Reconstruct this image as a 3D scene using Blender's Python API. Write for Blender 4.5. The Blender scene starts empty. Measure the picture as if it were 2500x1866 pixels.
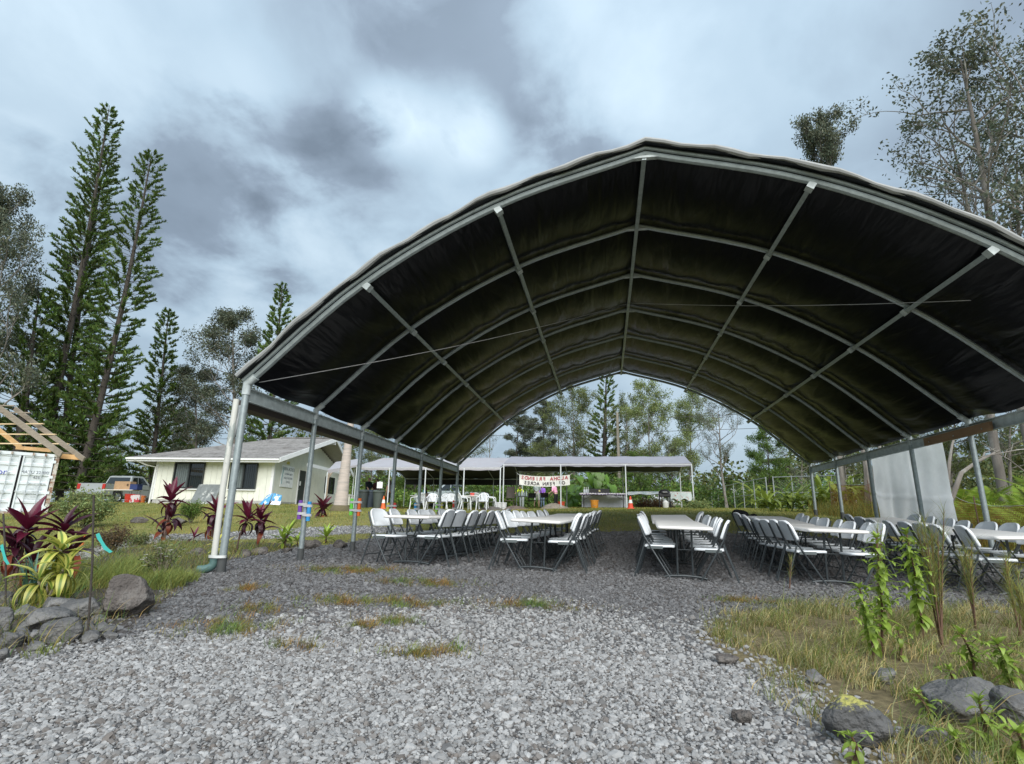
import bpy, bmesh, math, random
import numpy as np
from mathutils import Vector, Matrix
R = math.radians
rnd = random.Random(7)
nr = np.random.RandomState(11)
scene = bpy.context.scene
col = scene.collection

# ------------------------------------------------------------------ camera
CZ = 1.0                       # camera height in world units
F_PX, W_PX, H_PX = 1322.0, 2500.0, 1866.0
YAW, PITCH, ROLL = R(-9.73), R(14.32), R(0.99)
_w = Vector((math.sin(YAW) * math.cos(PITCH), math.cos(YAW) * math.cos(PITCH), math.sin(PITCH)))
_r = Vector((math.cos(YAW), -math.sin(YAW), 0))
_u = _r.cross(_w)
CR = math.cos(ROLL) * _r + math.sin(ROLL) * _u
CU = -math.sin(ROLL) * _r + math.cos(ROLL) * _u
CW = _w
cam_data = bpy.data.cameras.new("camera")
cam = bpy.data.objects.new("camera", cam_data)
col.objects.link(cam)
cam_data.sensor_width = 36
cam_data.lens = F_PX / W_PX * 36
cam_data.clip_start = 0.05
cam_data.clip_end = 3000
cam.matrix_world = Matrix(((CR.x, CU.x, -CW.x, 0), (CR.y, CU.y, -CW.y, 0), (CR.z, CU.z, -CW.z, CZ), (0, 0, 0, 1)))
scene.camera = cam

def ray(px, py):
    return CW + CR * ((px - W_PX / 2) / F_PX) + CU * ((H_PX / 2 - py) / F_PX)
def at(px, py, Y):             # the world point that lies at depth Y under this direction
    d = ray(px, py)
    return Vector((0, 0, CZ)) + d * (Y / d.y)

# ------------------------------------------------------------------ light
SUN_EL, SUN_AZ = R(40), R(162)   # azimuth from +Y towards +X
world = bpy.data.worlds.new("World")
scene.world = world
world.use_nodes = True
def build_world():
    nt = world.node_tree; N = nt.nodes; L = nt.links
    N.clear()
    out = N.new("ShaderNodeOutputWorld"); bg = N.new("ShaderNodeBackground")
    L.new(bg.outputs[0], out.inputs[0])
    sky = N.new("ShaderNodeTexSky"); sky.sky_type = 'NISHITA'; sky.sun_disc = False
    sky.sun_elevation = SUN_EL; sky.sun_rotation = SUN_AZ
    sky.air_density = 1.0; sky.dust_density = 2.0
    tc = N.new("ShaderNodeTexCoord")
    sep = N.new("ShaderNodeSeparateXYZ"); L.new(tc.outputs["Generated"], sep.inputs[0])
    def math_(op, a, b=None, clamp=False):
        m = N.new("ShaderNodeMath"); m.operation = op; m.use_clamp = clamp
        for i, v in enumerate((a, b)):
            if v is None: continue
            if isinstance(v, (int, float)): m.inputs[i].default_value = v
            else: L.new(v, m.inputs[i])
        return m.outputs[0]
    zz = math_('ADD', math_('MAXIMUM', sep.outputs[2], 0.0), 0.33)
    comb = N.new("ShaderNodeCombineXYZ")
    L.new(math_('DIVIDE', sep.outputs[0], zz), comb.inputs[0])
    L.new(math_('DIVIDE', sep.outputs[1], zz), comb.inputs[1])
    def noise(scale, detail, rough, off, dist=0.0):
        mp = N.new("ShaderNodeMapping"); mp.inputs["Location"].default_value = off
        L.new(comb.outputs[0], mp.inputs["Vector"])
        n = N.new("ShaderNodeTexNoise"); n.inputs["Scale"].default_value = scale
        n.inputs["Detail"].default_value = detail; n.inputs["Roughness"].default_value = rough
        n.inputs["Distortion"].default_value = dist
        L.new(mp.outputs[0], n.inputs["Vector"]); return n.outputs["Fac"]
    n1 = noise(1.5, 6, 0.52, (3.1, 1.7, 0), 0.3)
    n2 = noise(4.2, 6, 0.55, (0.4, 7.3, 0), 0.25)
    warp = math_('ADD', math_('MULTIPLY', n1, 0.7), math_('MULTIPLY', n2, 0.3))
    # thin and thick places of this particular cloud deck: direction, size, weight
    spots = SKY_SPOTS
    total = math_('MULTIPLY', math_('SUBTRACT', warp, 0.5), 2.9)
    for (px, py, size, wt) in spots:
        d = ray(px, py).normalized()
        dp = N.new("ShaderNodeVectorMath"); dp.operation = 'DOT_PRODUCT'
        L.new(tc.outputs["Generated"], dp.inputs[0]); dp.inputs[1].default_value = d
        # angle-like falloff warped by the noise so that the edge is ragged
        t = math_('DIVIDE', math_('SUBTRACT', 1.0, dp.outputs["Value"]), 1 - math.cos(R(size)))
        t = math_('ADD', t, math_('ADD', math_('MULTIPLY', math_('SUBTRACT', n1, 0.5), 3.0), math_('MULTIPLY', math_('SUBTRACT', n2, 0.5), 2.6)))
        g = math_('SUBTRACT', 1.0, t, True)
        g = math_('MULTIPLY', math_('MULTIPLY', g, g), wt)
        total = math_('ADD', total, g)
    fac = math_('ADD', math_('MULTIPLY', total, 0.5), 0.48, True)
    # an overcast sky is brighter overhead than at the horizon
    zen = math_('ADD', math_('MULTIPLY', math_('MAXIMUM', sep.outputs[2], 0.0), 0.55), 0.68)
    ramp = N.new("ShaderNodeValToRGB"); L.new(fac, ramp.inputs[0])
    e = ramp.color_ramp.elements
    e[0].position = 0.0; e[0].color = (0.115, 0.147, 0.186, 1)
    e[1].position = 1.0; e[1].color = (0.66, 0.72, 0.75, 1)
    for p_, c_ in ((0.28, (0.180, 0.228, 0.285, 1)), (0.50, (0.282, 0.366, 0.440, 1)), (0.74, (0.405, 0.497, 0.568, 1))):
        k = e.new(p_); k.color = c_
    # cloud radiance is expressed for a background strength of 0.1
    vm = N.new("ShaderNodeVectorMath"); vm.operation = 'SCALE'; vm.inputs["Scale"].default_value = 6.7
    zs = N.new("ShaderNodeVectorMath"); zs.operation = 'SCALE'; L.new(ramp.outputs[0], zs.inputs[0]); L.new(zen, zs.inputs["Scale"])
    L.new(zs.outputs[0], vm.inputs[0])
    mix = N.new("ShaderNodeMixRGB"); mix.inputs[0].default_value = 0.96
    L.new(sky.outputs[0], mix.inputs[1]); L.new(vm.outputs[0], mix.inputs[2])
    L.new(mix.outputs[0], bg.inputs[0]); bg.inputs[1].default_value = 0.1
SKY_SPOTS = [(1110, 305, 6, 0.60), (965, 285, 5, 0.5), (1190, 340, 4, 0.35), (1090, 310, 13, 0.14), (1985, 110, 10, 0.16), (430, 240, 12, 0.10), (60, 410, 9, 0.35), (590, 250, 6, 0.3), (1340, 60, 8, 0.2),
             (520, 500, 13, -0.60), (1180, 150, 13, -0.55), (1400, 330, 8, -0.45), (760, 440, 9, -0.35), (880, 700, 16, -0.2), (1650, 1000, 14, 0.3)]
build_world()
sun_data = bpy.data.lights.new("sun", 'SUN')
sun_data.energy = 1.5; sun_data.angle = R(62); sun_data.color = (1.0, 0.97, 0.93)
sun = bpy.data.objects.new("sun", sun_data); col.objects.link(sun)
_sd = Vector((math.sin(SUN_AZ) * math.cos(SUN_EL), math.cos(SUN_AZ) * math.cos(SUN_EL), math.sin(SUN_EL)))
sun.rotation_euler = _sd.to_track_quat('Z', 'Y').to_euler()
sun.location = _sd * 60
vs = scene.view_settings
scene.display_settings.display_device = 'sRGB'
vs.view_transform = 'Standard'; vs.look = 'None'; vs.gamma = 1.0; vs.use_curve_mapping = False
vs.exposure = 1.5
scene.cycles.max_bounces = 8
scene.cycles.diffuse_bounces = 4
scene.cycles.transparent_max_bounces = 24

# ------------------------------------------------------------------ materials
MATS = {}
def mat(name, base, rough=0.6, metal=0.0, var=0.12, scale=6.0, bump=0.0, bscale=40.0, second=None, sec_scale=3.0, sec_lo=0.5, sec_hi=0.6,
        spec=0.5, trans=0.0, tint=False, stretch=(1, 1, 1), alpha=None, objrand=0.0, coat=0.0):
    if name in MATS: return MATS[name]
    m = bpy.data.materials.new(name); m.use_nodes = True
    nt = m.node_tree; N = nt.nodes; L = nt.links
    b = N["Principled BSDF"]; out = N["Material Output"]
    b.inputs["Roughness"].default_value = rough; b.inputs["Metallic"].default_value = metal
    b.inputs["Specular IOR Level"].default_value = spec
    if coat: b.inputs["Coat Weight"].default_value = coat; b.inputs["Coat Roughness"].default_value = 0.08
    tc = N.new("ShaderNodeTexCoord"); mp = N.new("ShaderNodeMapping"); mp.inputs["Scale"].default_value = stretch
    L.new(tc.outputs["Object"], mp.inputs[0])
    n = N.new("ShaderNodeTexNoise"); n.inputs["Scale"].default_value = scale; n.inputs["Detail"].default_value = 5
    n.inputs["Roughness"].default_value = 0.6
    L.new(mp.outputs[0], n.inputs["Vector"])
    cr = N.new("ShaderNodeValToRGB"); L.new(n.outputs["Fac"], cr.inputs[0])
    lo = [max(0, c * (1 - var)) for c in base]; hi = [min(1, c * (1 + var)) for c in base]
    cr.color_ramp.elements[0].position = 0.3; cr.color_ramp.elements[0].color = (*lo, 1)
    cr.color_ramp.elements[1].position = 0.7; cr.color_ramp.elements[1].color = (*hi, 1)
    colour = cr.outputs[0]
    if second is not None:
        n2 = N.new("ShaderNodeTexNoise"); n2.inputs["Scale"].default_value = sec_scale; n2.inputs["Detail"].default_value = 6
        n2.inputs["Roughness"].default_value = 0.65
        L.new(mp.outputs[0], n2.inputs["Vector"])
        mr = N.new("ShaderNodeMapRange"); mr.inputs[1].default_value = sec_lo; mr.inputs[2].default_value = sec_hi
        L.new(n2.outputs["Fac"], mr.inputs[0])
        mx = N.new("ShaderNodeMixRGB"); L.new(mr.outputs[0], mx.inputs[0]); L.new(colour, mx.inputs[1]); mx.inputs[2].default_value = (*second, 1)
        colour = mx.outputs[0]
    if tint:   # per-leaf variation stored on the mesh
        a = N.new("ShaderNodeAttribute"); a.attribute_name = "tint"
        mx = N.new("ShaderNodeMixRGB"); mx.blend_type = 'MULTIPLY'; mx.inputs[0].default_value = 1.0
        L.new(colour, mx.inputs[1]); L.new(a.outputs["Color"], mx.inputs[2]); colour = mx.outputs[0]
    if objrand:
        oi = N.new("ShaderNodeObjectInfo"); mr = N.new("ShaderNodeMapRange")
        mr.inputs[3].default_value = 1 - objrand; mr.inputs[4].default_value = 1 + objrand
        L.new(oi.outputs["Random"], mr.inputs[0])
        vm = N.new("ShaderNodeVectorMath"); vm.operation = 'SCALE'
        L.new(colour, vm.inputs[0]); L.new(mr.outputs[0], vm.inputs["Scale"]); colour = vm.outputs[0]
    L.new(colour, b.inputs["Base Color"])
    if bump:
        nb = N.new("ShaderNodeTexNoise"); nb.inputs["Scale"].default_value = bscale; nb.inputs["Detail"].default_value = 6
        L.new(mp.outputs[0], nb.inputs["Vector"])
        bp = N.new("ShaderNodeBump"); bp.inputs["Strength"].default_value = bump; bp.inputs["Distance"].default_value = 0.02
        L.new(nb.outputs["Fac"], bp.inputs["Height"]); L.new(bp.outputs[0], b.inputs["Normal"])
    if trans:
        t = N.new("ShaderNodeBsdfTranslucent"); L.new(colour, t.inputs[0])
        ms = N.new("ShaderNodeMixShader"); ms.inputs[0].default_value = trans
        L.new(b.outputs[0], ms.inputs[1]); L.new(t.outputs[0], ms.inputs[2]); L.new(ms.outputs[0], out.inputs[0])
    if alpha is not None: b.inputs["Alpha"].default_value = alpha
    MATS[name] = m
    return m

# ------------------------------------------------------------------ mesh helpers
def link(name, me, parent=None, loc=None):
    o = bpy.data.objects.new(name, me); col.objects.link(o)
    if parent is not None: o.parent = parent
    if loc is not None: o.location = loc
    return o
def tag(o, label=None, cat=None, group=None, kind=None):
    if label: o["label"] = label
    if cat: o["category"] = cat
    if group: o["group"] = group
    if kind: o["kind"] = kind
    return o
def empty(name, loc=(0, 0, 0), rz=0.0, label=None, cat=None, group=None):
    o = bpy.data.objects.new(name, None); col.objects.link(o)
    o.empty_display_size = 0.2
    o.location = loc; o.rotation_euler = (0, 0, rz)
    return tag(o, label, cat, group)
def copy_tree(o, parent=None):
    c = o.copy(); col.objects.link(c)
    if parent is not None: c.parent = parent
    for ch in o.children: copy_tree(ch, c)
    return c
class MB:
    def __init__(s): s.v = []; s.f = []
    def add(s, vs, fs):
        k = len(s.v); s.v += [tuple(p) for p in vs]; s.f += [tuple(i + k for i in f) for f in fs]; return s
    def box(s, c, d, rot=None, bev=0.0):
        hx, hy, hz = d[0] / 2, d[1] / 2, d[2] / 2
        M = rot if rot is not None else Matrix.Identity(3)
        c = Vector(c)
        if bev <= 0:
            vs = [c + M @ Vector((x * hx, y * hy, z * hz)) for z in (-1, 1) for y in (-1, 1) for x in (-1, 1)]
            return s.add(vs, [(0, 2, 3, 1), (4, 5, 7, 6), (0, 1, 5, 4), (2, 6, 7, 3), (0, 4, 6, 2), (1, 3, 7, 5)])
        bm = bmesh.new(); bmesh.ops.create_cube(bm, size=1)
        for v in bm.verts: v.co = Vector((v.co.x * d[0], v.co.y * d[1], v.co.z * d[2]))
        bmesh.ops.bevel(bm, geom=bm.edges[:], offset=bev, segments=2, profile=0.6, affect='EDGES', clamp_overlap=True)
        bm.verts.index_update()
        s.add([c + M @ v.co for v in bm.verts], [tuple(v.index for v in f.verts) for f in bm.faces]); bm.free(); return s
    def bar(s, a, b, w, h, up=(0, 0, 1)):
        a, b = Vector(a), Vector(b); d = (b - a); n = d.normalized()
        up = Vector(up)
        if abs(n.dot(up)) > 0.99: up = Vector((0, 1, 0))
        x = n.cross(up).normalized(); z = x.cross(n)
        M = Matrix((x, n, z)).transposed()
        return s.box((a + b) / 2, (w, d.length, h), M)
    def tube(s, pts, rad, seg=8, cap=True, flat=1.0):
        pts = [Vector(p) for p in pts]; n = len(pts)
        rs = [rad] * n if isinstance(rad, (int, float)) else list(rad)
        tn = [(pts[min(i + 1, n - 1)] - pts[max(i - 1, 0)]).normalized() for i in range(n)]
        ref = Vector((0, 0, 1)) if abs(tn[0].z) < 0.9 else Vector((1, 0, 0))
        x = tn[0].cross(ref).normalized(); vs = []; fs = []
        for i in range(n):
            x = (x - tn[i] * x.dot(tn[i]))
            if x.length < 1e-6: x = tn[i].orthogonal()
            x.normalize(); y = tn[i].cross(x)
            for j in range(seg):
                a = 2 * math.pi * j / seg
                vs.append(pts[i] + x * (math.cos(a) * rs[i]) + y * (math.sin(a) * rs[i] * flat))
        for i in range(n - 1):
            for j in range(seg):
                k = (j + 1) % seg
                fs.append((i * seg + j, i * seg + k, (i + 1) * seg + k, (i + 1) * seg + j))
        if cap:
            fs.append(tuple(range(seg - 1, -1, -1))); fs.append(tuple((n - 1) * seg + j for j in range(seg)))
        return s.add(vs, fs)
    def lathe(s, prof, c=(0, 0, 0), seg=20, M=None, cap=True):
        c = Vector(c); M = M if M is not None else Matrix.Identity(3); vs = []; fs = []
        for (r_, z_) in prof:
            for j in range(seg):
                a = 2 * math.pi * j / seg
                vs.append(c + M @ Vector((r_ * math.cos(a), r_ * math.sin(a), z_)))
        for i in range(len(prof) - 1):
            for j in range(seg):
                k = (j + 1) % seg
                fs.append((i * seg + j, i * seg + k, (i + 1) * seg + k, (i + 1) * seg + j))
        if cap:
            fs.append(tuple(range(seg - 1, -1, -1))); fs.append(tuple((len(prof) - 1) * seg + j for j in range(seg)))
        return s.add(vs, fs)
    def prism(s, outline, a, b):
        # outline: list of 3D points (planar); extruded by vector from a to b
        off0, off1 = Vector(a), Vector(b); n = len(outline)
        vs = [Vector(p) + off0 for p in outline] + [Vector(p) + off1 for p in outline]
        fs = [tuple(range(n - 1, -1, -1)), tuple(range(n, 2 * n))]
        fs += [(i, (i + 1) % n, n + (i + 1) % n, n + i) for i in range(n)]
        return s.add(vs, fs)
    def grid(s, fn, nu, nv, thick=None):
        vs = [fn(i / nu, j / nv) for j in range(nv + 1) for i in range(nu + 1)]
        fs = [(j * (nu + 1) + i, j * (nu + 1) + i + 1, (j + 1) * (nu + 1) + i + 1, (j + 1) * (nu + 1) + i) for j in range(nv) for i in range(nu)]
        return s.add(vs, fs)
    def mesh(s, name, m, smooth=False, org=None, recalc=True, bev=0.0):
        me = bpy.data.meshes.new(name)
        o = Vector(org) if org is not None else Vector((0, 0, 0))
        me.from_pydata([tuple(Vector(p) - o) for p in s.v], [], s.f)
        if recalc or bev:
            bm = bmesh.new(); bm.from_mesh(me)
            if recalc: bmesh.ops.recalc_face_normals(bm, faces=bm.faces[:])
            bm.to_mesh(me); bm.free()
        if m is not None: me.materials.append(m)
        if smooth:
            me.polygons.foreach_set("use_smooth", [True] * len(me.polygons))
            if smooth != 'all':
                try: me.set_sharp_from_angle(angle=R(40))
                except Exception: pass
        me.update(); return me
    def build(s, name, m, parent=None, smooth=False, world_pts=False, bev=0.0):
        org = None
        if world_pts and parent is not None:
            p = parent; org = Vector((0, 0, 0))
            while p is not None: org += p.location; p = p.parent
        return link(name, s.mesh(name, m, smooth, org), parent)
def np_mesh(name, verts, faces, m, tint=None, smooth=False):
    """verts (N,3), faces (M,k) arrays; tint (N,3) colour per vertex"""
    me = bpy.data.meshes.new(name)
    verts = np.asarray(verts, np.float32); faces = np.asarray(faces, np.int32)
    k = faces.shape[1]; M_ = len(faces)
    me.vertices.add(len(verts)); me.vertices.foreach_set("co", verts.ravel())
    me.loops.add(M_ * k); me.loops.foreach_set("vertex_index", faces.ravel())
    me.polygons.add(M_); me.polygons.foreach_set("loop_start", np.arange(0, M_ * k, k, dtype=np.int32))
    try: me.polygons.foreach_set("loop_total", np.full(M_, k, np.int32))
    except Exception: pass
    if smooth: me.polygons.foreach_set("use_smooth", np.ones(M_, bool))
    if tint is not None:
        a = me.attributes.new("tint", 'FLOAT_COLOR', 'POINT')
        c = np.ones((len(verts), 4), np.float32); c[:, :3] = tint
        a.data.foreach_set("color", c.ravel())
    me.materials.append(m); me.update(); me.validate(); return me
def arc(pts, n=6):
    """Catmull-Rom through points"""
    P = [Vector(p) for p in pts]; P = [P[0] * 2 - P[1]] + P + [P[-1] * 2 - P[-2]]; out = []
    for i in range(1, len(P) - 2):
        for j in range(n):
            t = j / n; a, b, c, d = P[i - 1], P[i], P[i + 1], P[i + 2]
            out.append(0.5 * ((2 * b) + (c - a) * t + (2 * a - 5 * b + 4 * c - d) * t * t + (3 * b - a - 3 * c + d) * t ** 3))
    out.append(P[-2]); return out
ORD = ["first", "second", "third", "fourth", "fifth", "sixth", "seventh", "eighth", "ninth", "tenth"]

# ------------------------------------------------------------------ terrain height
_ctl = np.array([
 (-0.4, 2.3, -.95), (-4, 3, -.93), (3, 3, -.95), (0, 0, -1.0), (-5, 0, -1.0), (6, 0, -1), (0, -10, -1.05), (-20, -10, -1.05), (20, -10, -1.0),
 (-0.5, 5.5, -.86), (3, 5.5, -.88), (-4, 5.5, -.84), (6, 5, -.9),
 (-5.17, 7, -.76), (-5.17, 9, -.72), (-5.17, 11, -.68), (-5.17, 13, -.6), (-2.94, 8.56, -.70), (-1, 8.3, -.73), (1.15, 8.5, -.78), (3.1, 8.5, -.80), (6, 8, -.82),
 (-3, 13, -.58), (1, 13, -.57), (4, 13, -.55), (6.56, 13, -.5), (6.56, 17, .18), (6.56, 19, .28), (0, 18, .12), (-5.17, 19, .08), (-5, 24, .32),
 (-24.2, 26.3, .56), (-17.6, 26.9, .6), (-12.4, 28.6, .47), (-30.7, 32.7, .66), (5.2, 35, .85), (-2.5, 34, .8), (-5, 43, .85),
 (-22, 19, -.12), (-9, 8, -.76), (-12, 12, -.56), (-9, 14, -.42), (-14, 20, .12), (-10, 5, -.85), (-20, 8, -.75), (-30, 18, 0),
 (15, 20, .3), (13, 10, -.35), (11, 4, -.8), (22, 12, -.2), (18, 32, .75), (-45, 30, .6), (-45, 5, -.6), (40, 5, -.4), (35, 30, .6),
 (-20, 50, .95), (10, 50, 1.0), (40, 50, 1.0), (-50, 50, 1.0), (0, 70, 1.1), (-40, 75, 1.1), (40, 75, 1.1)])
def _phi(r): return np.where(r > 1e-9, r * r * np.log(np.maximum(r, 1e-9)), 0)
_n = len(_ctl)
_K = _phi(np.linalg.norm(_ctl[:, None, :2] - _ctl[None, :, :2], axis=2)) + np.eye(_n) * 0.5
_Pm = np.hstack([np.ones((_n, 1)), _ctl[:, :2]])
_A = np.block([[_K, _Pm], [_Pm.T, np.zeros((3, 3))]])
_sol = np.linalg.solve(_A, np.concatenate([_ctl[:, 2], np.zeros(3)]))
def gz_np(X, Y):
    X = np.asarray(X, float); Y = np.asarray(Y, float)
    Xc = np.clip(X, -60, 60); Yc = np.clip(Y, -12, 80)
    out = np.zeros(Xc.shape)
    for i in range(_n):
        out += _sol[i] * _phi(np.hypot(Xc - _ctl[i, 0], Yc - _ctl[i, 1]))
    out += _sol[_n] + _sol[_n + 1] * Xc + _sol[_n + 2] * Yc
    return out + CZ + 0.012 * np.sin(X * 2.3 + 0.5 * Y) * np.cos(Y * 1.9 - .4 * X)
def gz(x, y): return float(gz_np(np.array([x]), np.array([y]))[0])
def G(px, py, smax=120):
    """first ground point under this direction"""
    d = ray(px, py); d = d / d.y
    ts = np.concatenate([np.arange(1.2, 20, 0.05), np.arange(20, smax, 0.25)])
    h = CZ + d.z * ts - gz_np(d.x * ts, ts)
    i = np.argmax(h < 0)
    if h[i] >= 0: i = len(ts) - 1
    t = ts[i]
    if i > 0: t = ts[i - 1] + (ts[i] - ts[i - 1]) * h[i - 1] / (h[i - 1] - h[i])
    x, y = d.x * t, t
    return Vector((x, y, gz(x, y)))
def gpt(px, Y, py=1300):
    p = at(px, py, Y); return Vector((p.x, Y, gz(p.x, Y)))
def inpoly(X, Y, poly):
    inside = np.zeros(np.shape(X), bool); n = len(poly)
    for i in range(n):
        x1, y1 = poly[i][:2]; x2, y2 = poly[(i + 1) % n][:2]
        c = ((y1 > Y) != (y2 > Y)) & (X < (x2 - x1) * (Y - y1) / (y2 - y1 + 1e-12) + x1)
        inside ^= c
    return inside
# ------------------------------------------------------------------ ground
# gravel pad (world outline), beds to the left and right of it
GRAVEL = [(-9.0, 0.4), (-6.0, 2.2)] + [(G(*p).x, G(*p).y) for p in ((-60, 1622), (60, 1602), (200, 1574), (330, 1532), (400, 1470), (470, 1425), (560, 1368), (700, 1340), (840, 1325))] + \
         [(-6.1, 13.0), (-5.9, 14.4), (-2.0, 15.2), (1.5, 15.6), (5, 14.8), (7.0, 13.0), (7.4, 9.5), (7.2, 7.6)] + \
         [(G(*p).x, G(*p).y) for p in ((2470, 1480), (2300, 1490), (2050, 1475), (1790, 1490), (1690, 1535), (1760, 1600), (1960, 1690), (2010, 1780), (2030, 1900))] + [(2.2, 1.2), (4, -2), (-6, -2)]
PATH = [(G(*p).x, G(*p).y) for p in ((180, 1380), (300, 1340), (420, 1322), (640, 1318), (860, 1304), (1000, 1300), (1010, 1288), (860, 1283), (700, 1292), (520, 1303), (380, 1305), (250, 1330), (150, 1360))]
def soft_mask(X, Y, poly, n=9, r=0.25):
    m = np.zeros(X.shape)
    for k in range(n):
        a = 2.4 * k; q = r * math.sqrt(k / n)
        m += inpoly(X + q * math.cos(a), Y + q * math.sin(a), poly)
    return m / n
def build_ground():
    xs = np.concatenate([[-900, -300, -120], np.arange(-70, -16, 1.2), np.arange(-16, 12, 0.14), np.arange(12, 60, 1.2), [61, 120, 300, 900]])
    ys = np.concatenate([[-900, -200, -40], np.arange(-12, 0, 1.0), np.arange(0, 16, 0.14), np.arange(16, 80, 0.8), [82, 120, 300, 1500]])
    X, Y = np.meshgrid(xs, ys); Z = gz_np(X, Y)
    V = np.stack([X, Y, Z], -1).reshape(-1, 3)
    nx, ny = len(xs), len(ys)
    idx = np.arange(nx * ny).reshape(ny, nx)
    Fc = np.stack([idx[:-1, :-1], idx[:-1, 1:], idx[1:, 1:], idx[1:, :-1]], -1).reshape(-1, 4)
    gm = np.maximum(soft_mask(X, Y, GRAVEL), soft_mask(X, Y, PATH, r=.5) * .8)
    # bed of dark soil to the left, dry ground to the right
    soil = ((X < -2.6) & (X > -9.5) & (Y > 1) & (Y < 12.0)).astype(float)
    dry = ((X > .2) & (Y < 9.5)).astype(float)
    tint = np.stack([gm, soil, dry], -1).reshape(-1, 3)
    m = bpy.data.materials.new("ground"); m.use_nodes = True
    nt = m.node_tree; N = nt.nodes; L = nt.links; b = N["Principled BSDF"]; b.inputs["Roughness"].default_value = 0.95
    b.inputs["Specular IOR Level"].default_value = 0.15
    tc = N.new("ShaderNodeTexCoord")
    def noise(s, d=6, r=.6):
        n = N.new("ShaderNodeTexNoise"); n.inputs["Scale"].default_value = s; n.inputs["Detail"].default_value = d; n.inputs["Roughness"].default_value = r
        L.new(tc.outputs["Object"], n.inputs["Vector"]); return n.outputs["Fac"]
    def ramp(f, stops):
        c = N.new("ShaderNodeValToRGB"); L.new(f, c.inputs[0]); e = c.color_ramp.elements
        e[0].position, e[0].color = stops[0][0], (*stops[0][1], 1); e[1].position, e[1].color = stops[-1][0], (*stops[-1][1], 1)
        for p_, c_ in stops[1:-1]: k = e.new(p_); k.color = (*c_, 1)
        return c.outputs[0]
    def mixc(f, a, c):
        x = N.new("ShaderNodeMixRGB"); L.new(f, x.inputs[0]); L.new(a, x.inputs[1]); L.new(c, x.inputs[2]); return x.outputs[0]
    at_ = N.new("ShaderNodeAttribute"); at_.attribute_name = "tint"
    sp = N.new("ShaderNodeSeparateColor"); L.new(at_.outputs["Color"], sp.inputs[0])
    lawn = mixc(noise(9, 8, .7), ramp(noise(.5, 5), [(.3, (.16, .175, .045)), (.5, (.24, .23, .065)), (.7, (.33, .28, .12))]),
                ramp(noise(45, 3), [(.3, (.07, .095, .02)), (.7, (.23, .20, .08))]))
    vor = N.new("ShaderNodeTexVoronoi"); vor.inputs["Scale"].default_value = 24; L.new(tc.outputs["Object"], vor.inputs["Vector"])
    grav = mixc(noise(3, 5), ramp(vor.outputs["Color"], [(.2, (.09, .09, .092)), (.8, (.22, .22, .222))]), ramp(noise(60, 3), [(.3, (.08, .08, .082)), (.7, (.2, .2, .202))]))
    soil_c = ramp(noise(14, 6), [(.3, (.045, .04, .036)), (.7, (.12, .105, .09))])
    dry_c = ramp(noise(20, 6), [(.3, (.09, .075, .045)), (.7, (.26, .215, .12))])
    brk = N.new("ShaderNodeMath"); brk.operation = 'ADD'
    nn = N.new("ShaderNodeMath"); nn.operation = 'MULTIPLY_ADD'; L.new(noise(5, 6), nn.inputs[0]); nn.inputs[1].default_value = 1.0; nn.inputs[2].default_value = -.5
    L.new(sp.outputs[0], brk.inputs[0]); L.new(nn.outputs[0], brk.inputs[1])
    gmask = N.new("ShaderNodeMapRange"); gmask.inputs[1].default_value = .42; gmask.inputs[2].default_value = .58; L.new(brk.outputs[0], gmask.inputs[0])
    c = mixc(sp.outputs[1], lawn, soil_c); c = mixc(sp.outputs[2], c, dry_c); c = mixc(gmask.outputs[0], c, grav)
    L.new(c, b.inputs["Base Color"])
    bp = N.new("ShaderNodeBump"); bp.inputs["Strength"].default_value = .7; bp.inputs["Distance"].default_value = .03
    L.new(noise(35, 6, .7), bp.inputs["Height"]); L.new(bp.outputs[0], b.inputs["Normal"])
    me = np_mesh("ground", V, Fc, m, tint, smooth=True)
    o = link("ground", me); tag(o, kind="structure", label="sloping ground of grey gravel and patchy lawn")
build_ground()

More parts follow.
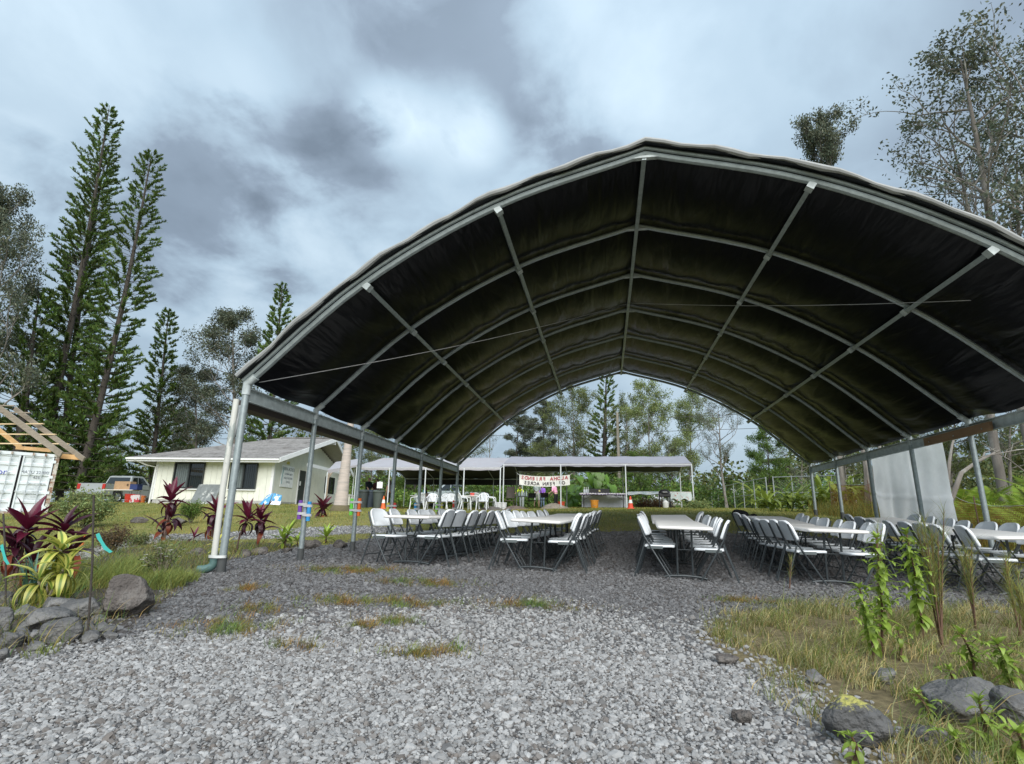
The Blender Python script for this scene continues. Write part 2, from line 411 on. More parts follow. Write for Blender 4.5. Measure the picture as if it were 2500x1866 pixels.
def gravel_nodes(name, m, lo, hi):
    ng = bpy.data.node_groups.new(name, 'GeometryNodeTree')
    ng.interface.new_socket("Geometry", in_out='INPUT', socket_type='NodeSocketGeometry')
    ng.interface.new_socket("Geometry", in_out='OUTPUT', socket_type='NodeSocketGeometry')
    N = ng.nodes; L = ng.links
    gi = N.new("NodeGroupInput"); go = N.new("NodeGroupOutput")
    join = N.new("GeometryNodeJoinGeometry")
    rv = N.new("FunctionNodeRandomValue"); rv.data_type = 'INT'; rv.inputs[4].default_value = 0; rv.inputs[5].default_value = 3; rv.inputs[8].default_value = 5
    for k in range(4):
        ico = N.new("GeometryNodeMeshIcoSphere"); ico.inputs["Radius"].default_value = 1.0; ico.inputs["Subdivisions"].default_value = 2 if k % 2 else 1
        nz = N.new("ShaderNodeTexNoise"); nz.noise_dimensions = '4D'; nz.inputs["W"].default_value = k * 7.3 + 1; nz.inputs["Scale"].default_value = 1.0; nz.inputs["Detail"].default_value = 1.0
        pos = N.new("GeometryNodeInputPosition"); L.new(pos.outputs[0], nz.inputs["Vector"])
        sub = N.new("ShaderNodeVectorMath"); sub.operation = 'SUBTRACT'; L.new(nz.outputs["Color"], sub.inputs[0]); sub.inputs[1].default_value = (.5, .5, .5)
        sc = N.new("ShaderNodeVectorMath"); sc.operation = 'SCALE'; L.new(sub.outputs[0], sc.inputs[0]); sc.inputs["Scale"].default_value = 1.7
        sp = N.new("GeometryNodeSetPosition"); L.new(ico.outputs[0], sp.inputs[0]); L.new(sc.outputs[0], sp.inputs["Offset"])
        sm = N.new("GeometryNodeSetMaterial"); sm.inputs["Material"].default_value = m; L.new(sp.outputs[0], sm.inputs[0])
        cmp_ = N.new("FunctionNodeCompare"); cmp_.data_type = 'INT'; cmp_.operation = 'EQUAL'; L.new(rv.outputs[2], cmp_.inputs[2]); cmp_.inputs[3].default_value = k
        inst = N.new("GeometryNodeInstanceOnPoints"); L.new(gi.outputs[0], inst.inputs["Points"]); L.new(cmp_.outputs[0], inst.inputs["Selection"]); L.new(sm.outputs[0], inst.inputs["Instance"])
        rr = N.new("FunctionNodeRandomValue"); rr.data_type = 'FLOAT_VECTOR'; rr.inputs[0].default_value = (-.5, -.5, 0); rr.inputs[1].default_value = (.5, .5, 6.28); rr.inputs[8].default_value = 11 + k
        L.new(rr.outputs[0], inst.inputs["Rotation"])
        rs = N.new("FunctionNodeRandomValue"); rs.data_type = 'FLOAT_VECTOR'; rs.inputs[0].default_value = (lo, lo * .85, lo * .58); rs.inputs[1].default_value = (hi, hi * .85, hi * .72); rs.inputs[8].default_value = 31 + k
        na = N.new("GeometryNodeInputNamedAttribute"); na.data_type = 'FLOAT'; na.inputs[0].default_value = "size"
        ms = N.new("ShaderNodeVectorMath"); ms.operation = 'SCALE'; L.new(rs.outputs[0], ms.inputs[0]); L.new(na.outputs[0], ms.inputs["Scale"])
        L.new(ms.outputs[0], inst.inputs["Scale"])
        L.new(inst.outputs[0], join.inputs[0])
    L.new(join.outputs[0], go.inputs[0])
    return ng
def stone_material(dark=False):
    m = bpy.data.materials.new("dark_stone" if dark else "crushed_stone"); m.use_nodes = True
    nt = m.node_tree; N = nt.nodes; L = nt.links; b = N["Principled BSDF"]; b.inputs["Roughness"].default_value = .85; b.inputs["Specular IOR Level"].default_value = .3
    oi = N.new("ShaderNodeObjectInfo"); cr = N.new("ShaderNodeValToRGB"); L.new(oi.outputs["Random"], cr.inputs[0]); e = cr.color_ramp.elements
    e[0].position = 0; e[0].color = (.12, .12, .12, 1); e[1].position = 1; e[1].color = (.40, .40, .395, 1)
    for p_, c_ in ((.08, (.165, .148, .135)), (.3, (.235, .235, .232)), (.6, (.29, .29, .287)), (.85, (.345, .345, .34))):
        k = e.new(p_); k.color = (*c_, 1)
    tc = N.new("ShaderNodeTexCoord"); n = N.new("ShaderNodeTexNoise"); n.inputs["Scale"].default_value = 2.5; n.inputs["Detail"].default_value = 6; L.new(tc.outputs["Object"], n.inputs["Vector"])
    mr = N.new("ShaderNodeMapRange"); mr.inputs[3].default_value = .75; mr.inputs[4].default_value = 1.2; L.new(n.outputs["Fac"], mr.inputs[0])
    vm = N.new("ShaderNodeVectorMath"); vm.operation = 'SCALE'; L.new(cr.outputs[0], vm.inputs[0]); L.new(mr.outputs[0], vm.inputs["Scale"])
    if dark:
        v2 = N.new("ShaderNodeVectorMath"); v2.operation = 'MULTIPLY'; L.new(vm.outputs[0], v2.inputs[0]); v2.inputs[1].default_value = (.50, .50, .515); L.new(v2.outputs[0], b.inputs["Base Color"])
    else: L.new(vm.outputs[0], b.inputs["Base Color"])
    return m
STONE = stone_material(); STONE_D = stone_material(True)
def scatter_poisson_like(x0, x1, y0, y1, cell, rs):
    gx = np.arange(x0, x1, cell); gy = np.arange(y0, y1, cell)
    X, Y = np.meshgrid(gx, gy); X = X + rs.uniform(-.5, .5, X.shape) * cell; Y = Y + rs.uniform(-.5, .5, Y.shape) * cell
    return X.ravel(), Y.ravel()
def in_view(X, Y, Z, pad=420):
    d = np.stack([X, Y, Z - CZ], -1)
    zc = d @ np.array(CW); xx = 1250 + F_PX * (d @ np.array(CR)) / np.maximum(zc, .1); yy = 933 - F_PX * (d @ np.array(CU)) / np.maximum(zc, .1)
    return (zc > .2) & (xx > -pad) & (xx < 2500 + pad) & (yy > -pad) & (yy < 1866 + 90)
# patches of weeds in the gravel keep most stones away
PATCHES = []   # (x, y, rx, ry)
for (px, py, rx, ry) in ((640, 1490, .28, .22), (560, 1535, .42, .33), (820, 1470, .35, .22), (980, 1475, .62, .26), (960, 1520, .3, .15), (850, 1395, .75, .35),
                         (1030, 1425, .6, .25), (1290, 1480, .55, .22), (725, 1580, .22, .14), (1000, 1600, .25, .1), (1060, 1590, .25, .15), (880, 1530, .2, .12), (600, 1440, .2, .2), (1840, 1470, .5, .2)):
    g = G(px, py); PATCHES.append((g.x, g.y, rx, ry))
def patch_field(X, Y):
    f = np.zeros(np.shape(X))
    for (x, y, rx, ry) in PATCHES: f = np.maximum(f, 1 - ((X - x) / rx) ** 2 - ((Y - y) / ry) ** 2)
    return f
def build_gravel():
    rs = np.random.RandomState(3); out = []
    for (y0, y1, cell, size) in ((0.9, 4.2, .0200, 1.0), (4.2, 8.2, .031, 1.2), (8.2, 16.5, .065, 1.8)):
        X, Y = scatter_poisson_like(-14, 9, y0, y1, cell, rs)
        k = soft_mask(X, Y, GRAVEL, 13, .5) + soft_mask(X, Y, PATH) + rs.uniform(-.46, .42, X.shape) > .5
        if y1 < 9: k &= (patch_field(X, Y) < rs.uniform(.15, 1.25, X.shape))
        X, Y = X[k], Y[k]; Z = gz_np(X, Y); v = in_view(X, Y, Z)
        X, Y, Z = X[v], Y[v], Z[v]
        s = size * np.clip(rs.lognormal(-.12, .34, X.shape), .4, 2.4)
        # stray stones beyond the edge
        out.append(np.stack([X, Y, Z + .004, s], -1))
    P = np.concatenate(out)
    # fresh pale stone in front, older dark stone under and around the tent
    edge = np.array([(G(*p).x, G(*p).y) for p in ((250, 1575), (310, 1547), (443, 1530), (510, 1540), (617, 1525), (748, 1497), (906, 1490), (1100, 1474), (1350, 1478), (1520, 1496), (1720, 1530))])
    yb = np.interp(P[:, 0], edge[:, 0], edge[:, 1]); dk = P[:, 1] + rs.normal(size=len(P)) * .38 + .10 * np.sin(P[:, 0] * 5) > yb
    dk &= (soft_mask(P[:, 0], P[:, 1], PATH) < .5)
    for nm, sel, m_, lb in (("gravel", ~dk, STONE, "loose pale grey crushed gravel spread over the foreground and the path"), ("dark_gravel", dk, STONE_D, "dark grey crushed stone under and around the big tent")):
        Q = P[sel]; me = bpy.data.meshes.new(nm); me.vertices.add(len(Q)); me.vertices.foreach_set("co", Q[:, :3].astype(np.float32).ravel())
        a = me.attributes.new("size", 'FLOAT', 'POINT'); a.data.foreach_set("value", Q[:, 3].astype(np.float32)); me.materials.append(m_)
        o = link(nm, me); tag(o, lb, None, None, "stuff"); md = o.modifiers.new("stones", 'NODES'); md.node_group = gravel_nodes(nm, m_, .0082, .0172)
    print("gravel", len(P))
build_gravel()
# ------------------------------------------------------------------ big arched tent
TX, TY0, TSP, TN = 0.70, 7.0, 1.99, 7
PROF = [(-5.865, 1.877), (-4.17, 3.38), (-2.19, 4.50), (-0.02, 5.175), (2.19, 4.50), (4.17, 3.38), (5.865, 1.877)]
GALV = mat("galvanised_steel", (.33, .38, .385), .42, .35, .14, 14, .05, 60, second=(.24, .28, .285), sec_scale=9, sec_lo=.52, sec_hi=.75)
GALV_DULL = mat("weathered_galvanised_steel", (.46, .51, .51), .5, .12, .18, 10, .08, 50)
def half(sign, n=7):
    pts = [Vector((0, 0, 0))] * 0
    L_ = arc([(-5.865, 0, 1.877), (-4.17, 0, 3.38), (-2.19, 0, 4.50), (-0.0, 0, 5.175)], n)
    return [Vector((p.x * (1 if sign < 0 else -1), 0, p.z)) for p in L_]
def arch_pts(off=0.0, n=7):
    Lp = half(-1, n); Rp = half(1, n)[::-1][1:]
    P = Lp + Rp
    if off:
        Q = []
        for i, p in enumerate(P):
            a = P[max(i - 1, 0)]; b = P[min(i + 1, len(P) - 1)]; t = (b - a).normalized(); nrm = Vector((-t.z, 0, t.x))
            Q.append(p + nrm * off)
        P = Q
    return P
def wpt(p, y): return Vector((TX + p.x, y, CZ + p.z))
tent = empty("arched_tent", (TX, TY0, gz(TX, TY0)), label="huge arched shelter with a black lined cover over the rows of tables", cat="tent")
def build_tent():
    for i in range(TN):
        y = TY0 + TSP * i
        r_ = .040 if i else .045
        # arch: outer and inner pipe with a flange, as one rib
        mb = MB(); pts = [wpt(p, y) for p in arch_pts(0, 6)]
        mb.tube(pts, r_, 8)
        a = mb.build("rib", GALV, tent, True, True)
        if i == 0:
            mb2 = MB(); mb2.tube([wpt(p, y - .045) for p in arch_pts(.07, 6)], .028, 8); mb2.build("front_pipe", GALV, tent, True, True)
        for sx in (-1, 1):
            x = TX + sx * 5.865
            g = gz(x, y)
            tp = CZ + 1.877
            pm = MB(); pm.tube([(x, y, g - .05), (x, y, tp + .02)], .052 if i == 0 else .045, 10)
            post = pm.build("post", GALV, tent, True, True)
            fm = MB(); fm.tube([(x, y, g - .06), (x, y, g + .2)], .062 if i == 0 else .055, 10)
            fm.build("post_sleeve", mat("dark_sleeve", (.07, .075, .075), .7), tent, True, True)
            jm = MB(); t = Vector((-sx * .12, 0, .105)).normalized()
            jm.tube([(x, y, tp - .16), (x, y, tp + .01), Vector((x, y, tp)) + t * .17], .062 if i == 0 else .053, 10)
            jm.build("elbow_joint", GALV_DULL, tent, True, True)
        bk = MB(); zr = CZ + 5.175
        bk.box((TX, y - .0, zr - .062), (.42, .07, .035)); bk.build("ridge_bracket", GALV_DULL, tent, False, True)
    yA, yB = TY0 - .02, TY0 + TSP * (TN - 1) + .02
    for (px_, pz_) in PROF[1:-1]:
        pm = MB()
        nrm = Vector((px_, 0, 3.2)).normalized() if abs(px_) > .1 else Vector((0, 0, 1))
        c = Vector((TX + px_, 0, CZ + pz_)) - nrm * .075
        # square purlin
        pm.bar((c.x, yA, c.z), (c.x, yB, c.z), .062, .062, up=nrm)
        pm.build("purlin", GALV, tent, False, True)
    for i in range(TN):
        for (px_, pz_) in PROF[1:-1]:
            if abs(px_) < .1: continue
            nrm = Vector((px_, 0, 3.2)).normalized(); c = Vector((TX + px_, TY0 + TSP * i + .02, CZ + pz_)) - nrm * .07; tg = Vector((0, 1, 0)).cross(nrm)
            q = MB(); q.box(c, (.10, .11, .10), Matrix((tg, Vector((0, 1, 0)), nrm)).transposed()); q.build('clamp', GALV_DULL, tent, False, True)
    # eave beams, bay by bay
    for i in range(TN - 1):
        y0, y1 = TY0 + TSP * i + .055, TY0 + TSP * (i + 1) - .055
        for sx in (-1, 1):
            x = TX + sx * (5.865 + .01)
            bm_ = MB(); z0 = CZ + 1.877 - .155
            bm_.box((x, (y0 + y1) / 2, z0), (.012, y1 - y0, .19)); bm_.box((x - sx * .03, (y0 + y1) / 2, z0 + .095), (.06, y1 - y0, .012)); bm_.box((x - sx * .03, (y0 + y1) / 2, z0 - .095), (.06, y1 - y0, .012))
            bm_.build("eave_beam", GALV_DULL, tent, False, True)
    # cover: outer skin and inner black lining
    rsn = np.random.RandomState(5)
    P = arch_pts(.09, 10); n = len(P)
    ny = 132; y0, y1 = TY0 - .16, TY0 + TSP * (TN - 1) + .12
    ph = rsn.uniform(0, 6.28, 40); 
    def skin(off, sag, wr):
        V = np.zeros((ny + 1, n, 3)); arr = np.array([[p.x, p.z] for p in P])
        nrm = np.zeros_like(arr)
        for i in range(n):
            a = arr[max(i - 1, 0)]; b = arr[min(i + 1, n - 1)]; t = (b - a) / np.linalg.norm(b - a); nrm[i] = (-t[1], t[0])
        s = np.linspace(0, 1, n)
        for j in range(ny + 1):
            y = y0 + (y1 - y0) * j / ny
            u = (y - TY0) / TSP; fr = u - math.floor(u); inside = 0 <= u <= TN - 1
            sg = -sag * math.sin(math.pi * fr) * (1 if inside else 0)
            bay = int(math.floor(u)) % 40
            env = math.sin(math.pi * fr) ** .5 if inside and fr > 0 else 0
            slant = 3.0 * (s - .5)
            w = wr * env * (np.sin(s * 46 + ph[bay] + slant * y * 2.2) * np.sin(s * 9 + ph[(bay + 7) % 40]) + .7 * np.sin(s * 83 + ph[(bay + 3) % 40] - slant * y * 3.1) * np.sin(s * 5 + ph[bay]))
            d = off + sg + w
            V[j, :, 0] = TX + arr[:, 0] + nrm[:, 0] * d; V[j, :, 1] = y; V[j, :, 2] = CZ + arr[:, 1] + nrm[:, 1] * d
        return V.reshape(-1, 3)
    idx = np.arange((ny + 1) * n).reshape(ny + 1, n)
    Fc = np.stack([idx[:-1, :-1], idx[:-1, 1:], idx[1:, 1:], idx[1:, :-1]], -1).reshape(-1, 4)
    def cloth(name, base, rough, extra):
        m = bpy.data.materials.new(name); m.use_nodes = True; nt = m.node_tree; N = nt.nodes; L = nt.links; b = N["Principled BSDF"]
        tc = N.new("ShaderNodeTexCoord"); mp = N.new("ShaderNodeMapping"); mp.inputs["Scale"].default_value = (1, .16, 1); mp.inputs["Rotation"].default_value = (0, 0, .55)
        L.new(tc.outputs["Object"], mp.inputs[0])
        n1 = N.new("ShaderNodeTexNoise"); n1.inputs["Scale"].default_value = 4.5; n1.inputs["Detail"].default_value = 2.5; n1.inputs["Roughness"].default_value = .45; n1.inputs["Distortion"].default_value = .35
        L.new(mp.outputs[0], n1.inputs["Vector"])
        n2 = N.new("ShaderNodeTexNoise"); n2.inputs["Scale"].default_value = 1.1; n2.inputs["Detail"].default_value = 5; L.new(tc.outputs["Object"], n2.inputs["Vector"])
        cr = N.new("ShaderNodeValToRGB"); L.new(n2.outputs["Fac"], cr.inputs[0]); cr.color_ramp.elements[0].position = .35; cr.color_ramp.elements[0].color = (*base, 1)
        cr.color_ramp.elements[1].position = .7; cr.color_ramp.elements[1].color = (*extra, 1); L.new(cr.outputs[0], b.inputs["Base Color"])
        b.inputs["Roughness"].default_value = rough
        bp = N.new("ShaderNodeBump"); bp.inputs["Strength"].default_value = .5; bp.inputs["Distance"].default_value = .10; L.new(n1.outputs["Fac"], bp.inputs["Height"])
        L.new(bp.outputs[0], b.inputs["Normal"]); b.inputs["Specular IOR Level"].default_value = .5 if base[0] > .1 else .22; return m
    inner = cloth("black_lining", (.0022, .0028, .0045), .28, (.0045, .005, .006)); outer = cloth("grey_cover", (.60, .62, .62), .5, (.42, .42, .40))
    link("cover_lining", np_mesh("cover_lining", skin(0, .085, .030) - np.array(tent.location), Fc, inner, smooth=True), tent)
    link("cover", np_mesh("cover", skin(.03, .08, .030) - np.array(tent.location), Fc[:, ::-1], outer, smooth=True), tent)
    # rolled front hem of the cover
    hm = MB(); hp = arch_pts(.125, 10)
    hm.tube([wpt(p, y0 + .01 + .02 * math.sin(i * .9)) + Vector((0, 0, .018 * math.sin(i * 1.7))) for i, p in enumerate(hp)], [.036 + .008 * math.sin(i * 1.3) for i in range(len(hp))], 8)
    hm.build("front_hem", mat('hem_cloth', (.33, .34, .335), .6, 0, .12, 3), tent, True, True)
    # steadying wires from the front eaves to the ridge
    for sx in (-1, 1):
        a = Vector((TX + sx * 5.75, TY0 + .1, CZ + 1.93)); b = Vector((TX, TY0 + TSP * 2.6, CZ + 5.0))
        if sx > 0: a = Vector((TX + 5.75, TY0 + .1, CZ + 2.75)); 
        wm = MB(); wm.tube([a.lerp(b, t) + Vector((0, 0, -.12 * math.sin(math.pi * t))) for t in np.linspace(0, 1, 9)], .006, 5)
        wm.build("wire", mat("wire", (.45, .45, .45), .5, .3), tent, True, True)
build_tent()
# ------------------------------------------------------------------ folding tables and chairs
WHITE_PL = mat("white_moulded_plastic", (.80, .84, .87), .45, 0, .05, 3, .12, 260)
TABLE_PL = mat("table_plastic", (.80, .79, .76), .5, 0, .06, 2, .10, 200)
LEG_GREY = mat("grey_powder_coat", (.055, .065, .070), .45, .3, .12, 20)
BRACK = mat("grey_seat_bracket", (.11, .13, .13), .5, .1)
def rounded(w, h, r_, n=4, top=None):
    pts = []
    for cx, cy, a0, rr in ((w / 2, h / 2, 0, top or r_), (-w / 2, h / 2, 90, top or r_), (-w / 2, -h / 2, 180, r_), (w / 2, -h / 2, 270, r_)):
        sx = 1 if cx > 0 else -1; sy = 1 if cy > 0 else -1
        for k in range(n + 1):
            a = R(a0 + 90 * k / n); pts.append((cx - sx * rr + rr * math.cos(a), cy - sy * rr + rr * math.sin(a)))
    return pts
def shell(outline, fn, th, inset=.012):
    """a moulded panel: outline (u,v) mapped by fn(u,v,w), with a rolled edge"""
    n = len(outline); mb = MB(); cx = sum(p[0] for p in outline) / n; cy = sum(p[1] for p in outline) / n
    def ring(s, w): return [fn(cx + (u - cx) * s, cy + (v - cy) * s, w) for u, v in outline]
    rings = [ring(.55, th * .32), ring(.90, th * .42), ring(.97, th * .5), ring(1, th * .2), ring(1, -th * .35), ring(.97, -th * .5), ring(.9, -th * .28), ring(.55, -th * .2)]
    vs = [p for r_ in rings for p in r_]; fs = []
    for k in range(len(rings) - 1):
        for i in range(n):
            j = (i + 1) % n; fs.append((k * n + i, k * n + j, (k + 1) * n + j, (k + 1) * n + i))
    fs.append(tuple(range(n))); fs.append(tuple(reversed(range((len(rings) - 1) * n, len(rings) * n))))
    return mb.add(vs, fs)
def make_folding_chair():
    """faces +X, origin on the ground under the middle"""
    root = empty("folding_chair")
    OX = -.26
    back = rounded(.46, .31, .035, 5, top=.14)
    def fb(u, v, w):   # u across, v up the back
        t = (v + .155) / .31
        x = .155 - .105 * t + .03 * (u / .23) ** 2 ; z = .575 + .265 * t
        return Vector((OX + x + .012 - w * .93, u, z - w * .37)) - Vector((.03 * 0, 0, 0))
    shell(back, fb, .036).build("backrest", WHITE_PL, root, 'all')
    seat = rounded(.43, .42, .05, 4, top=.07)
    def fs_(u, v, w):
        t = (v + .21) / .42
        return Vector((OX + .145 + .42 * t, u, .432 + .012 * t - .02 * math.sin(math.pi * t) - .05 * max(0, t - .86) / .14 * .35 + w))
    shell(seat, fs_, .034).build("seat", WHITE_PL, root, 'all')
    for s in (-1, 1):
        y = s * .222
        m = MB(); m.tube(arc([(OX + .075, y, .79), (OX + .15, y, .585), (OX + .20, y, .49), (OX + .49, y, 0.006)], 3), .0125, 7); m.build("front_leg", LEG_GREY, root, True)
        m = MB(); m.tube([(OX + .165, y * .93, .50), (OX + .145, y * .93, .43), (OX + .0, y * .93, .006)], .0115, 7); m.build("rear_leg", LEG_GREY, root, True)
        m = MB(); m.box((OX + .30, y * .96, .412), (.22, .012, .038)); m.build("seat_bracket", BRACK, root)
    m = MB(); m.tube([(OX + .045, -.206, .15), (OX + .045, .206, .15)], .008, 6); m.build("rear_crossbar", LEG_GREY, root, True)
    m = MB(); m.tube([(OX + .405, -.222, .14), (OX + .405, .222, .14)], .008, 6); m.build("front_crossbar", LEG_GREY, root, True)
    return root
def make_folding_table(L_=2.42, W_=.76):
    root = empty("folding_table")
    out = rounded(W_, L_, .05, 4)
    mb = shell(out, lambda u, v, w: Vector((u, v, .717 + w)), .046); mb.build("tabletop", TABLE_PL, root, 'all')
    for s in (-1, 1):
        yl = s * (L_ / 2 - .33)
        for x in (-.105, .105):
            m = MB(); m.tube([(x, yl, .04), (x, yl, .70)], .0155, 8); m.build("leg", LEG_GREY, root, True)
        m = MB(); m.tube(arc([(-.30, yl, .012), (-.2, yl, .03), (0, yl, .04), (.2, yl, .03), (.30, yl, .012)], 3), .017, 8); m.build("foot", LEG_GREY, root, True)
        m = MB(); m.tube([(0, yl, .40), (0, yl - s * .38, .69)], .010, 6); m.tube([(-.105, yl, .40), (.105, yl, .40)], .008, 6); m.build("brace", LEG_GREY, root, True)
        m = MB(); m.box((0, yl, .695), (.42, .05, .02)); m.build("leg_bracket", LEG_GREY, root)
    return root
ROW_X = [-3.02, -1.03, 1.12, 3.12, 5.22]
ROW_NAME = ["leftmost row", "second row", "third row", "fourth row", "rightmost row"]
def place_rows():
    ch0 = make_folding_chair(); tb0 = make_folding_table(); usedc = False; usedt = False
    rr = random.Random(4)
    for i, X in enumerate(ROW_X):
        for t in range(2):
            y = 8.22 + 1.21 + 2.44 * t + (0.0 if i != 4 else -.35); Xt = X; X = Xt + .068 * (y - 8.5)
            o = tb0 if not usedt else copy_tree(tb0); usedt = True
            zf, zb = gz(X, y - .88), gz(X, y + .88)
            o.location = (X + rr.uniform(-.015, .015), y, (zf + zb) / 2 + .012); o.rotation_euler = (math.atan2(zb - zf, 1.76), math.atan2(gz(X - .3, y) - gz(X + .3, y), .6), -.068); X = Xt
            tag(o, "long white plastic folding table, %s of the %s" % (("nearer one", "farther one")[t], ROW_NAME[i]), "table", "white folding tables under the tent")
        for s in (-1, 1):
            for k in range(8):
                y = 8.45 + .575 * k + (.18 if k else 0) * (1 if (i, s) == (0, -1) else .3) + rr.uniform(-.05, .05) + (-.3 if i == 4 else 0)
                x = X + .068 * (y - 8.5) + s * (.44 + rr.uniform(-.035, .05)); 
                o = ch0 if not usedc else copy_tree(ch0); usedc = True
                o.location = (x, y, gz(x, y) + .012); a = -.068 + (math.pi if s > 0 else 0) + rr.uniform(-.15, .15)
                o.rotation_euler = (0, 0, a)
                where = {0: "nearest one"}.get(k, "%s from front" % ORD[k])
                tag(o, "white folding chair, %s, %s side of %s" % (where, "left" if s < 0 else "right", ROW_NAME[i]), "chair", "white folding chairs along the tables")
place_rows()
# ------------------------------------------------------------------ text as mesh
def text_mesh(name, s, size, m, extrude=.002, mirror=False, bold=0.0):
    cu = bpy.data.curves.new(name, 'FONT'); cu.body = s; cu.size = size; cu.extrude = extrude; cu.align_x = 'CENTER'; cu.align_y = 'CENTER'; cu.resolution_u = 3; cu.offset = bold
    t = bpy.data.objects.new("tmp_text", cu); col.objects.link(t)
    dg = bpy.context.evaluated_depsgraph_get(); me = bpy.data.meshes.new_from_object(t.evaluated_get(dg))
    bpy.data.objects.remove(t); bpy.data.curves.remove(cu); me.name = name
    if mirror:
        for v in me.vertices: v.co.x = -v.co.x
        me.flip_normals()
    me.materials.clear(); me.materials.append(m); return me
def basis(xdir, normal):
    x = Vector(xdir).normalized(); n = Vector(normal).normalized(); y = n.cross(x)
    return Matrix((x, y, n)).transposed()

# ------------------------------------------------------------------ house
WALLC = mat("pale_cream_siding", (.75, .76, .66), .75, 0, .06, 2.5, .06, 80, objrand=.02)
TRIM = mat("white_trim_paint", (.80, .81, .80), .6, 0, .06, 4, .05, 50, second=(.55, .55, .52), sec_scale=5, sec_lo=.6, sec_hi=.75)
DARKFR = mat("dark_window_frame", (.03, .035, .035), .5)
def glass_mat():
    m = bpy.data.materials.new("window_glass"); m.use_nodes = True; b = m.node_tree.nodes["Principled BSDF"]
    b.inputs["Base Color"].default_value = (.012, .016, .017, 1); b.inputs["Roughness"].default_value = .04; b.inputs["Specular IOR Level"].default_value = .9
    N = m.node_tree.nodes; L = m.node_tree.links; n = N.new("ShaderNodeTexNoise"); n.inputs["Scale"].default_value = 1.3
    tc = N.new("ShaderNodeTexCoord"); L.new(tc.outputs["Object"], n.inputs["Vector"]); bp = N.new("ShaderNodeBump"); bp.inputs["Strength"].default_value = .04; L.new(n.outputs["Fac"], bp.inputs["Height"]); L.new(bp.outputs[0], b.inputs["Normal"])
    return m
GLASS = glass_mat()
SHINGLE = mat("grey_shingle", (.25, .24, .23), .9, 0, .22, 7, .3, 60, second=(.12, .11, .10), sec_scale=2.2, sec_lo=.5, sec_hi=.7, objrand=.10)
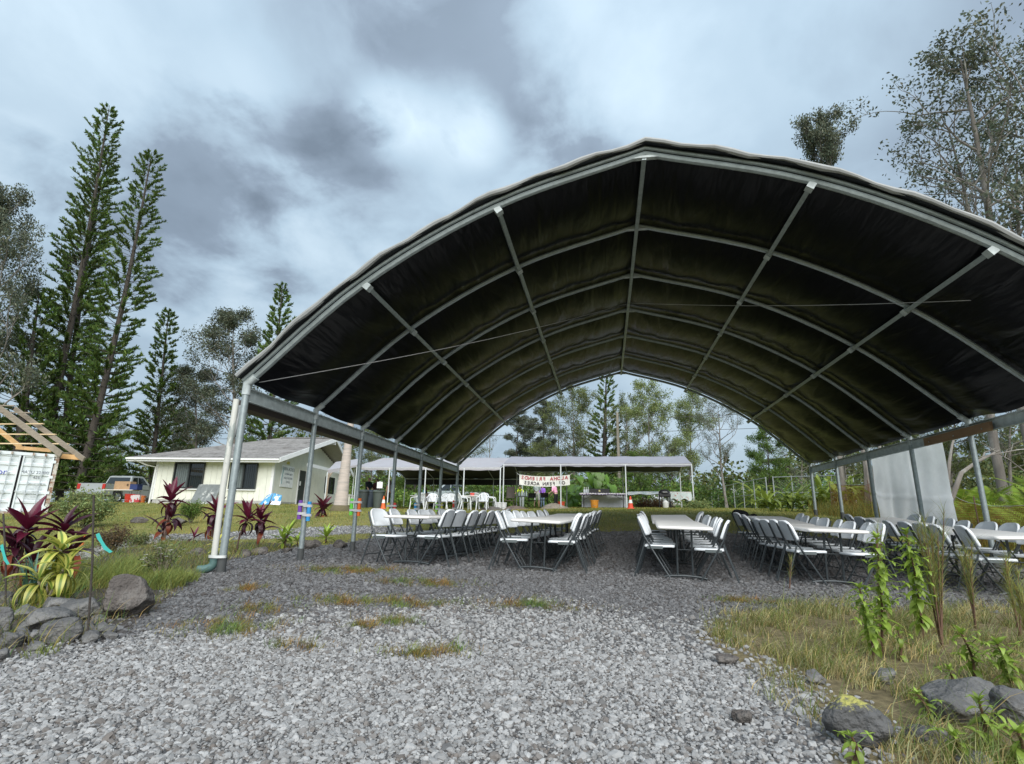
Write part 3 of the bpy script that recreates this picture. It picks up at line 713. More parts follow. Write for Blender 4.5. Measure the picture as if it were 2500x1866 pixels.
def build_house():
    Lc = Vector((-24.16, 26.32, 0)); Rc = Vector((-17.57, 26.91, 0)); U = (Rc - Lc).normalized(); V = Vector((-U.y, U.x, 0)); Wd = (Rc - Lc).length; D = 9.6
    Z0 = CZ + .56; H = 2.5; up = Vector((0, 0, 1))
    root = empty("cream_house", Vector((Lc.x, Lc.y, Z0)), label="pale cream one storey community house with grey shingle roof and white trim", cat="house")
    org = Vector((Lc.x, Lc.y, Z0)); RH = 4.25
    def P(u, v, z): return org + U * u + V * v + up * z
    MU = Matrix((U, V, up)).transposed()
    def pbox(name, c, d, m, parent=None, mb=None):
        q = MB(); q.box(P(*c), d, MU); return q.build(name, m, parent or root, False, True)
    # foundation and solid wall cores
    pbox("foundation", (Wd / 2, D / 2, -.2), (Wd - .02, D - .02, .9), mat("foundation_grey", (.42, .42, .40), .9, bump=.2))
    core = MB(); core.add([P(0.04, .04, .24), P(Wd - .04, .04, .24), P(Wd - .04, D - .04, .24), P(.04, D - .04, .24), P(.04, .04, H), P(Wd - .04, .04, H), P(Wd - .04, D - .04, H), P(.04, D - .04, H), P(Wd - .04, D / 2, RH - .22)],
        [(0, 1, 5, 4), (1, 2, 6, 8, 5), (2, 3, 7, 6), (3, 0, 4, 7)])
    wall = core.build("wall", WALLC, root, False, True)
    # siding boards, one by one, on the front and the gable wall
    bw = .305; cache = {}
    WINF = [(1.05, 2.72, .84, 2.18), (4.25, 5.72, .84, 2.18)]
    n = int(Wd / bw); bw = Wd / n
    for i in range(n):
        u0, u1 = i * bw + .006, (i + 1) * bw - .006
        segs = [(.22, H)]
        for (a, b, z0, z1) in WINF:
            if u1 > a and u0 < b: segs = [(.22, z0), (z1, H)]
        for (z0, z1) in segs:
            q = MB(); q.box(P((u0 + u1) / 2, .025, (z0 + z1) / 2), (u1 - u0, .05, z1 - z0), MU); q.build("board", WALLC, wall, False, True)
    GOP = [(3.0, 3.95, .1, 2.12), (6.9, 8.3, .95, 2.05)]
    n2 = int(D / .305); b2 = D / n2
    for i in range(n2):
        v0, v1 = i * b2 + .006, (i + 1) * b2 - .006; vc = (v0 + v1) / 2
        top = H + (RH - .25 - H) * (1 - abs(vc - D / 2) / (D / 2))
        segs = [(.22, top)]
        for (a, b, z0, z1) in GOP:
            if v1 > a and v0 < b: segs = [(.22, z0), (z1, top)] if z0 > .3 else [(z1, top)]
        for (z0, z1) in segs:
            q = MB(); q.box(P(Wd - .025, vc, (z0 + z1) / 2), (.05, v1 - v0, z1 - z0), MU); q.build("board", WALLC, wall, False, True)
    # corner boards
    for (u, v) in ((0, 0), (Wd, 0)):
        pbox("corner_board", (u, v + .03, H / 2 + .1), (.14, .14, H - .22), TRIM)
    # windows with bars
    for (a, b, z0, z1) in WINF:
        w = empty("window_group"); 
        bpy.data.objects.remove(w)
        q = MB(); q.box(P((a + b) / 2, .02, (z0 + z1) / 2), (b - a, .03, z1 - z0), MU); pane = q.build("window", GLASS, root, False, True)
        for (c, d) in (((a + b) / 2, None),):
            for (cc, dd) in ((( a, z0, z1), 'v'), ((b, z0, z1), 'v'), (((a + b) / 2, z0, z1), 'v')):
                q = MB(); q.box(P(cc[0], -.03, (z0 + z1) / 2), (.06, .07, z1 - z0 + .06), MU); q.build("frame", DARKFR, pane, False, True)
            for z in (z0, z1):
                q = MB(); q.box(P((a + b) / 2, -.028, z), (b - a - .06, .066, .06), MU); q.build("frame", DARKFR, pane, False, True)
        nb = int((b - a) / .11)
        for k in range(1, nb):
            u = a + (b - a) * k / nb
            q = MB(); q.tube([P(u, -.075, z0 + .02), P(u, -.075, z1 - .02)], .007, 5); q.build("bar", DARKFR, pane, False, True)
        q = MB(); q.box(P((a + b) / 2, -.06, z0 - .07), (b - a + .1, .1, .05), MU); q.build("sill", TRIM, pane, False, True)
        # pale curtain panel seen behind the left half
        q = MB(); q.box(P(a + (b - a) * .26, .003, (z0 + z1) / 2), ((b - a) * .44, .004, z1 - z0 - .1), MU); q.build("blind", mat("grey_blind", (.16, .19, .19), .25, spec=.8), pane, False, True)
    # door and side window on the gable wall
    a, b, z0, z1 = GOP[0]
    q = MB(); q.box(P(Wd - .02, (a + b) / 2, (z0 + z1) / 2), (.05, b - a, z1 - z0), MU); dr = q.build("door", mat("dark_green_door", (.025, .035, .035), .5), root, False, True)
    for v in (a, b):
        q = MB(); q.box(P(Wd + .01, v, (z0 + z1) / 2), (.06, .08, z1 - z0 + .1), MU); q.build("door_frame", TRIM, dr, False, True)
    q = MB(); q.lathe([(.02, 0), (.03, .02), (.03, .04), (.015, .055)], P(Wd + .01, a + .12, 1.0), 8, basis(V, U)); q.build("door_knob", GALV, dr, True, True)
    q = MB(); q.box(P(Wd + .008, (a + b) / 2 - .2, 1.35), (.004, .2, .25), MU); q.build("notice", TRIM, dr, False, True)
    a, b, z0, z1 = GOP[1]
    q = MB(); q.box(P(Wd - .02, (a + b) / 2, (z0 + z1) / 2), (.03, b - a, z1 - z0), MU); w2 = q.build("window", GLASS, root, False, True)
    for v in (a, (a + b) / 2, b):
        q = MB(); q.box(P(Wd + .02, v, (z0 + z1) / 2), (.06, .06, z1 - z0), MU); q.build("frame", DARKFR, w2, False, True)
    # roof: gable to the right, hip to the left, laid in shingle courses
    ov = .6; eL, eR = -1.35, Wd + .62; rR = Wd + 1.35; rL = 4.3; ze = H - .12; zr = RH
    def slope(name, p00, p10, p01, p11, nc, tabs):
        # courses from eave (p0x) to ridge (p1x), each a strip lapped over the one below
        for i in range(nc):
            t0, t1 = i / nc, (i + 1) / nc + .02
            q = MB(); A, B = p00.lerp(p01, t0), p10.lerp(p11, t0); C_, D_ = p10.lerp(p11, min(t1, 1)), p00.lerp(p01, min(t1, 1))
            nrm = (B - A).cross(D_ - A).normalized()
            if nrm.z < 0: nrm = -nrm
            lo = nrm * .045; hi = nrm * .02
            q.add([A + lo, B + lo, C_ + hi, D_ + hi, A - lo * .2, B - lo * .2, C_ - lo * .2, D_ - lo * .2], [(0, 1, 2, 3), (7, 6, 5, 4), (0, 4, 5, 1), (3, 2, 6, 7), (0, 3, 7, 4), (1, 5, 6, 2)])
            q.build("shingle_course", SHINGLE, roof, False, True)
    q = MB(); q.add([P(eL, -ov, ze - .02), P(eR, -ov, ze - .02), P(eR, D + ov, ze - .02), P(eL, D + ov, ze - .02), P(rR, D / 2, zr - .02), P(rL, D / 2, zr - .02)], [(0, 1, 4, 5), (2, 3, 5, 4), (3, 0, 5)])
    roof = q.build("roof", mat("roof_deck", (.35, .33, .28), .8), root, False, True)
    slope("f", P(eL, -ov, ze), P(eR, -ov, ze), P(rL, D / 2, zr), P(rR, D / 2, zr), 16, 0)
    slope("b", P(eR, D + ov, ze), P(eL, D + ov, ze), P(rR, D / 2, zr), P(rL, D / 2, zr), 8, 0)
    slope("h", P(eL, D + ov, ze), P(eL, -ov, ze), P(rL, D / 2, zr), P(rL, D / 2, zr), 12, 0)
    for i in range(24):
        u = rL + (rR - rL) * (i + .5) / 24
        q = MB(); q.box(P(u, D / 2, zr + .045), ((rR - rL) / 24 - .02, .28, .05), MU); q.build("ridge_cap", SHINGLE, roof, False, True)
    # fascias and gutter
    q = MB(); q.bar(P(eL, -ov - .03, ze - .09), P(eR, -ov - .03, ze - .09), .035, .20); q.build("fascia", TRIM, root, False, True)
    q = MB(); q.bar(P(eL, -ov - .10, ze - .04), P(eR, -ov - .10, ze - .04), .10, .09); q.build("gutter", TRIM, root, False, True)
    q = MB(); q.bar(P(eR + .02, -ov - .05, ze - .05), P(rR + .02, D / 2, zr - .05), .04, .24); q.build("barge_board", TRIM, root, False, True)
    q = MB(); q.bar(P(eR + .02, D + ov, ze - .05), P(rR + .02, D / 2, zr - .05), .04, .24); q.build("barge_board", TRIM, root, False, True)
    q = MB(); q.bar(P(eL - .03, D + ov, ze - .08), P(eL - .03, -ov, ze - .08), .035, .2); q.build("fascia", TRIM, root, False, True)
    q = MB(); q.add([P(eL, -ov, ze - .16), P(eR, -ov, ze - .16), P(eR, .0, ze - .10), P(eL, 0, ze - .10)], [(0, 1, 2, 3)]); q.build("soffit", TRIM, root, False, True)
    for v in (D / 2 - .05, .2, D - .2):
        z = zr - .3 if abs(v - D / 2) < 1 else H - .12
        q = MB(); q.bar(P(Wd - .1, v, z), P((rR if abs(v - D / 2) < 1 else eR) - .02, v, z), .09, .18); q.build("lookout_beam", TRIM, root, False, True)
    q = MB(); q.tube([P(eL + .5, -ov - .1, ze - .1), P(eL + .9, -.3, ze - .35), P(-.02, -.08, ze - .45), P(-.06, -.08, .0), P(-.25, -.3, -.12)], .05, 8); q.build("downpipe", TRIM, root, True, True)
    # porch frame of raw lumber beside the door
    LUM = mat("weathered_lumber", (.55, .44, .33), .85, 0, .2, 4, .15, 40, stretch=(1, 1, 6))
    q = MB(); q.bar(P(Wd + .9, 5.1, -.2), P(Wd + .9, 5.1, 2.15), .11, .11); q.build("porch_post", LUM, root, False, True)
    q = MB(); q.bar(P(Wd + .75, 2.4, 2.38), P(Wd + .95, 8.6, 2.30), .09, .2); q.build("porch_beam", TRIM, root, False, True)
    q = MB(); q.bar(P(Wd + .88, 5.1, 1.75), P(Wd + .9, 5.7, 2.25), .08, .08); q.build("porch_brace", LUM, root, False, True)
    q = MB(); q.box(P(Wd + .4, 4.0, -.05), (.8, 1.6, .16), MU); q.build("door_step", mat("brick_step", (.32, .17, .12), .9), root, False, True)
    q = MB(); q.box(P(Wd + 1.3, 8.4, .38), (.9, 3.0, .9), MU); q.build("porch_bench_wall", WALLC, root, False, True)
    q = MB(); q.box(P(Wd + 1.3, 8.4, .86), (1.0, 3.1, .06), MU); q.build("porch_bench_cap", TRIM, root, False, True)
    # community sign on the gable wall
    sg = empty("wall_sign", P(Wd + .03, 1.55, 1.62), label="white sign with dark lettering on the side wall of the house", cat="sign")
    q = MB(); q.box((0, 0, 0), (.03, 1.45, 1.2), MU); q.build("board", mat("sign_white", (.82, .84, .84), .5), sg)
    INK = mat("sign_ink", (.05, .07, .10), .6)
    for (t, z, sz, off) in (("FERN ACRES", .40, .255, .06), ("COMMUNITY", .12, .15, .12), ("ASSOCIATION", -.1, .15, .12), ("OFFICE", -.32, .15, .12)):
        me = text_mesh("lettering", t, sz, INK); o = link("lettering", me, sg); o.matrix_local = Matrix.Translation(U * .017 + V * off + up * z) @ basis(V, U).to_4x4()
    q = MB(); q.tube(arc([U * .018 + V * -.62 + up * -.45, U * .018 + V * -.6 + up * 0, U * .018 + V * -.5 + up * .45], 5), .02, 6); q.build("fern_emblem", mat("fern_emblem", (.12, .28, .30), .6), sg)
    nm = empty("number_plate", P(Wd + .03, 1.5, 2.38), label="small yellow number plate above the white sign on the house", cat="sign")
    q = MB(); q.box((0, 0, 0), (.02, .32, .16), MU); q.build("plate", mat("yellow_plate", (.55, .48, .08), .5), nm)
    # sheet of board leaning on the front wall, blue display board by the corner
    ln = empty("plywood_board", P(3.25, -.45, .0), label="grey stained sheet of board leaning against the front wall of the house", cat="panel")
    q = MB(); q.add([P(2.55, -.62, -.1) - P(3.25, -.45, 0), P(3.85, -.62, -.1) - P(3.25, -.45, 0), P(3.85, -.10, 1.02) - P(3.25, -.45, 0), P(2.62, -.10, 1.02) - P(3.25, -.45, 0)], [(0, 1, 2, 3)])
    q.add([Vector(p) + Vector((.02, .03, .02)) for p in q.v[:4]], [(3, 2, 1, 0)])
    q.f += [(0, 4, 5, 1), (1, 5, 6, 2), (2, 6, 7, 3), (3, 7, 4, 0)]
    q.build("sheet", mat("stained_board", (.17, .19, .19), .6, 0, .3, 3, .1, 20, second=(.42, .44, .42), sec_scale=1.6, sec_lo=.5, sec_hi=.56), ln)
    bd = empty("display_board", P(Wd + .35, -.35, .0), label="blue and white folded display board on the lawn at the house corner", cat="board")
    for s in (-1, 1):
        q = MB(); q.add([Vector((s * .02, 0, .62)), Vector((s * .50, -.12 * s + .1, .5)), Vector((s * .55, -.25 + .1 * s, 0)), Vector((s * .04, -.28, .02))], [(0, 1, 2, 3)])
        q.add([p + Vector((0, .025, 0)) for p in [Vector(v) for v in q.v[:4]]], [(3, 2, 1, 0)]); q.f += [(0, 4, 5, 1), (1, 5, 6, 2), (2, 6, 7, 3), (3, 7, 4, 0)]
        q.build("leaf", mat("blue_board", (.06, .30, .58), .5, 0, .3, 6, second=(.75, .8, .85), sec_scale=3, sec_lo=.5, sec_hi=.54), bd)
    return P, U, V
HP, HU, HV = build_house()

# ------------------------------------------------------------------ shipping container and lumber frame above it
def build_container():
    P0 = Vector((-23.26, 20.0, 0)); X = Vector((-.640, -.768, 0)).normalized(); Yd = Vector((-.754, .656, 0)).normalized(); Yd = Vector((X.y, -X.x, 0)); 
    if Yd.y < 0: Yd = -Yd
    up = Vector((0, 0, 1)); zt = CZ + 2.44; zb = zt - 2.59; org = Vector((P0.x, P0.y, zb)); Mx = Matrix((X, Yd, up)).transposed(); Wc, Ln, Hc = 2.44, 6.06, 2.59
    def P(x, y, z): return org + X * x + Yd * y + up * z
    WC = mat("container_white", (.70, .75, .77), .55, 0, .07, 2, .03, 40, second=(.40, .30, .22), sec_scale=4, sec_lo=.66, sec_hi=.76)
    RUST = mat("rusty_container_frame", (.58, .56, .50), .75, .1, .15, 3, .1, 30, second=(.24, .12, .07), sec_scale=3.5, sec_lo=.46, sec_hi=.58)
    ROD = mat("container_rod", (.52, .56, .58), .5, .2); SEAL = mat("door_seal", (.03, .03, .035), .8)
    root = empty("shipping_container", org, label="white steel shipping container with double doors under a lumber roof frame", cat="container")
    def bx(name, c, d, m, par=None):
        q = MB(); q.box(P(*c), d, Mx); return q.build(name, m, par or root, False, True)
    for x in (.07, Wc - .07): bx("corner_post", (x, .08, Hc / 2), (.14, .16, Hc - .02), RUST)
    for x in (.09, Wc - .09):
        for z in (.06, Hc - .06): bx("corner_casting", (x, .08, z), (.185, .19, .125), RUST)
    bx("top_rail", (Wc / 2, .07, Hc - .075), (Wc - .37, .12, .13), WC); bx("bottom_rail", (Wc / 2, .07, .08), (Wc - .37, .12, .15), RUST)
    for sx in (.03, Wc - .03):
        # corrugated side wall
        pts = []; n = 22
        q = MB(); V_ = []
        for i in range(n * 4 + 1):
            y = .16 + (Ln - .2) * i / (n * 4); d = .035 if (i % 4) in (0, 1) else 0
            V_ += [P(sx + (d if sx < 1 else -d), y, .12), P(sx + (d if sx < 1 else -d), y, Hc - .12)]
        q.add(V_, [(2 * i, 2 * i + 2, 2 * i + 3, 2 * i + 1) for i in range(n * 4)]); q.build("side_wall", WC, root, False, True)
        bx("side_rail", (sx, Ln / 2, Hc - .06), (.06, Ln - .2, .1), RUST); bx("side_rail", (sx, Ln / 2, .07), (.06, Ln - .2, .14), RUST)
    bx("roof_panel", (Wc / 2, Ln / 2, Hc - .03), (Wc - .1, Ln - .1, .03), WC); bx("end_wall", (Wc / 2, Ln - .05, Hc / 2), (Wc - .1, .05, Hc - .1), WC)
    for (x0, x1) in ((.16, Wc / 2 - .02), (Wc / 2 + .02, Wc - .16)):
        # horizontally corrugated door leaf
        q = MB(); zs = [(.16, 0)]; z = .20
        nr_ = 6; hh = (Hc - .32) / nr_
        for k in range(nr_):
            zs += [(.18 + hh * k + hh * .12, 0), (.18 + hh * k + hh * .22, .035), (.18 + hh * k + hh * .78, .035), (.18 + hh * k + hh * .88, 0)]
        zs.append((Hc - .15, 0)); V_ = []
        for (z, d) in zs: V_ += [P(x0 + .07, .035 + d, z), P(x1 - .07, .035 + d, z)]
        q.add(V_, [(2 * i, 2 * i + 1, 2 * i + 3, 2 * i + 2) for i in range(len(zs) - 1)]); door = q.build("door", WC, root, False, True)
        for x in (x0 + .035, x1 - .035): bx("door_stile", (x, .03, Hc / 2), (.07, .05, Hc - .31), WC, door)
        for x in (x0 + .005, x1 - .005): bx("seal", (x, .02, Hc / 2), (.018, .05, Hc - .3), SEAL, door)
        for fx in (.30, .68):
            x = x0 + (x1 - x0) * fx
            q = MB(); q.tube([P(x, -.035, .1), P(x, -.035, Hc - .06)], .017, 7); q.build("lock_rod", ROD, door, True, True)
            for z in (.22, .9, 1.7, 2.3): bx("rod_bracket", (x, -.015, z), (.08, .05, .07), ROD, door)
            bx("rod_cam", (x, -.04, Hc - .07), (.07, .07, .1), RUST, door)
            q = MB(); q.bar(P(x, -.06, 1.0), P(x + .35, -.06, .97), .012, .03); q.build("handle", ROD, door, False, True)
        hx = x0 if x0 < 1 else x1
        for z in (.35, .95, 1.6, 2.25): bx("hinge", (hx + (-.02 if x0 < 1 else .02), .0, z), (.1, .07, .12), WC, door)
    # lettering (door on the left carries the line's name)
    n = -Yd; Bs = basis(-X, n); BLUE = mat("blue_paint", (.05, .07, .40), .6); GREY = mat("grey_paint", (.10, .11, .13), .7); PALE = mat("pale_print", (.35, .38, .42), .7)
    def put(t, sz, c, m):
        o = link("lettering", text_mesh("lettering", t, sz, m), root); o.matrix_local = Matrix.Translation(P(*c) - org) @ Bs.to_4x4()
    put("Matson", .33, (Wc / 2 + .80, .026, 1.73), BLUE); put("MATU 228005", .165, (.67, .026, 1.77), GREY); put("1", .165, (.22, .026, 1.77), GREY); put("4261", .155, (.58, .026, 1.56), GREY)
    for k in range(7): put(("MAX WT 30.480 KG", "67.200 LB", "TARE 3.750 KG", "8.270 LB", "NET 26.730 KG", "58.930 LB", "CU CAP 67.6 M")[k], .062, (.55, .026, 1.30 - .105 * k), PALE)
    # rafters, battens and a tie beam of the lean-to roof over the container
    fr = empty("lumber_roof_frame", P(.3, .5, Hc), label="open roof frame of raw and weathered lumber above the white container", cat="roof frame")
    LB = mat("grey_lumber", (.26, .22, .17), .85, 0, .2, 3, .2, 30, stretch=(1, 1, 5)); LO = mat("new_lumber", (.62, .38, .17), .8, 0, .18, 3, .1, 30); LY = mat("pale_batten", (.66, .50, .30), .8, 0, .15, 3)
    Ya = 20.0
    def seg(name, a, b, w, h, m):
        q = MB(); q.bar(a, b, w, h); q.build(name, m, fr, False, True)
    Yd_ = 20.2
    A = at(205, 1122, Yd_); B = at(36, 998, Yd_ + .6); seg("rafter", A, B, .06, .2, LB)
    A2 = at(150, 1110, Yd_ - .4); B2 = at(-30, 975, Yd_ + .2); seg("rafter", A2, B2, .06, .24, LB)
    A3 = at(50, 1092, Yd_ + 1.2); B3 = at(-60, 1005, Yd_ + 1.6); seg("rafter", A3, B3, .06, .2, LO)
    for k, (xa, ya, xb, yb) in enumerate(((36, 991, -40, 990), (75, 1008, -40, 1007), (107, 1035, -40, 1036), (137, 1061, -40, 1060), (168, 1084, -40, 1083), (178, 1107, 145, 1106))):
        seg("batten", at(xa, ya, Yd_ + .25), at(xb, yb, Yd_ - .1), .09, .045, LY if k in (2, 3, 4) else LB)
    seg("tie_beam", at(200, 1118, Yd_ + .1), at(150, 1114, Yd_), .06, .2, LO)
    seg("tie_beam", at(125, 1100, Yd_ + .5), at(40, 1093, Yd_ + .9), .05, .16, LO)
build_container()

# ------------------------------------------------------------------ white canopies behind
def canopy(name, label, x0, x1, yf, yb, zeave, rise, posts, mats, sag=.022, flap=0):
    root = empty(name, ((x0 + x1) / 2, yf, gz((x0 + x1) / 2, yf)), label=label, cat="canopy")
    ym = (yf + yb) / 2; top, under = mats
    rs = random.Random(int(abs(x0) * 10))
    def roofpt(u, y_, off=0):
        x = x0 + (x1 - x0) * u; t = 1 - abs(y_ - ym) / (ym - yf); z = zeave + rise * t
        nb = len(posts) - 1
        return Vector((x, y_, z + off - sag * abs(math.sin(math.pi * u * nb)) * (1 - t * .3) + .012 * math.sin(u * 60 + y_ * 3)))
    ys = [yf + (yb - yf) * k / 10 for k in range(11)]
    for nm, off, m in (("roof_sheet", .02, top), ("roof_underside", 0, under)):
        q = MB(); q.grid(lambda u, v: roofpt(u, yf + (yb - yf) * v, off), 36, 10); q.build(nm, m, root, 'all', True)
    q = MB(); q.grid(lambda u, v: roofpt(u, yf - .02, 0.02 - .16 * v + .005 * math.sin(u * 90) * v), 48, 2); q.build("valance", top, root, 'all', True)
    PIPE = mat("white_pipe", (.68, .71, .72), .45, .2)
    for y_ in (yf, yb):
        for (u) in posts:
            x = x0 + (x1 - x0) * u; g = gz(x, y_)
            q = MB(); q.tube([(x, y_, g), (x, y_, zeave - .03)], .032, 8); q.build("post", PIPE, root, True, True)
            q = MB(); q.box((x, y_, g + .01), (.16, .16, .02)); q.build("base_plate", PIPE, root, False, True)
        q = MB(); q.tube([(x0, y_, zeave - .045), (x1, y_, zeave - .045)], .026, 7); q.build("eave_pipe", PIPE, root, True, True)
    q = MB(); q.tube([(x0, ym, zeave + rise - .045), (x1, ym, zeave + rise - .045)], .026, 7); q.build("ridge_pipe", PIPE, root, True, True)
    for u in posts:
        x = x0 + (x1 - x0) * u
        q = MB(); q.tube([(x, yf, zeave - .04), (x, ym, zeave + rise - .05), (x, yb, zeave - .04)], .026, 7); q.build("rafter_pipe", PIPE, root, True, True)
    if flap:
        q = MB(); q.grid(lambda u, v: Vector((x0 + (x1 - x0) * u, yb + .03 * math.sin(u * 40) * v, zeave - .02 - flap * v)), 40, 2); q.build('rear_flap', under, root, 'all', True)
    return root
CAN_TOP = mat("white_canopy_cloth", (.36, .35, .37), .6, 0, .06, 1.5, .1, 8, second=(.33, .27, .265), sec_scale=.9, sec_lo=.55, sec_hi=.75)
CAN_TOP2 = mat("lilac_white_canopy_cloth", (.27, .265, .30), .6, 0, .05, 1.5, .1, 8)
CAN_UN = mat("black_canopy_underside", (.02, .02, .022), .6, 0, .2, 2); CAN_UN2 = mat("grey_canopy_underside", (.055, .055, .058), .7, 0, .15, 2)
cA0, cA1 = at(866, 1140, 28.5).x, at(1222, 1140, 28.5).x
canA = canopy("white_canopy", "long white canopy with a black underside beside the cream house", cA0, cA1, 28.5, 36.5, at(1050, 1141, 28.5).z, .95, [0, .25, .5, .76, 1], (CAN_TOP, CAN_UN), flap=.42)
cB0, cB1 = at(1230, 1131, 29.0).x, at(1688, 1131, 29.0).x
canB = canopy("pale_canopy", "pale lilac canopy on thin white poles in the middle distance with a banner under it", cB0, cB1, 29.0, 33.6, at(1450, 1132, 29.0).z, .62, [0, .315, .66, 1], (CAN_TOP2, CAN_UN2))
# awning strip at the left of the first canopy
aw = empty("white_awning", (at(830, 1150, 27.5).x, 27.5, gz(at(830, 1150, 27.5).x, 27.5)), label="small white awning sloping down between the house porch and the long canopy", cat="awning")
q = MB(); a_, b_, c_, d_ = at(800, 1148, 26.0), at(872, 1135, 27.2), at(880, 1120, 30.0), at(820, 1128, 29.5)
q.add([a_, b_, c_, d_, a_ - Vector((0, 0, .18)), b_ - Vector((0, 0, .1)), c_ - Vector((0, 0, .05)), d_ - Vector((0, 0, .05))], [(0, 1, 2, 3), (0, 4, 5, 1), (1, 5, 6, 2), (2, 6, 7, 3), (3, 7, 4, 0), (4, 7, 6, 5)])
q.build("cloth", CAN_TOP, aw, False, True)
for pt in (a_, b_):
    q = MB(); q.tube([(pt.x, pt.y, gz(pt.x, pt.y)), (pt.x, pt.y, pt.z - .1)], .03, 7); q.build("pole", mat("white_pipe", (.68, .71, .72)), aw, True, True)

# banner hung on the far side of the second canopy; seen from behind, so it reads mirrored
def build_banner():
    yb = 29.3; a = at(1268, 1158, yb); b = at(1391, 1160, yb); h = .54
    root = empty("banner", (a.x + b.x) / 2 * Vector((1, 0, 0)) + Vector((0, yb, (a.z + b.z) / 2 - h)), label="white hand lettered banner hung under the pale canopy, seen from behind", cat="banner")
    w = b.x - a.x; n = 14
    def pt(u, v): return Vector((-w / 2 + w * u, .02 * math.sin(u * 9), h - h * v - .10 * math.sin(math.pi * u)))
    q = MB(); q.grid(pt, n, 3); q.add([Vector(p) + Vector((0, .008, 0)) for p in q.v], [tuple(reversed(f)) for f in q.f]); q.build("cloth", mat("banner_cloth", (.86, .85, .80), .7, trans=.15), root, 'all')
    RED = mat("banner_red", (.42, .03, .05), .7); BLK = mat("banner_black", (.03, .02, .03), .7)
    def line(t, z, m, sz):
        k = len(t); 
        for i, ch in enumerate(t):
            if ch == ' ': continue
            u = 1 - (i + .5) / k * .94 - .03
            p = pt(u, 0); o = link("letter", text_mesh("letter", ch, sz, m, .003, mirror=True, bold=.005), root)
            o.location = (p.x, -.02 + .02 * math.sin(u * 9), p.z - z); o.rotation_euler = (R(90), 0, 0)
    line("ALOHA FRIENDS", .145, RED, .255); line(" OF FERN ACRES ", .40, BLK, .24)
    q = MB(); q.tube([pt(0, .05), pt(0, .05) + Vector((-.15, 0, .12))], .01, 5); q.build("tie_cord", mat("white_pipe", (1, 1, 1)), root); q = MB(); q.tube([pt(1, .05), pt(1, .05) + Vector((.15, 0, .12))], .01, 5); q.build("tie_cord", mat("white_pipe", (1, 1, 1)), root)
build_banner()

# ------------------------------------------------------------------ small house far behind the canopies
def far_house():
    Y = 62; a = at(1190, 1200, Y); b = at(1350, 1200, Y); org = Vector((a.x, Y, gz(a.x, Y)))
    root = empty("far_house", org, label="small white house half hidden by trees beyond the canopies", cat="house")
    w = b.x - a.x; WM = mat("far_white_wall", (.70, .70, .67), .8)
    q = MB(); q.box(org + Vector((w / 2, 2.5, 2.4)), (w, 5, 5.0)); wl = q.build("wall", WM, root, False, True)
    for k in range(5):
        q = MB(); q.box(org + Vector((w * (k + .5) / 5, -.02, 3.9)), (w / 5 * .55, .1, 1.2)); wn = q.build("window", GLASS, root, False, True)
        q = MB(); q.box(org + Vector((w * (k + .5) / 5, -.09, 3.25)), (w / 5 * .62, .06, .1)); q.build("sill", TRIM, wn, False, True)
    q = MB(); q.prism([Vector((-.4, -.6, 4.9)), Vector((-.4, 5.6, 4.9)), Vector((-.4, 2.5, 6.2))], org, org + Vector((w + .8, 0, 0))); q.build("roof", SHINGLE, root, False, True)
far_house()
# ------------------------------------------------------------------ vehicles
def car_paint(name, c): return mat(name, c, .32, .30, .05, 2, coat=.6)
TYRE = mat("tyre_rubber", (.02, .02, .02), .85); RIM = mat("alloy_rim", (.55, .56, .57), .3, .8); BLACKPL = mat("black_plastic", (.02, .02, .022), .55)
def arch_profile(x0, x1, zb, wheels, r_, n=8):
    pts = [(x0, zb)]
    for wx in wheels:
        pts.append((wx - r_, zb))
        for k in range(1, n): a = math.pi * (1 - k / n); pts.append((wx + r_ * math.cos(a), zb + r_ * math.sin(a) * .95))
        pts.append((wx + r_, zb))
    pts.append((x1, zb)); return pts
def add_wheels(root, xs, half, r_):
    for x in xs:
        for s in (-1, 1):
            M = basis((1, 0, 0), (0, s, 0))
            q = MB(); q.lathe([(r_ * .6, 0), (r_ * .92, 0), (r_, .05), (r_, .17), (r_ * .93, .23), (r_ * .62, .23)], (x, s * (half - .23), r_), 22, M, False); wl = q.build("wheel", TYRE, root, True)
            q = MB(); q.lathe([(r_ * .62, .215), (r_ * .58, .19), (r_ * .25, .205), (.05, .225), (.01, .225)], (x, s * (half - .23), r_), 10, M, False); q.build("rim", RIM, wl, True)
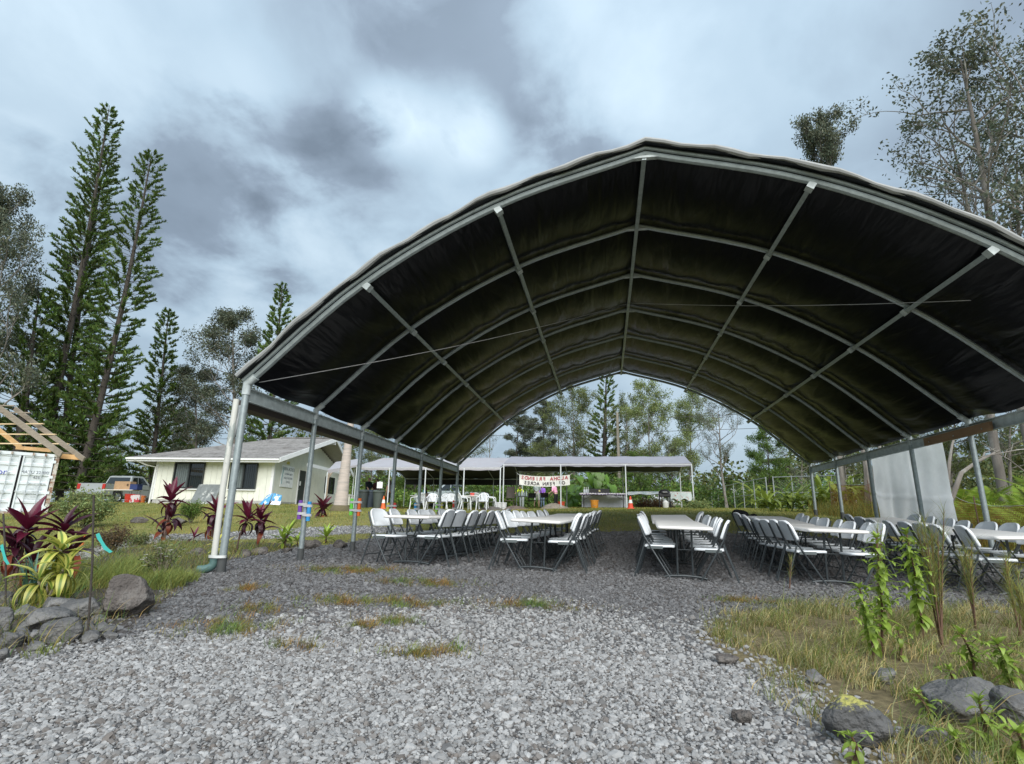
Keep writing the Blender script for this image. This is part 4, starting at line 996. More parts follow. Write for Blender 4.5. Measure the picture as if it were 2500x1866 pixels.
def pickup(name, label, loc, rz, paint):
    root = empty(name, loc, rz, label, "truck"); hw = .96
    bot = arch_profile(-2.85, 2.72, .48, (-1.75, 1.9), .47)
    prof = bot + [(2.86, .55), (2.90, .80), (2.86, 1.05), (2.6, 1.14), (1.15, 1.24), (1.0, 1.26), (-.78, 1.24), (-2.88, 1.20), (-2.92, .62)]
    q = MB(); q.prism([Vector((x, 0, z)) for x, z in prof], (0, -hw, 0), (0, hw, 0)); q.build("body", paint, root)
    cab = [(-.80, 1.24), (-.62, 1.80), (-.45, 1.86), (.30, 1.87), (.48, 1.82), (1.12, 1.25)]
    q = MB(); n = len(cab); q.add([(x, -.93 + .12 * max(0, (z - 1.24) / .62), z) for x, z in cab] + [(x, .93 - .12 * max(0, (z - 1.24) / .62), z) for x, z in cab],
        [tuple(range(n - 1, -1, -1)), tuple(range(n, 2 * n))] + [(i, (i + 1) % n, n + (i + 1) % n, n + i) for i in range(n)]); q.build("cab", paint, root)
    for s in (-1, 1):
        for poly in ([(-.62, 1.29), (-.53, 1.72), (-.12, 1.76), (-.12, 1.29)], [(-.06, 1.29), (-.06, 1.76), (.36, 1.76), (.84, 1.30)]):
            q = MB(); q.prism([Vector((x, s * (.935 - .12 * (z - 1.24) / .62), z)) for x, z in poly], (0, -.006, 0), (0, .006, 0)); q.build("side_window", GLASS, root)
        q = MB(); q.box((.98, s * 1.02, 1.30), (.1, .16, .16), bev=.02); q.build("mirror", BLACKPL, root)
        q = MB(); q.box((2.74, s * .74, .98), (.26, .34, .17), bev=.03); q.build("headlight", mat("lamp_glass", (.75, .77, .78), .1), root)
        q = MB(); q.box((-2.88, s * .86, 1.0), (.1, .2, .34), bev=.02); q.build("tail_light", mat("red_lens", (.45, .03, .02), .2), root)
        q = MB(); q.box((.35, s * (hw + .004), .96), (1.15, .012, .03)); q.build("side_moulding", BLACKPL, root)
        q = MB(); q.bar((-.95, s * (hw + .08), .46), (1.2, s * (hw + .08), .46), .09, .06); q.build("side_step", RIM, root)
        for x in (-.09, .95, -.78):
            q = MB(); q.box((x, s * (hw + .002), .88), (.012, .006, .66)); q.build("door_gap", BLACKPL, root)
        q = MB(); q.box((.05, s * (hw + .02), 1.12), (.2, .03, .04)); q.build("door_handle", RIM, root)
    q = MB(); q.add([(.52, -.76, 1.80), (.52, .76, 1.80), (1.10, .84, 1.275), (1.10, -.84, 1.275)], [(0, 1, 2, 3)]); q.v = [(x + .012, y, z + .012) for x, y, z in q.v]; q.build("windscreen", GLASS, root)
    q = MB(); q.add([(-.66, -.74, 1.74), (-.66, .74, 1.74), (-.80, .82, 1.29), (-.80, -.82, 1.29)], [(0, 1, 2, 3)]); q.v = [(x - .012, y, z) for x, y, z in q.v]; q.build("rear_window", GLASS, root)
    q = MB(); q.box((-1.85, 0, 1.222), (1.9, 1.6, .03)); q.build("bed_opening", BLACKPL, root)
    for x in (2.9, -2.95):
        q = MB(); q.box((x, 0, .60), (.16, 1.86, .2), bev=.03); q.build("bumper", RIM, root)
    q = MB(); q.box((2.88, 0, .95), (.06, 1.0, .22)); q.build("grille", BLACKPL, root)
    add_wheels(root, (-1.75, 1.9), 1.0, .40); return root
def two_point_vehicle(fn, name, label, pa, pb, Ya, length, *a):
    """rear at pixel column pa and depth Ya, front towards column pb; depth of the front found from the length"""
    A = gpt(pa, Ya); best = None
    for k in range(400):
        Yb = Ya - length + 2 * length * k / 399; B = gpt(pb, max(Yb, 1)); e = abs((B - A).length - length)
        if best is None or e < best[0]: best = (e, B)
    B = best[1]; c = (A + B) / 2; d = B - A
    return fn(name, label, (c.x, c.y, gz(c.x, c.y)), math.atan2(d.y, d.x), *a)
trk = two_point_vehicle(pickup, "pickup_truck", "silver grey pickup truck parked left of the house behind a table", 200, 362, 30.5, 5.8, car_paint("silver_grey_paint", (.40, .42, .41)))
trk2 = two_point_vehicle(pickup, "pickup_truck", "grey blue pickup truck parked behind the plastic chairs under the canopy", 1190, 1018, 42, 5.8, car_paint("grey_blue_paint", (.40, .46, .48)))
def sedan(name, label, loc, rz, paint):
    root = empty(name, loc, rz, label, "car"); hw = .88
    prof = arch_profile(-2.2, 2.15, .3, (-1.35, 1.4), .38) + [(2.28, .45), (2.25, .72), (1.3, .9), (-1.6, .95), (-2.2, .92), (-2.28, .5)]
    q = MB(); q.prism([Vector((x, 0, z)) for x, z in prof], (0, -hw, 0), (0, hw, 0)); q.build("body", paint, root)
    cab = [(-1.75, .93), (-1.1, 1.38), (-.6, 1.46), (.2, 1.45), (.55, 1.36), (1.25, .9)]; n = len(cab)
    q = MB(); q.add([(x, -.85 + .2 * max(0, (z - .93) / .5), z) for x, z in cab] + [(x, .85 - .2 * max(0, (z - .93) / .5), z) for x, z in cab],
        [tuple(range(n - 1, -1, -1)), tuple(range(n, 2 * n))] + [(i, (i + 1) % n, n + (i + 1) % n, n + i) for i in range(n)]); q.build("cab", paint, root)
    for s in (-1, 1):
        for poly in ([(-1.2, .97), (-.95, 1.34), (-.3, 1.38), (-.3, .97)], [(-.22, .97), (-.22, 1.38), (.3, 1.36), (.95, .95)]):
            q = MB(); q.prism([Vector((x, s * (.857 - .2 * (z - .93) / .5), z)) for x, z in poly], (0, -.006, 0), (0, .006, 0)); q.build("side_window", GLASS, root)
    add_wheels(root, (-1.35, 1.4), .9, .32); return root
two_point_vehicle(sedan, "white_car", "white car parked beyond the cloth covered tables", 1568, 1632, 47, 3.2, car_paint("white_paint", (.75, .77, .78)))

# ------------------------------------------------------------------ people
SKINM = mat("skin", (.42, .25, .17), .6); SKIN2 = mat("skin_pale", (.55, .36, .27), .6)
def seg_dist(P, a, b):
    a, b = np.array(a), np.array(b); d = b - a; t = np.clip(((P - a) @ d) / (d @ d + 1e-12), 0, 1); return np.linalg.norm(P - (a + t[:, None] * d), axis=1)
def person(label, loc, rz, height, shirt, trousers, hairc, skin=None, lean=0.0, arms=((.25, .1), (.25, .1)), elbow=(.3, .3), shorts=False, sleeve=True, hair_len=0.0, sit=False, step=.0, shoes=(.03, .03, .03)):
    """faces +Y before rotation; arms: (sideways, forward) swing of each arm in radians"""
    root = empty("person", loc, rz, label, "person"); s = height / 1.75; skin = skin or SKINM
    J = {}; Rr = {}
    hip = .93 if not sit else .50
    def tor(z, r_):  # lean forward about the hip
        dz = z - .93; return Vector((0, math.sin(lean) * dz, hip + math.cos(lean) * dz))
    J["pelvis"] = tor(.95, 0); J["spine"] = tor(1.12, 0); J["chest"] = tor(1.33, 0); J["neck"] = tor(1.47, 0); J["head0"] = tor(1.54, 0) + Vector((0, .01, 0)); J["head"] = tor(1.63, 0) + Vector((0, .02, 0)); J["crown"] = tor(1.72, 0) + Vector((0, .01, 0))
    J["nose"] = J["head"] + Vector((0, .105, -.015))
    Rr.update(pelvis=(.155, .115), spine=(.13, .10), chest=(.155, .11), neck=(.055, .055), head0=(.07, .075), head=(.082, .098), crown=(.055, .065), nose=(.012, .012))
    E_ = [("pelvis", "spine"), ("spine", "chest"), ("chest", "neck"), ("neck", "head0"), ("head0", "head"), ("head", "crown"), ("head", "nose")]
    for i, sd in enumerate((-1, 1)):
        n = "LR"[i]; sw, fw = arms[i]; sh = tor(1.405, 0) + Vector((sd * .175, 0, 0))
        up_ = Vector((sd * math.sin(sw), math.sin(fw), -math.cos(sw) * math.cos(fw))).normalized(); el = sh + up_ * .29
        fa = (up_ + Vector((-sd * .15, elbow[i] * 1.4, .2 * elbow[i]))).normalized(); wr = el + fa * .25; pl = wr + fa * .075
        J["sh" + n], J["el" + n], J["wr" + n], J["pl" + n] = sh, el, wr, pl
        Rr.update({"sh" + n: (.062, .06), "el" + n: (.042, .042), "wr" + n: (.027, .027), "pl" + n: (.034, .018)})
        E_ += [("chest", "sh" + n), ("sh" + n, "el" + n), ("el" + n, "wr" + n), ("wr" + n, "pl" + n)]
        side = fa.cross(Vector((sd, 0, .1))).normalized()
        for f in range(4):
            b = pl + side * (.024 * (f - 1.5)) + fa * .03; t = b + fa * (.055, .065, .06, .045)[f] + Vector((-sd * .015, 0, 0)); nm = "f%d%s" % (f, n)
            J[nm] = b; J[nm + "t"] = t; Rr[nm] = (.009, .009); Rr[nm + "t"] = (.007, .007); E_ += [("pl" + n, nm), (nm, nm + "t")]
        J["th" + n] = pl + side * .05 - fa * .02; J["tt" + n] = J["th" + n] + side * .015 + fa * .045; Rr["th" + n] = (.010, .010); Rr["tt" + n] = (.008, .008); E_ += [("pl" + n, "th" + n), ("th" + n, "tt" + n)]
        hx = sd * .095; st = step * sd
        if sit:
            J["hip" + n], J["kn" + n], J["an" + n], J["to" + n] = Vector((hx, .02, .48)), Vector((sd * .12, .42, .50)), Vector((sd * .12, .42, .08)), Vector((sd * .13, .58, .04))
        else:
            J["hip" + n], J["kn" + n], J["an" + n], J["to" + n] = Vector((hx, 0, .89)), Vector((hx * 1.1, .03 + st * .5, .49)), Vector((hx * 1.15, -.02 + st, .085)), Vector((hx * 1.25, .15 + st, .04))
        Rr.update({"hip" + n: (.095, .095), "kn" + n: (.06, .06), "an" + n: (.042, .042), "to" + n: (.042, .03)})
        E_ += [("pelvis", "hip" + n), ("hip" + n, "kn" + n), ("kn" + n, "an" + n), ("an" + n, "to" + n)]
    names = list(J); idx = {k: i for i, k in enumerate(names)}
    me = bpy.data.meshes.new("body_src"); me.from_pydata([tuple(J[k] * s) for k in names], [(idx[a], idx[b]) for a, b in E_], [])
    o = bpy.data.objects.new("body_src", me); col.objects.link(o)
    md = o.modifiers.new("skin", 'SKIN'); md.use_smooth_shade = True
    for i, k in enumerate(names):
        sv = me.skin_vertices[0].data[i]; sv.radius = (Rr[k][0] * s, Rr[k][1] * s); sv.use_root = (k == "pelvis")
    o.modifiers.new("sub", 'SUBSURF').levels = 1
    dg = bpy.context.evaluated_depsgraph_get(); body = bpy.data.meshes.new_from_object(o.evaluated_get(dg)); bpy.data.objects.remove(o); bpy.data.meshes.remove(me)
    body.name = "body"; body.materials.clear(); body.materials.append(skin); link("body", body, root)
    nv = len(body.vertices); P = np.zeros(nv * 3, np.float32); body.vertices.foreach_get("co", P); P = P.reshape(-1, 3).astype(float); Nn = np.zeros(nv * 3, np.float32); body.vertices.foreach_get("normal", Nn); Nn = Nn.reshape(-1, 3)
    D_ = np.stack([seg_dist(P, J[a] * s, J[b] * s) / max(.03, (Rr[a][0] + Rr[b][0]) / 2) for a, b in E_], 1); near = D_.argmin(1)
    def garment(nm, keys, m, off, cut=None):
        ok = np.array([(E_[k][0], E_[k][1]) in keys for k in range(len(E_))])[near]
        if cut is not None: ok &= cut(P / s)
        fs = [tuple(p.vertices) for p in body.polygons if all(ok[v] for v in p.vertices)]
        if not fs: return
        used = sorted({v for f in fs for v in f}); mp = {v: i for i, v in enumerate(used)}
        V2 = P[used] + Nn[used] * off; q = MB(); q.add([tuple(v) for v in V2], [tuple(mp[v] for v in f) for f in fs]); return q.build(nm, m, root, 'all')
    up_k = {("pelvis", "spine"), ("spine", "chest"), ("chest", "neck"), ("chest", "shL"), ("chest", "shR")} | ({("shL", "elL"), ("shR", "elR")} if sleeve else set())
    leg = {("pelvis", "hipL"), ("pelvis", "hipR"), ("hipL", "knL"), ("hipR", "knR")} | (set() if shorts else {("knL", "anL"), ("knR", "anR")})
    garment("trousers", leg | {("pelvis", "spine")}, trousers, .012, None if sit else (lambda p: p[:, 2] < 1.03)); garment("shirt", up_k, shirt, .024, None if sit or lean > .3 else (lambda p: p[:, 2] > .90))
    garment("shoes", {("anL", "toL"), ("anR", "toR")}, mat("shoe_%.2f" % shoes[0], shoes, .7), .012)
    hc = J["head"] * s; back = Vector((0, -1, 0)) 
    garment("hair", {("head", "crown"), ("head0", "head"), ("neck", "head0")}, hairc, .018, lambda p: (p[:, 2] > hc.z / s + .03) | ((p[:, 1] < hc.y / s - .01) & (p[:, 2] > hc.z / s - .10)))
    if hair_len:
        q = MB(); h0 = hc + Vector((0, -.07, .03)) * s; q.tube([h0, h0 + Vector((0, -.05, -.10)) * s, h0 + Vector((0, -.05, -.10 - hair_len)) * s], [.07 * s, .085 * s, .04 * s], 8, flat=.6); q.build("long_hair", hairc, root, True)
    for sd in (-1, 1):
        q = MB(); q.lathe([(.001, -.011), (.010, -.004), (.010, .004), (.001, .011)], hc + Vector((sd * .034, .088, .012)) * s, 6); q.build("eye", BLACKPL, root, True)
        q = MB(); q.lathe([(.006, -.03), (.016, -.01), (.018, .015), (.006, .032)], hc + Vector((sd * .088, 0, 0)) * s, 6); q.build("ear", skin, root, True)
    q = MB(); q.box(hc + Vector((0, .088, -.05)) * s, (.045, .012, .010)); q.build("mouth", mat("lips", (.35, .12, .11), .5), root)
    return root
def cl(name, c, **k): return mat(name, c, .85, 0, .15, 9, **k)
DKH = mat("dark_hair", (.02, .015, .012), .6); AUB = mat("auburn_hair", (.10, .03, .02), .6); BLO = mat("blond_hair", (.55, .45, .28), .6); WHH = mat("white_hair", (.72, .71, .68), .6)
def gp(px, Y): return gpt(px, Y)
person("person in a navy shirt with short dark hair behind the dark bins", gp(890, 30.3), R(-120), 1.74, cl("navy_cloth", (.012, .016, .03)), cl("dark_cloth", (.02, .02, .025)), DKH, SKIN2, lean=.06, arms=((.12, .25), (.12, .55)), elbow=(.3, .2))
person("woman with long auburn hair in a dark red top behind the bins", gp(911, 31.0), R(190), 1.70, cl("maroon_cloth", (.06, .012, .014)), cl("dark_cloth", (.02, .02, .025)), AUB, SKIN2, hair_len=.22, arms=((.1, .1), (.1, .1)))
person("woman in grey sleeveless top and dark trousers right of the bins", gp(942, 29.7), R(80), 1.64, cl("grey_cloth", (.17, .18, .20)), cl("dark_cloth", (.02, .02, .025)), DKH, SKINM, sleeve=False, hair_len=.16, step=.08, arms=((.1, .05), (.1, .2)), elbow=(.1, .4), shoes=(.35, .28, .2))
person("man in pale leaf print shirt and white shorts seen from behind", gp(1310, 35.6), R(-12), 1.76, mat("leaf_print_cloth", (.50, .57, .55), .85, 0, .2, 6, second=(.25, .32, .30), sec_scale=9, sec_lo=.5, sec_hi=.56), cl("white_cloth", (.70, .70, .68)), DKH, SKIN2, shorts=True, step=.12, arms=((.12, .25), (.12, .3)), elbow=(.7, .7), shoes=(.30, .16, .06))
person("blond person in a purple top and jeans facing the camera", gp(1324, 38.2), R(165), 1.62, cl("purple_cloth", (.24, .10, .50)), cl("denim", (.16, .22, .33)), BLO, SKIN2, arms=((.1, .3), (.1, .3)), elbow=(.6, .6))
person("white haired person in a pink shirt and black trousers leaning forward", gp(1358, 37.0), R(60), 1.70, mat("pink_print_cloth", (.80, .32, .48), .85, 0, .2, 8, second=(.8, .6, .66), sec_scale=11, sec_lo=.52, sec_hi=.58), cl("black_cloth", (.015, .015, .017)), WHH, SKIN2, lean=.35, arms=((.5, -.3), (.15, .5)), elbow=(.9, .3))
person("person in a bright yellow green top bending at the grey table", gp(1273, 38.0), R(170), 1.66, cl("hi_vis_cloth", (.62, .78, .03)), cl("pale_cloth", (.45, .50, .52)), DKH, SKINM, lean=.75, arms=((.25, .9), (.25, .9)), elbow=(.3, .3))
person("dark clothed person seated at a table left of the grey blue truck", gp(1034, 33), R(-80), 1.7, cl("black_cloth", (.015, .015, .017)), cl("dark_cloth", (.02, .02, .025)), DKH, SKINM, sit=True, arms=((.1, .5), (.1, .5)), elbow=(.6, .6))

# ------------------------------------------------------------------ small things around the canopies
def bin_(label, px, Y, c, h=1.0):
    p = gp(px, Y); root = empty("wheelie_bin", p, 0, label, "bin", "refuse bins by the people"); m = mat("bin_%.3f" % c[0], c, .6, bump=.05)
    q = MB(); q.lathe([(.24, 0), (.25, .03), (.31, h * .84), (.335, h * .86), (.335, h * .9)], (0, 0, 0), 20); q.build("barrel", m, root, True)
    q = MB(); q.lathe([(.35, h * .9), (.35, h * .94), (.25, h * 1.0), (.02, h * 1.02)], (0, 0, 0), 20); q.build("lid", mat("bin_lid_%.3f" % c[0], tuple(x * 1.5 for x in c), .5), root, True)
    for s in (-1, 1):
        q = MB(); q.tube(arc([(s * .33, -.07, h * .80), (s * .39, 0, h * .78), (s * .33, .07, h * .80)], 3), .014, 6); q.build("handle", m, root, True)
bin_("dark grey lidded bin on the left, half behind the palm side post", 879, 29.3, (.06, .075, .075)); bin_("blue grey lidded bin in the middle of the three bins", 897, 29.7, (.055, .075, .10)); bin_("green grey lidded bin, right and nearest of the three", 918, 28.9, (.075, .095, .085))
def cone(label, px, Y, h=.7, c=(.75, .14, .03)):
    p = gp(px, Y); root = empty("traffic_cone", p, 0, label, "cone"); m = mat("cone_orange_%.2f" % c[1], c, .5)
    q = MB(); q.box((0, 0, .02), (.36, .36, .04), bev=.015); q.build("base", m, root); q = MB(); q.lathe([(.14, .04), (.03, h), (.02, h)], (0, 0, 0), 16); q.build("cone_body", m, root, True)
    q = MB(); q.lathe([(.098, h * .46), (.066, h * .72)], (0, 0, 0), 16, None, False); q.build("white_band", mat("cone_band", (.8, .8, .78), .4), root, True)
cone("orange traffic cone between the bins and the woman in grey", 931, 28.6); cone("red orange safety cone standing in the aisle end beyond the tables", 1542, 27.0, .6, (.72, .08, .03))
def plastic_chair():
    root = empty("plastic_chair"); m = mat("white_garden_plastic", (.74, .76, .78), .4, 0, .04, 4)
    q = MB(); q.grid(lambda u, v: Vector((-.24 + .48 * u, -.22 + .46 * v, .42 + .03 * v - .02 * math.sin(math.pi * u))), 4, 4); q.add([Vector(p) - Vector((0, 0, .025)) for p in q.v], [tuple(reversed(f)) for f in q.f]); q.build("seat", m, root)
    for s in (-1, 1):
        q = MB(); q.tube([(s * .24, .22, .44), (s * .27, .26, 0)], [.035, .022], 6); q.build("front_leg", m, root, True)
        q = MB(); q.tube([(s * .21, -.2, .44), (s * .25, -.32, 0)], [.035, .022], 6); q.build("rear_leg", m, root, True)
        q = MB(); q.tube(arc([(s * .26, .22, .44), (s * .28, .18, .62), (s * .28, -.1, .66), (s * .23, -.27, .70)], 4), .024, 6, flat=.6); q.build("armrest", m, root, True)
    q = MB(); q.tube(arc([(-.21, -.2, .44), (-.24, -.28, .68), (-.18, -.33, .82), (0, -.35, .86), (.18, -.33, .82), (.24, -.28, .68), (.21, -.2, .44)], 4), .024, 6); q.build("back_frame", m, root, True)
    for k in range(5):
        x = -.14 + .07 * k; q = MB(); q.bar((x, -.215, .45), (x, -.335, .84), .042, .012); q.build("back_slat", m, root)
    return root
pc0 = plastic_chair(); used = False
for (px, Y, a, w) in ((1014, 27.2, 70, "leftmost white plastic armchair beside the folding chairs"), (1050, 27.6, 190, "white plastic armchair in front of the truck's bonnet"), (1072, 28.4, 150, "white plastic armchair in front of the truck's door"),
                      (1098, 28.8, 200, "white plastic armchair behind the sixth left tent post"), (1132, 27.0, -60, "white plastic armchair right of the last left tent post"), (1176, 27.0, 180, "white plastic armchair seen from the back left of the buckets"),
                      (1196, 27.6, -70, "white plastic armchair turned sideways left of the buckets"), (1156, 29.5, 20, "white plastic armchair behind the little round table")):
    o = pc0 if not used else copy_tree(pc0); used = True; o.location = gp(px, Y); o.rotation_euler = (0, 0, R(a)); tag(o, w, "chair", "white plastic armchairs under the canopy")
def small_table(name, label, px, Y, w, d, h, top, cat="table", legm=None):
    p = gp(px, Y); root = empty(name, p, 0, label, cat); q = MB(); q.box((0, 0, h), (w, d, .04), bev=.01); q.build("tabletop", top, root)
    for sx in (-1, 1):
        for sy in (-1, 1):
            q = MB(); q.tube([(sx * (w / 2 - .08), sy * (d / 2 - .08), h - .02), (sx * (w / 2 - .04), sy * (d / 2 - .05), 0)], .014, 6); q.build("leg", legm or LEG_GREY, root, True)
    return root
small_table("small_table", "white topped table among the plastic armchairs", 1146, 28.4, 1.1, .8, .72, TABLE_PL); small_table("small_table", "long white table in front of the truck with a bottle on it", 1036, 30.5, 1.7, .8, .74, TABLE_PL)
def bottle(label, px, Y, z, c, h=.3, r_=.05):
    p = gp(px, Y) + Vector((0, 0, z)); root = empty("bottle", p, 0, label, "bottle"); m = mat("bottle_%.2f_%.2f" % (c[0], c[2]), c, .3); q = MB(); q.lathe([(r_, 0), (r_, h * .65), (r_ * .4, h * .8), (r_ * .4, h)], (0, 0, 0), 12); q.build("flask", m, root, True)
    q = MB(); q.lathe([(r_ * .45, h), (r_ * .45, h * 1.1), (.002, h * 1.1)], (0, 0, 0), 10); q.build("cap", mat("bottle_cap", (.8, .8, .8), .4), root, True)
bottle("pale blue bottle on the table in front of the grey blue truck", 1030, 30.4, .76, (.20, .50, .60), .42, .09)
def tub(name, label, px, Y, r_, h, c, cat="bucket", dz=0):
    p = gp(px, Y) + Vector((0, 0, dz)); root = empty(name, p, 0, label, cat); m = mat("tub_%.2f_%.2f" % (c[0], c[1]), c, .5); q = MB(); q.lathe([(r_ * .82, 0), (r_ * .84, .01), (r_, h), (r_ * 1.06, h), (r_ * 1.06, h - .04), (r_ * .97, h - .04)], (0, 0, 0), 18); q.build("pail", m, root, True)
    q = MB(); q.tube(arc([(-r_, 0, h * .9), (-r_ * .8, -.05, h * .45), (0, -r_ * 1.1, h * .3), (r_ * .8, -.05, h * .45), (r_, 0, h * .9)], 3), .006, 5); q.build("bail_handle", GALV, root, True)
tub("bucket", "white bucket on the left of the pair by the canopy pole", 1216, 28.2, .17, .38, (.72, .73, .73)); tub("bucket", "white bucket on the right of the pair by the canopy pole", 1228, 28.4, .17, .36, (.70, .71, .72))
tub("bucket", "orange bucket under the table with the dark cloth", 1453, 29.6, .22, .42, (.62, .25, .03)); tub("bucket", "red orange bucket beside the canopy pole near the person in pink", 1371, 30.5, .2, .36, (.7, .10, .04)); tub("bucket", "small red tub on the white topped table", 1150, 28.3, .12, .14, (.7, .08, .05), dz=.745)
def black_chair(label, px, Y, a, c=(.03, .027, .024), tall=0):
    p = gp(px, Y); root = empty("dark_folding_chair", p, R(a), label, "chair", "dark folding chairs by the far tables"); m = mat("dark_chair_%.3f" % c[0], c, .6)
    q = MB(); q.box((0, 0, .45), (.44, .42, .04), bev=.012); q.build("seat", m, root)
    q = MB(); q.grid(lambda u, v: Vector((-.22 + .44 * u, -.22 - .06 * v - .03 * math.sin(math.pi * u), .60 + (.28 + tall) * v)), 6, 3); q.add([Vector(t) + Vector((0, -.025, 0)) for t in q.v], [tuple(reversed(f)) for f in q.f]); q.build("backrest", m, root)
    for s in (-1, 1):
        q = MB(); q.tube([(s * .22, -.30, .88 + tall), (s * .22, -.2, .46), (s * .22, .24, 0)], .014, 6); q.build("front_leg", m, root, True)
        q = MB(); q.tube([(s * .2, .1, .45), (s * .2, -.28, 0)], .014, 6); q.build("rear_leg", m, root, True)
black_chair("dark folding chair left of the man in white shorts", 1297, 32.6, 180); black_chair("dark folding chair right of the man in white shorts", 1328, 32.8, 180); black_chair("tall brown chair stack beside the canopy corner pole", 1243, 30.0, 180, (.09, .075, .06), .35); black_chair("dark folding chair behind the leftmost plastic armchair", 1028, 29.2, 170, (.08, .06, .045))
small_table("small_table", "grey table with tall cups left of the dark chairs", 1272, 35.5, 1.1, .8, .74, mat("grey_table", (.22, .25, .26), .5))
for k, px in enumerate((1266, 1272, 1278, 1284)):
    bottle("tall clear bottle, %s from the left on the grey table" % ORD[k], px, 35.5, .76, (.45, .52, .54), .3, .05)
pn_ = empty('paper_notice', Vector((at(927, 1183, 28.4).x, 28.42, at(927, 1190, 28.4).z)), 0, 'white paper notice on a canopy pole above the bins', 'notice'); q = MB(); q.box((0, 0, .12), (.32, .012, .34)); q.build('sheet', mat('sign_white', (.8, .8, .8)), pn_); q = MB(); q.box((0, -.004, .30), (.08, .02, .05)); q.build('tape', mat('clear_tape', (.6, .6, .6)), pn_)
# tables with cloths at the right of the pale canopy
def cloth_table(name, label, px, Y, w, d, h, cm, drop, sag=0, cat="table"):
    p = gp(px, Y); root = empty(name, p, 0, label, cat); rr = random.Random(px)
    q = MB(); q.box((0, 0, h - .03), (w, d, .03)); q.build("tabletop", TABLE_PL, root)
    def fn(u, v):
        x = (u - .5) * (w + 2 * drop * .35); y = (v - .5) * (d + 2 * drop * .35); ox = max(0, abs(x) - w / 2); oy = max(0, abs(y) - d / 2); o = max(ox, oy) / (drop * .35)
        return Vector((math.copysign(min(abs(x), w / 2 + .03 * o), x) + .02 * math.sin(v * 22) * o, math.copysign(min(abs(y), d / 2 + .03 * o), y) + .025 * math.sin(u * 30) * o, h + .006 - drop * min(o, 1) * (1 + .15 * math.sin(u * 17)) - sag * math.sin(math.pi * u)))
    q = MB(); q.grid(fn, 36, 14); q.build("cloth", cm, root, 'all')
    for sx in (-1, 1):
        for sy in (-1, 1):
            q = MB(); q.tube([(sx * (w / 2 - .2), sy * (d / 2 - .1), h - .04), (sx * (w / 2 - .2), sy * (d / 2 - .1), 0)], .016, 6); q.build("leg", BLACKPL, root, True)
        q = MB(); q.tube([(sx * (w / 2 - .2), 0, h * .55), (sx * (w / 2 - .75), 0, h - .06)], .012, 5); q.build("brace", BLACKPL, root, True)
    return root
def check_mat(name, a, b, sc):
    m = bpy.data.materials.new(name); m.use_nodes = True; N = m.node_tree.nodes; L = m.node_tree.links; c = N.new("ShaderNodeTexChecker"); c.inputs["Scale"].default_value = sc; c.inputs[1].default_value = (*a, 1); c.inputs[2].default_value = (*b, 1)
    tc = N.new("ShaderNodeTexCoord"); L.new(tc.outputs["Object"], c.inputs[0]); L.new(c.outputs[0], N["Principled BSDF"].inputs["Base Color"]); N["Principled BSDF"].inputs["Roughness"].default_value = .8; return m
cloth_table("buffet_table", "table with dark chequered cloth, black tray and white panel below", 1475, 30.2, 2.5, .8, .78, check_mat("dark_check", (.03, .02, .05), (.35, .32, .40), 14), .10)
pn = empty("hanging_cloth", gp(1478, 30.9), 0, "white sheet hanging behind the legs of the dark clothed table", "sheet")
q = MB(); q.grid(lambda u, v: Vector((-1.25 + 2.5 * u, .05 * math.sin(u * 14) * v, .70 - .66 * v)), 24, 4); q.add([Vector(p) + Vector((0, .01, 0)) for p in q.v], [tuple(reversed(f)) for f in q.f]); q.build("sheet", mat("pale_sheet", (.62, .65, .72), .7), pn, 'all')
ty = empty("black_tray", gp(1466, 30.2) + Vector((0, 0, .79)), 0, "long black tray standing on the dark chequered table", "tray")
q = MB(); q.box((0, 0, .02), (1.05, .5, .03), bev=.01); q.build("tray_base", BLACKPL, ty)
for (c, d) in (((0, -.25, .12), (1.05, .02, .2)), ((0, .25, .12), (1.05, .02, .2)), ((-.52, 0, .12), (.02, .48, .2)), ((.52, 0, .12), (.02, .48, .2))):
    q = MB(); q.box(c, d); q.build("tray_side", BLACKPL, ty)
q = MB(); q.box((0, -.263, .11), (.09, .005, .09)); q.build("sticker", mat("yellow_label", (.6, .55, .25), .5), ty)
for k, px in enumerate((1428, 1433, 1438)): bottle("clear bottle, %s from the left at the end of the chequered table" % ORD[k], px, 30.1, .79, (.55, .6, .62), .3, .055)
cloth_table("cloth_table", "long table under a pale blue white cloth right of the buffet", 1590, 31.0, 2.4, .8, .84, mat("pale_blue_cloth", (.60, .68, .72), .7, 0, .06, 3, second=(.42, .55, .58), sec_scale=5, sec_lo=.52, sec_hi=.6), .16, -.03)
cloth_table("cloth_table", "table under a flowered cloth beside the right canopy pole", 1662, 30.8, 1.2, .9, .86, mat("flowered_cloth", (.55, .62, .60), .8, 0, .1, 5, second=(.45, .16, .13), sec_scale=8, sec_lo=.58, sec_hi=.61), .42)
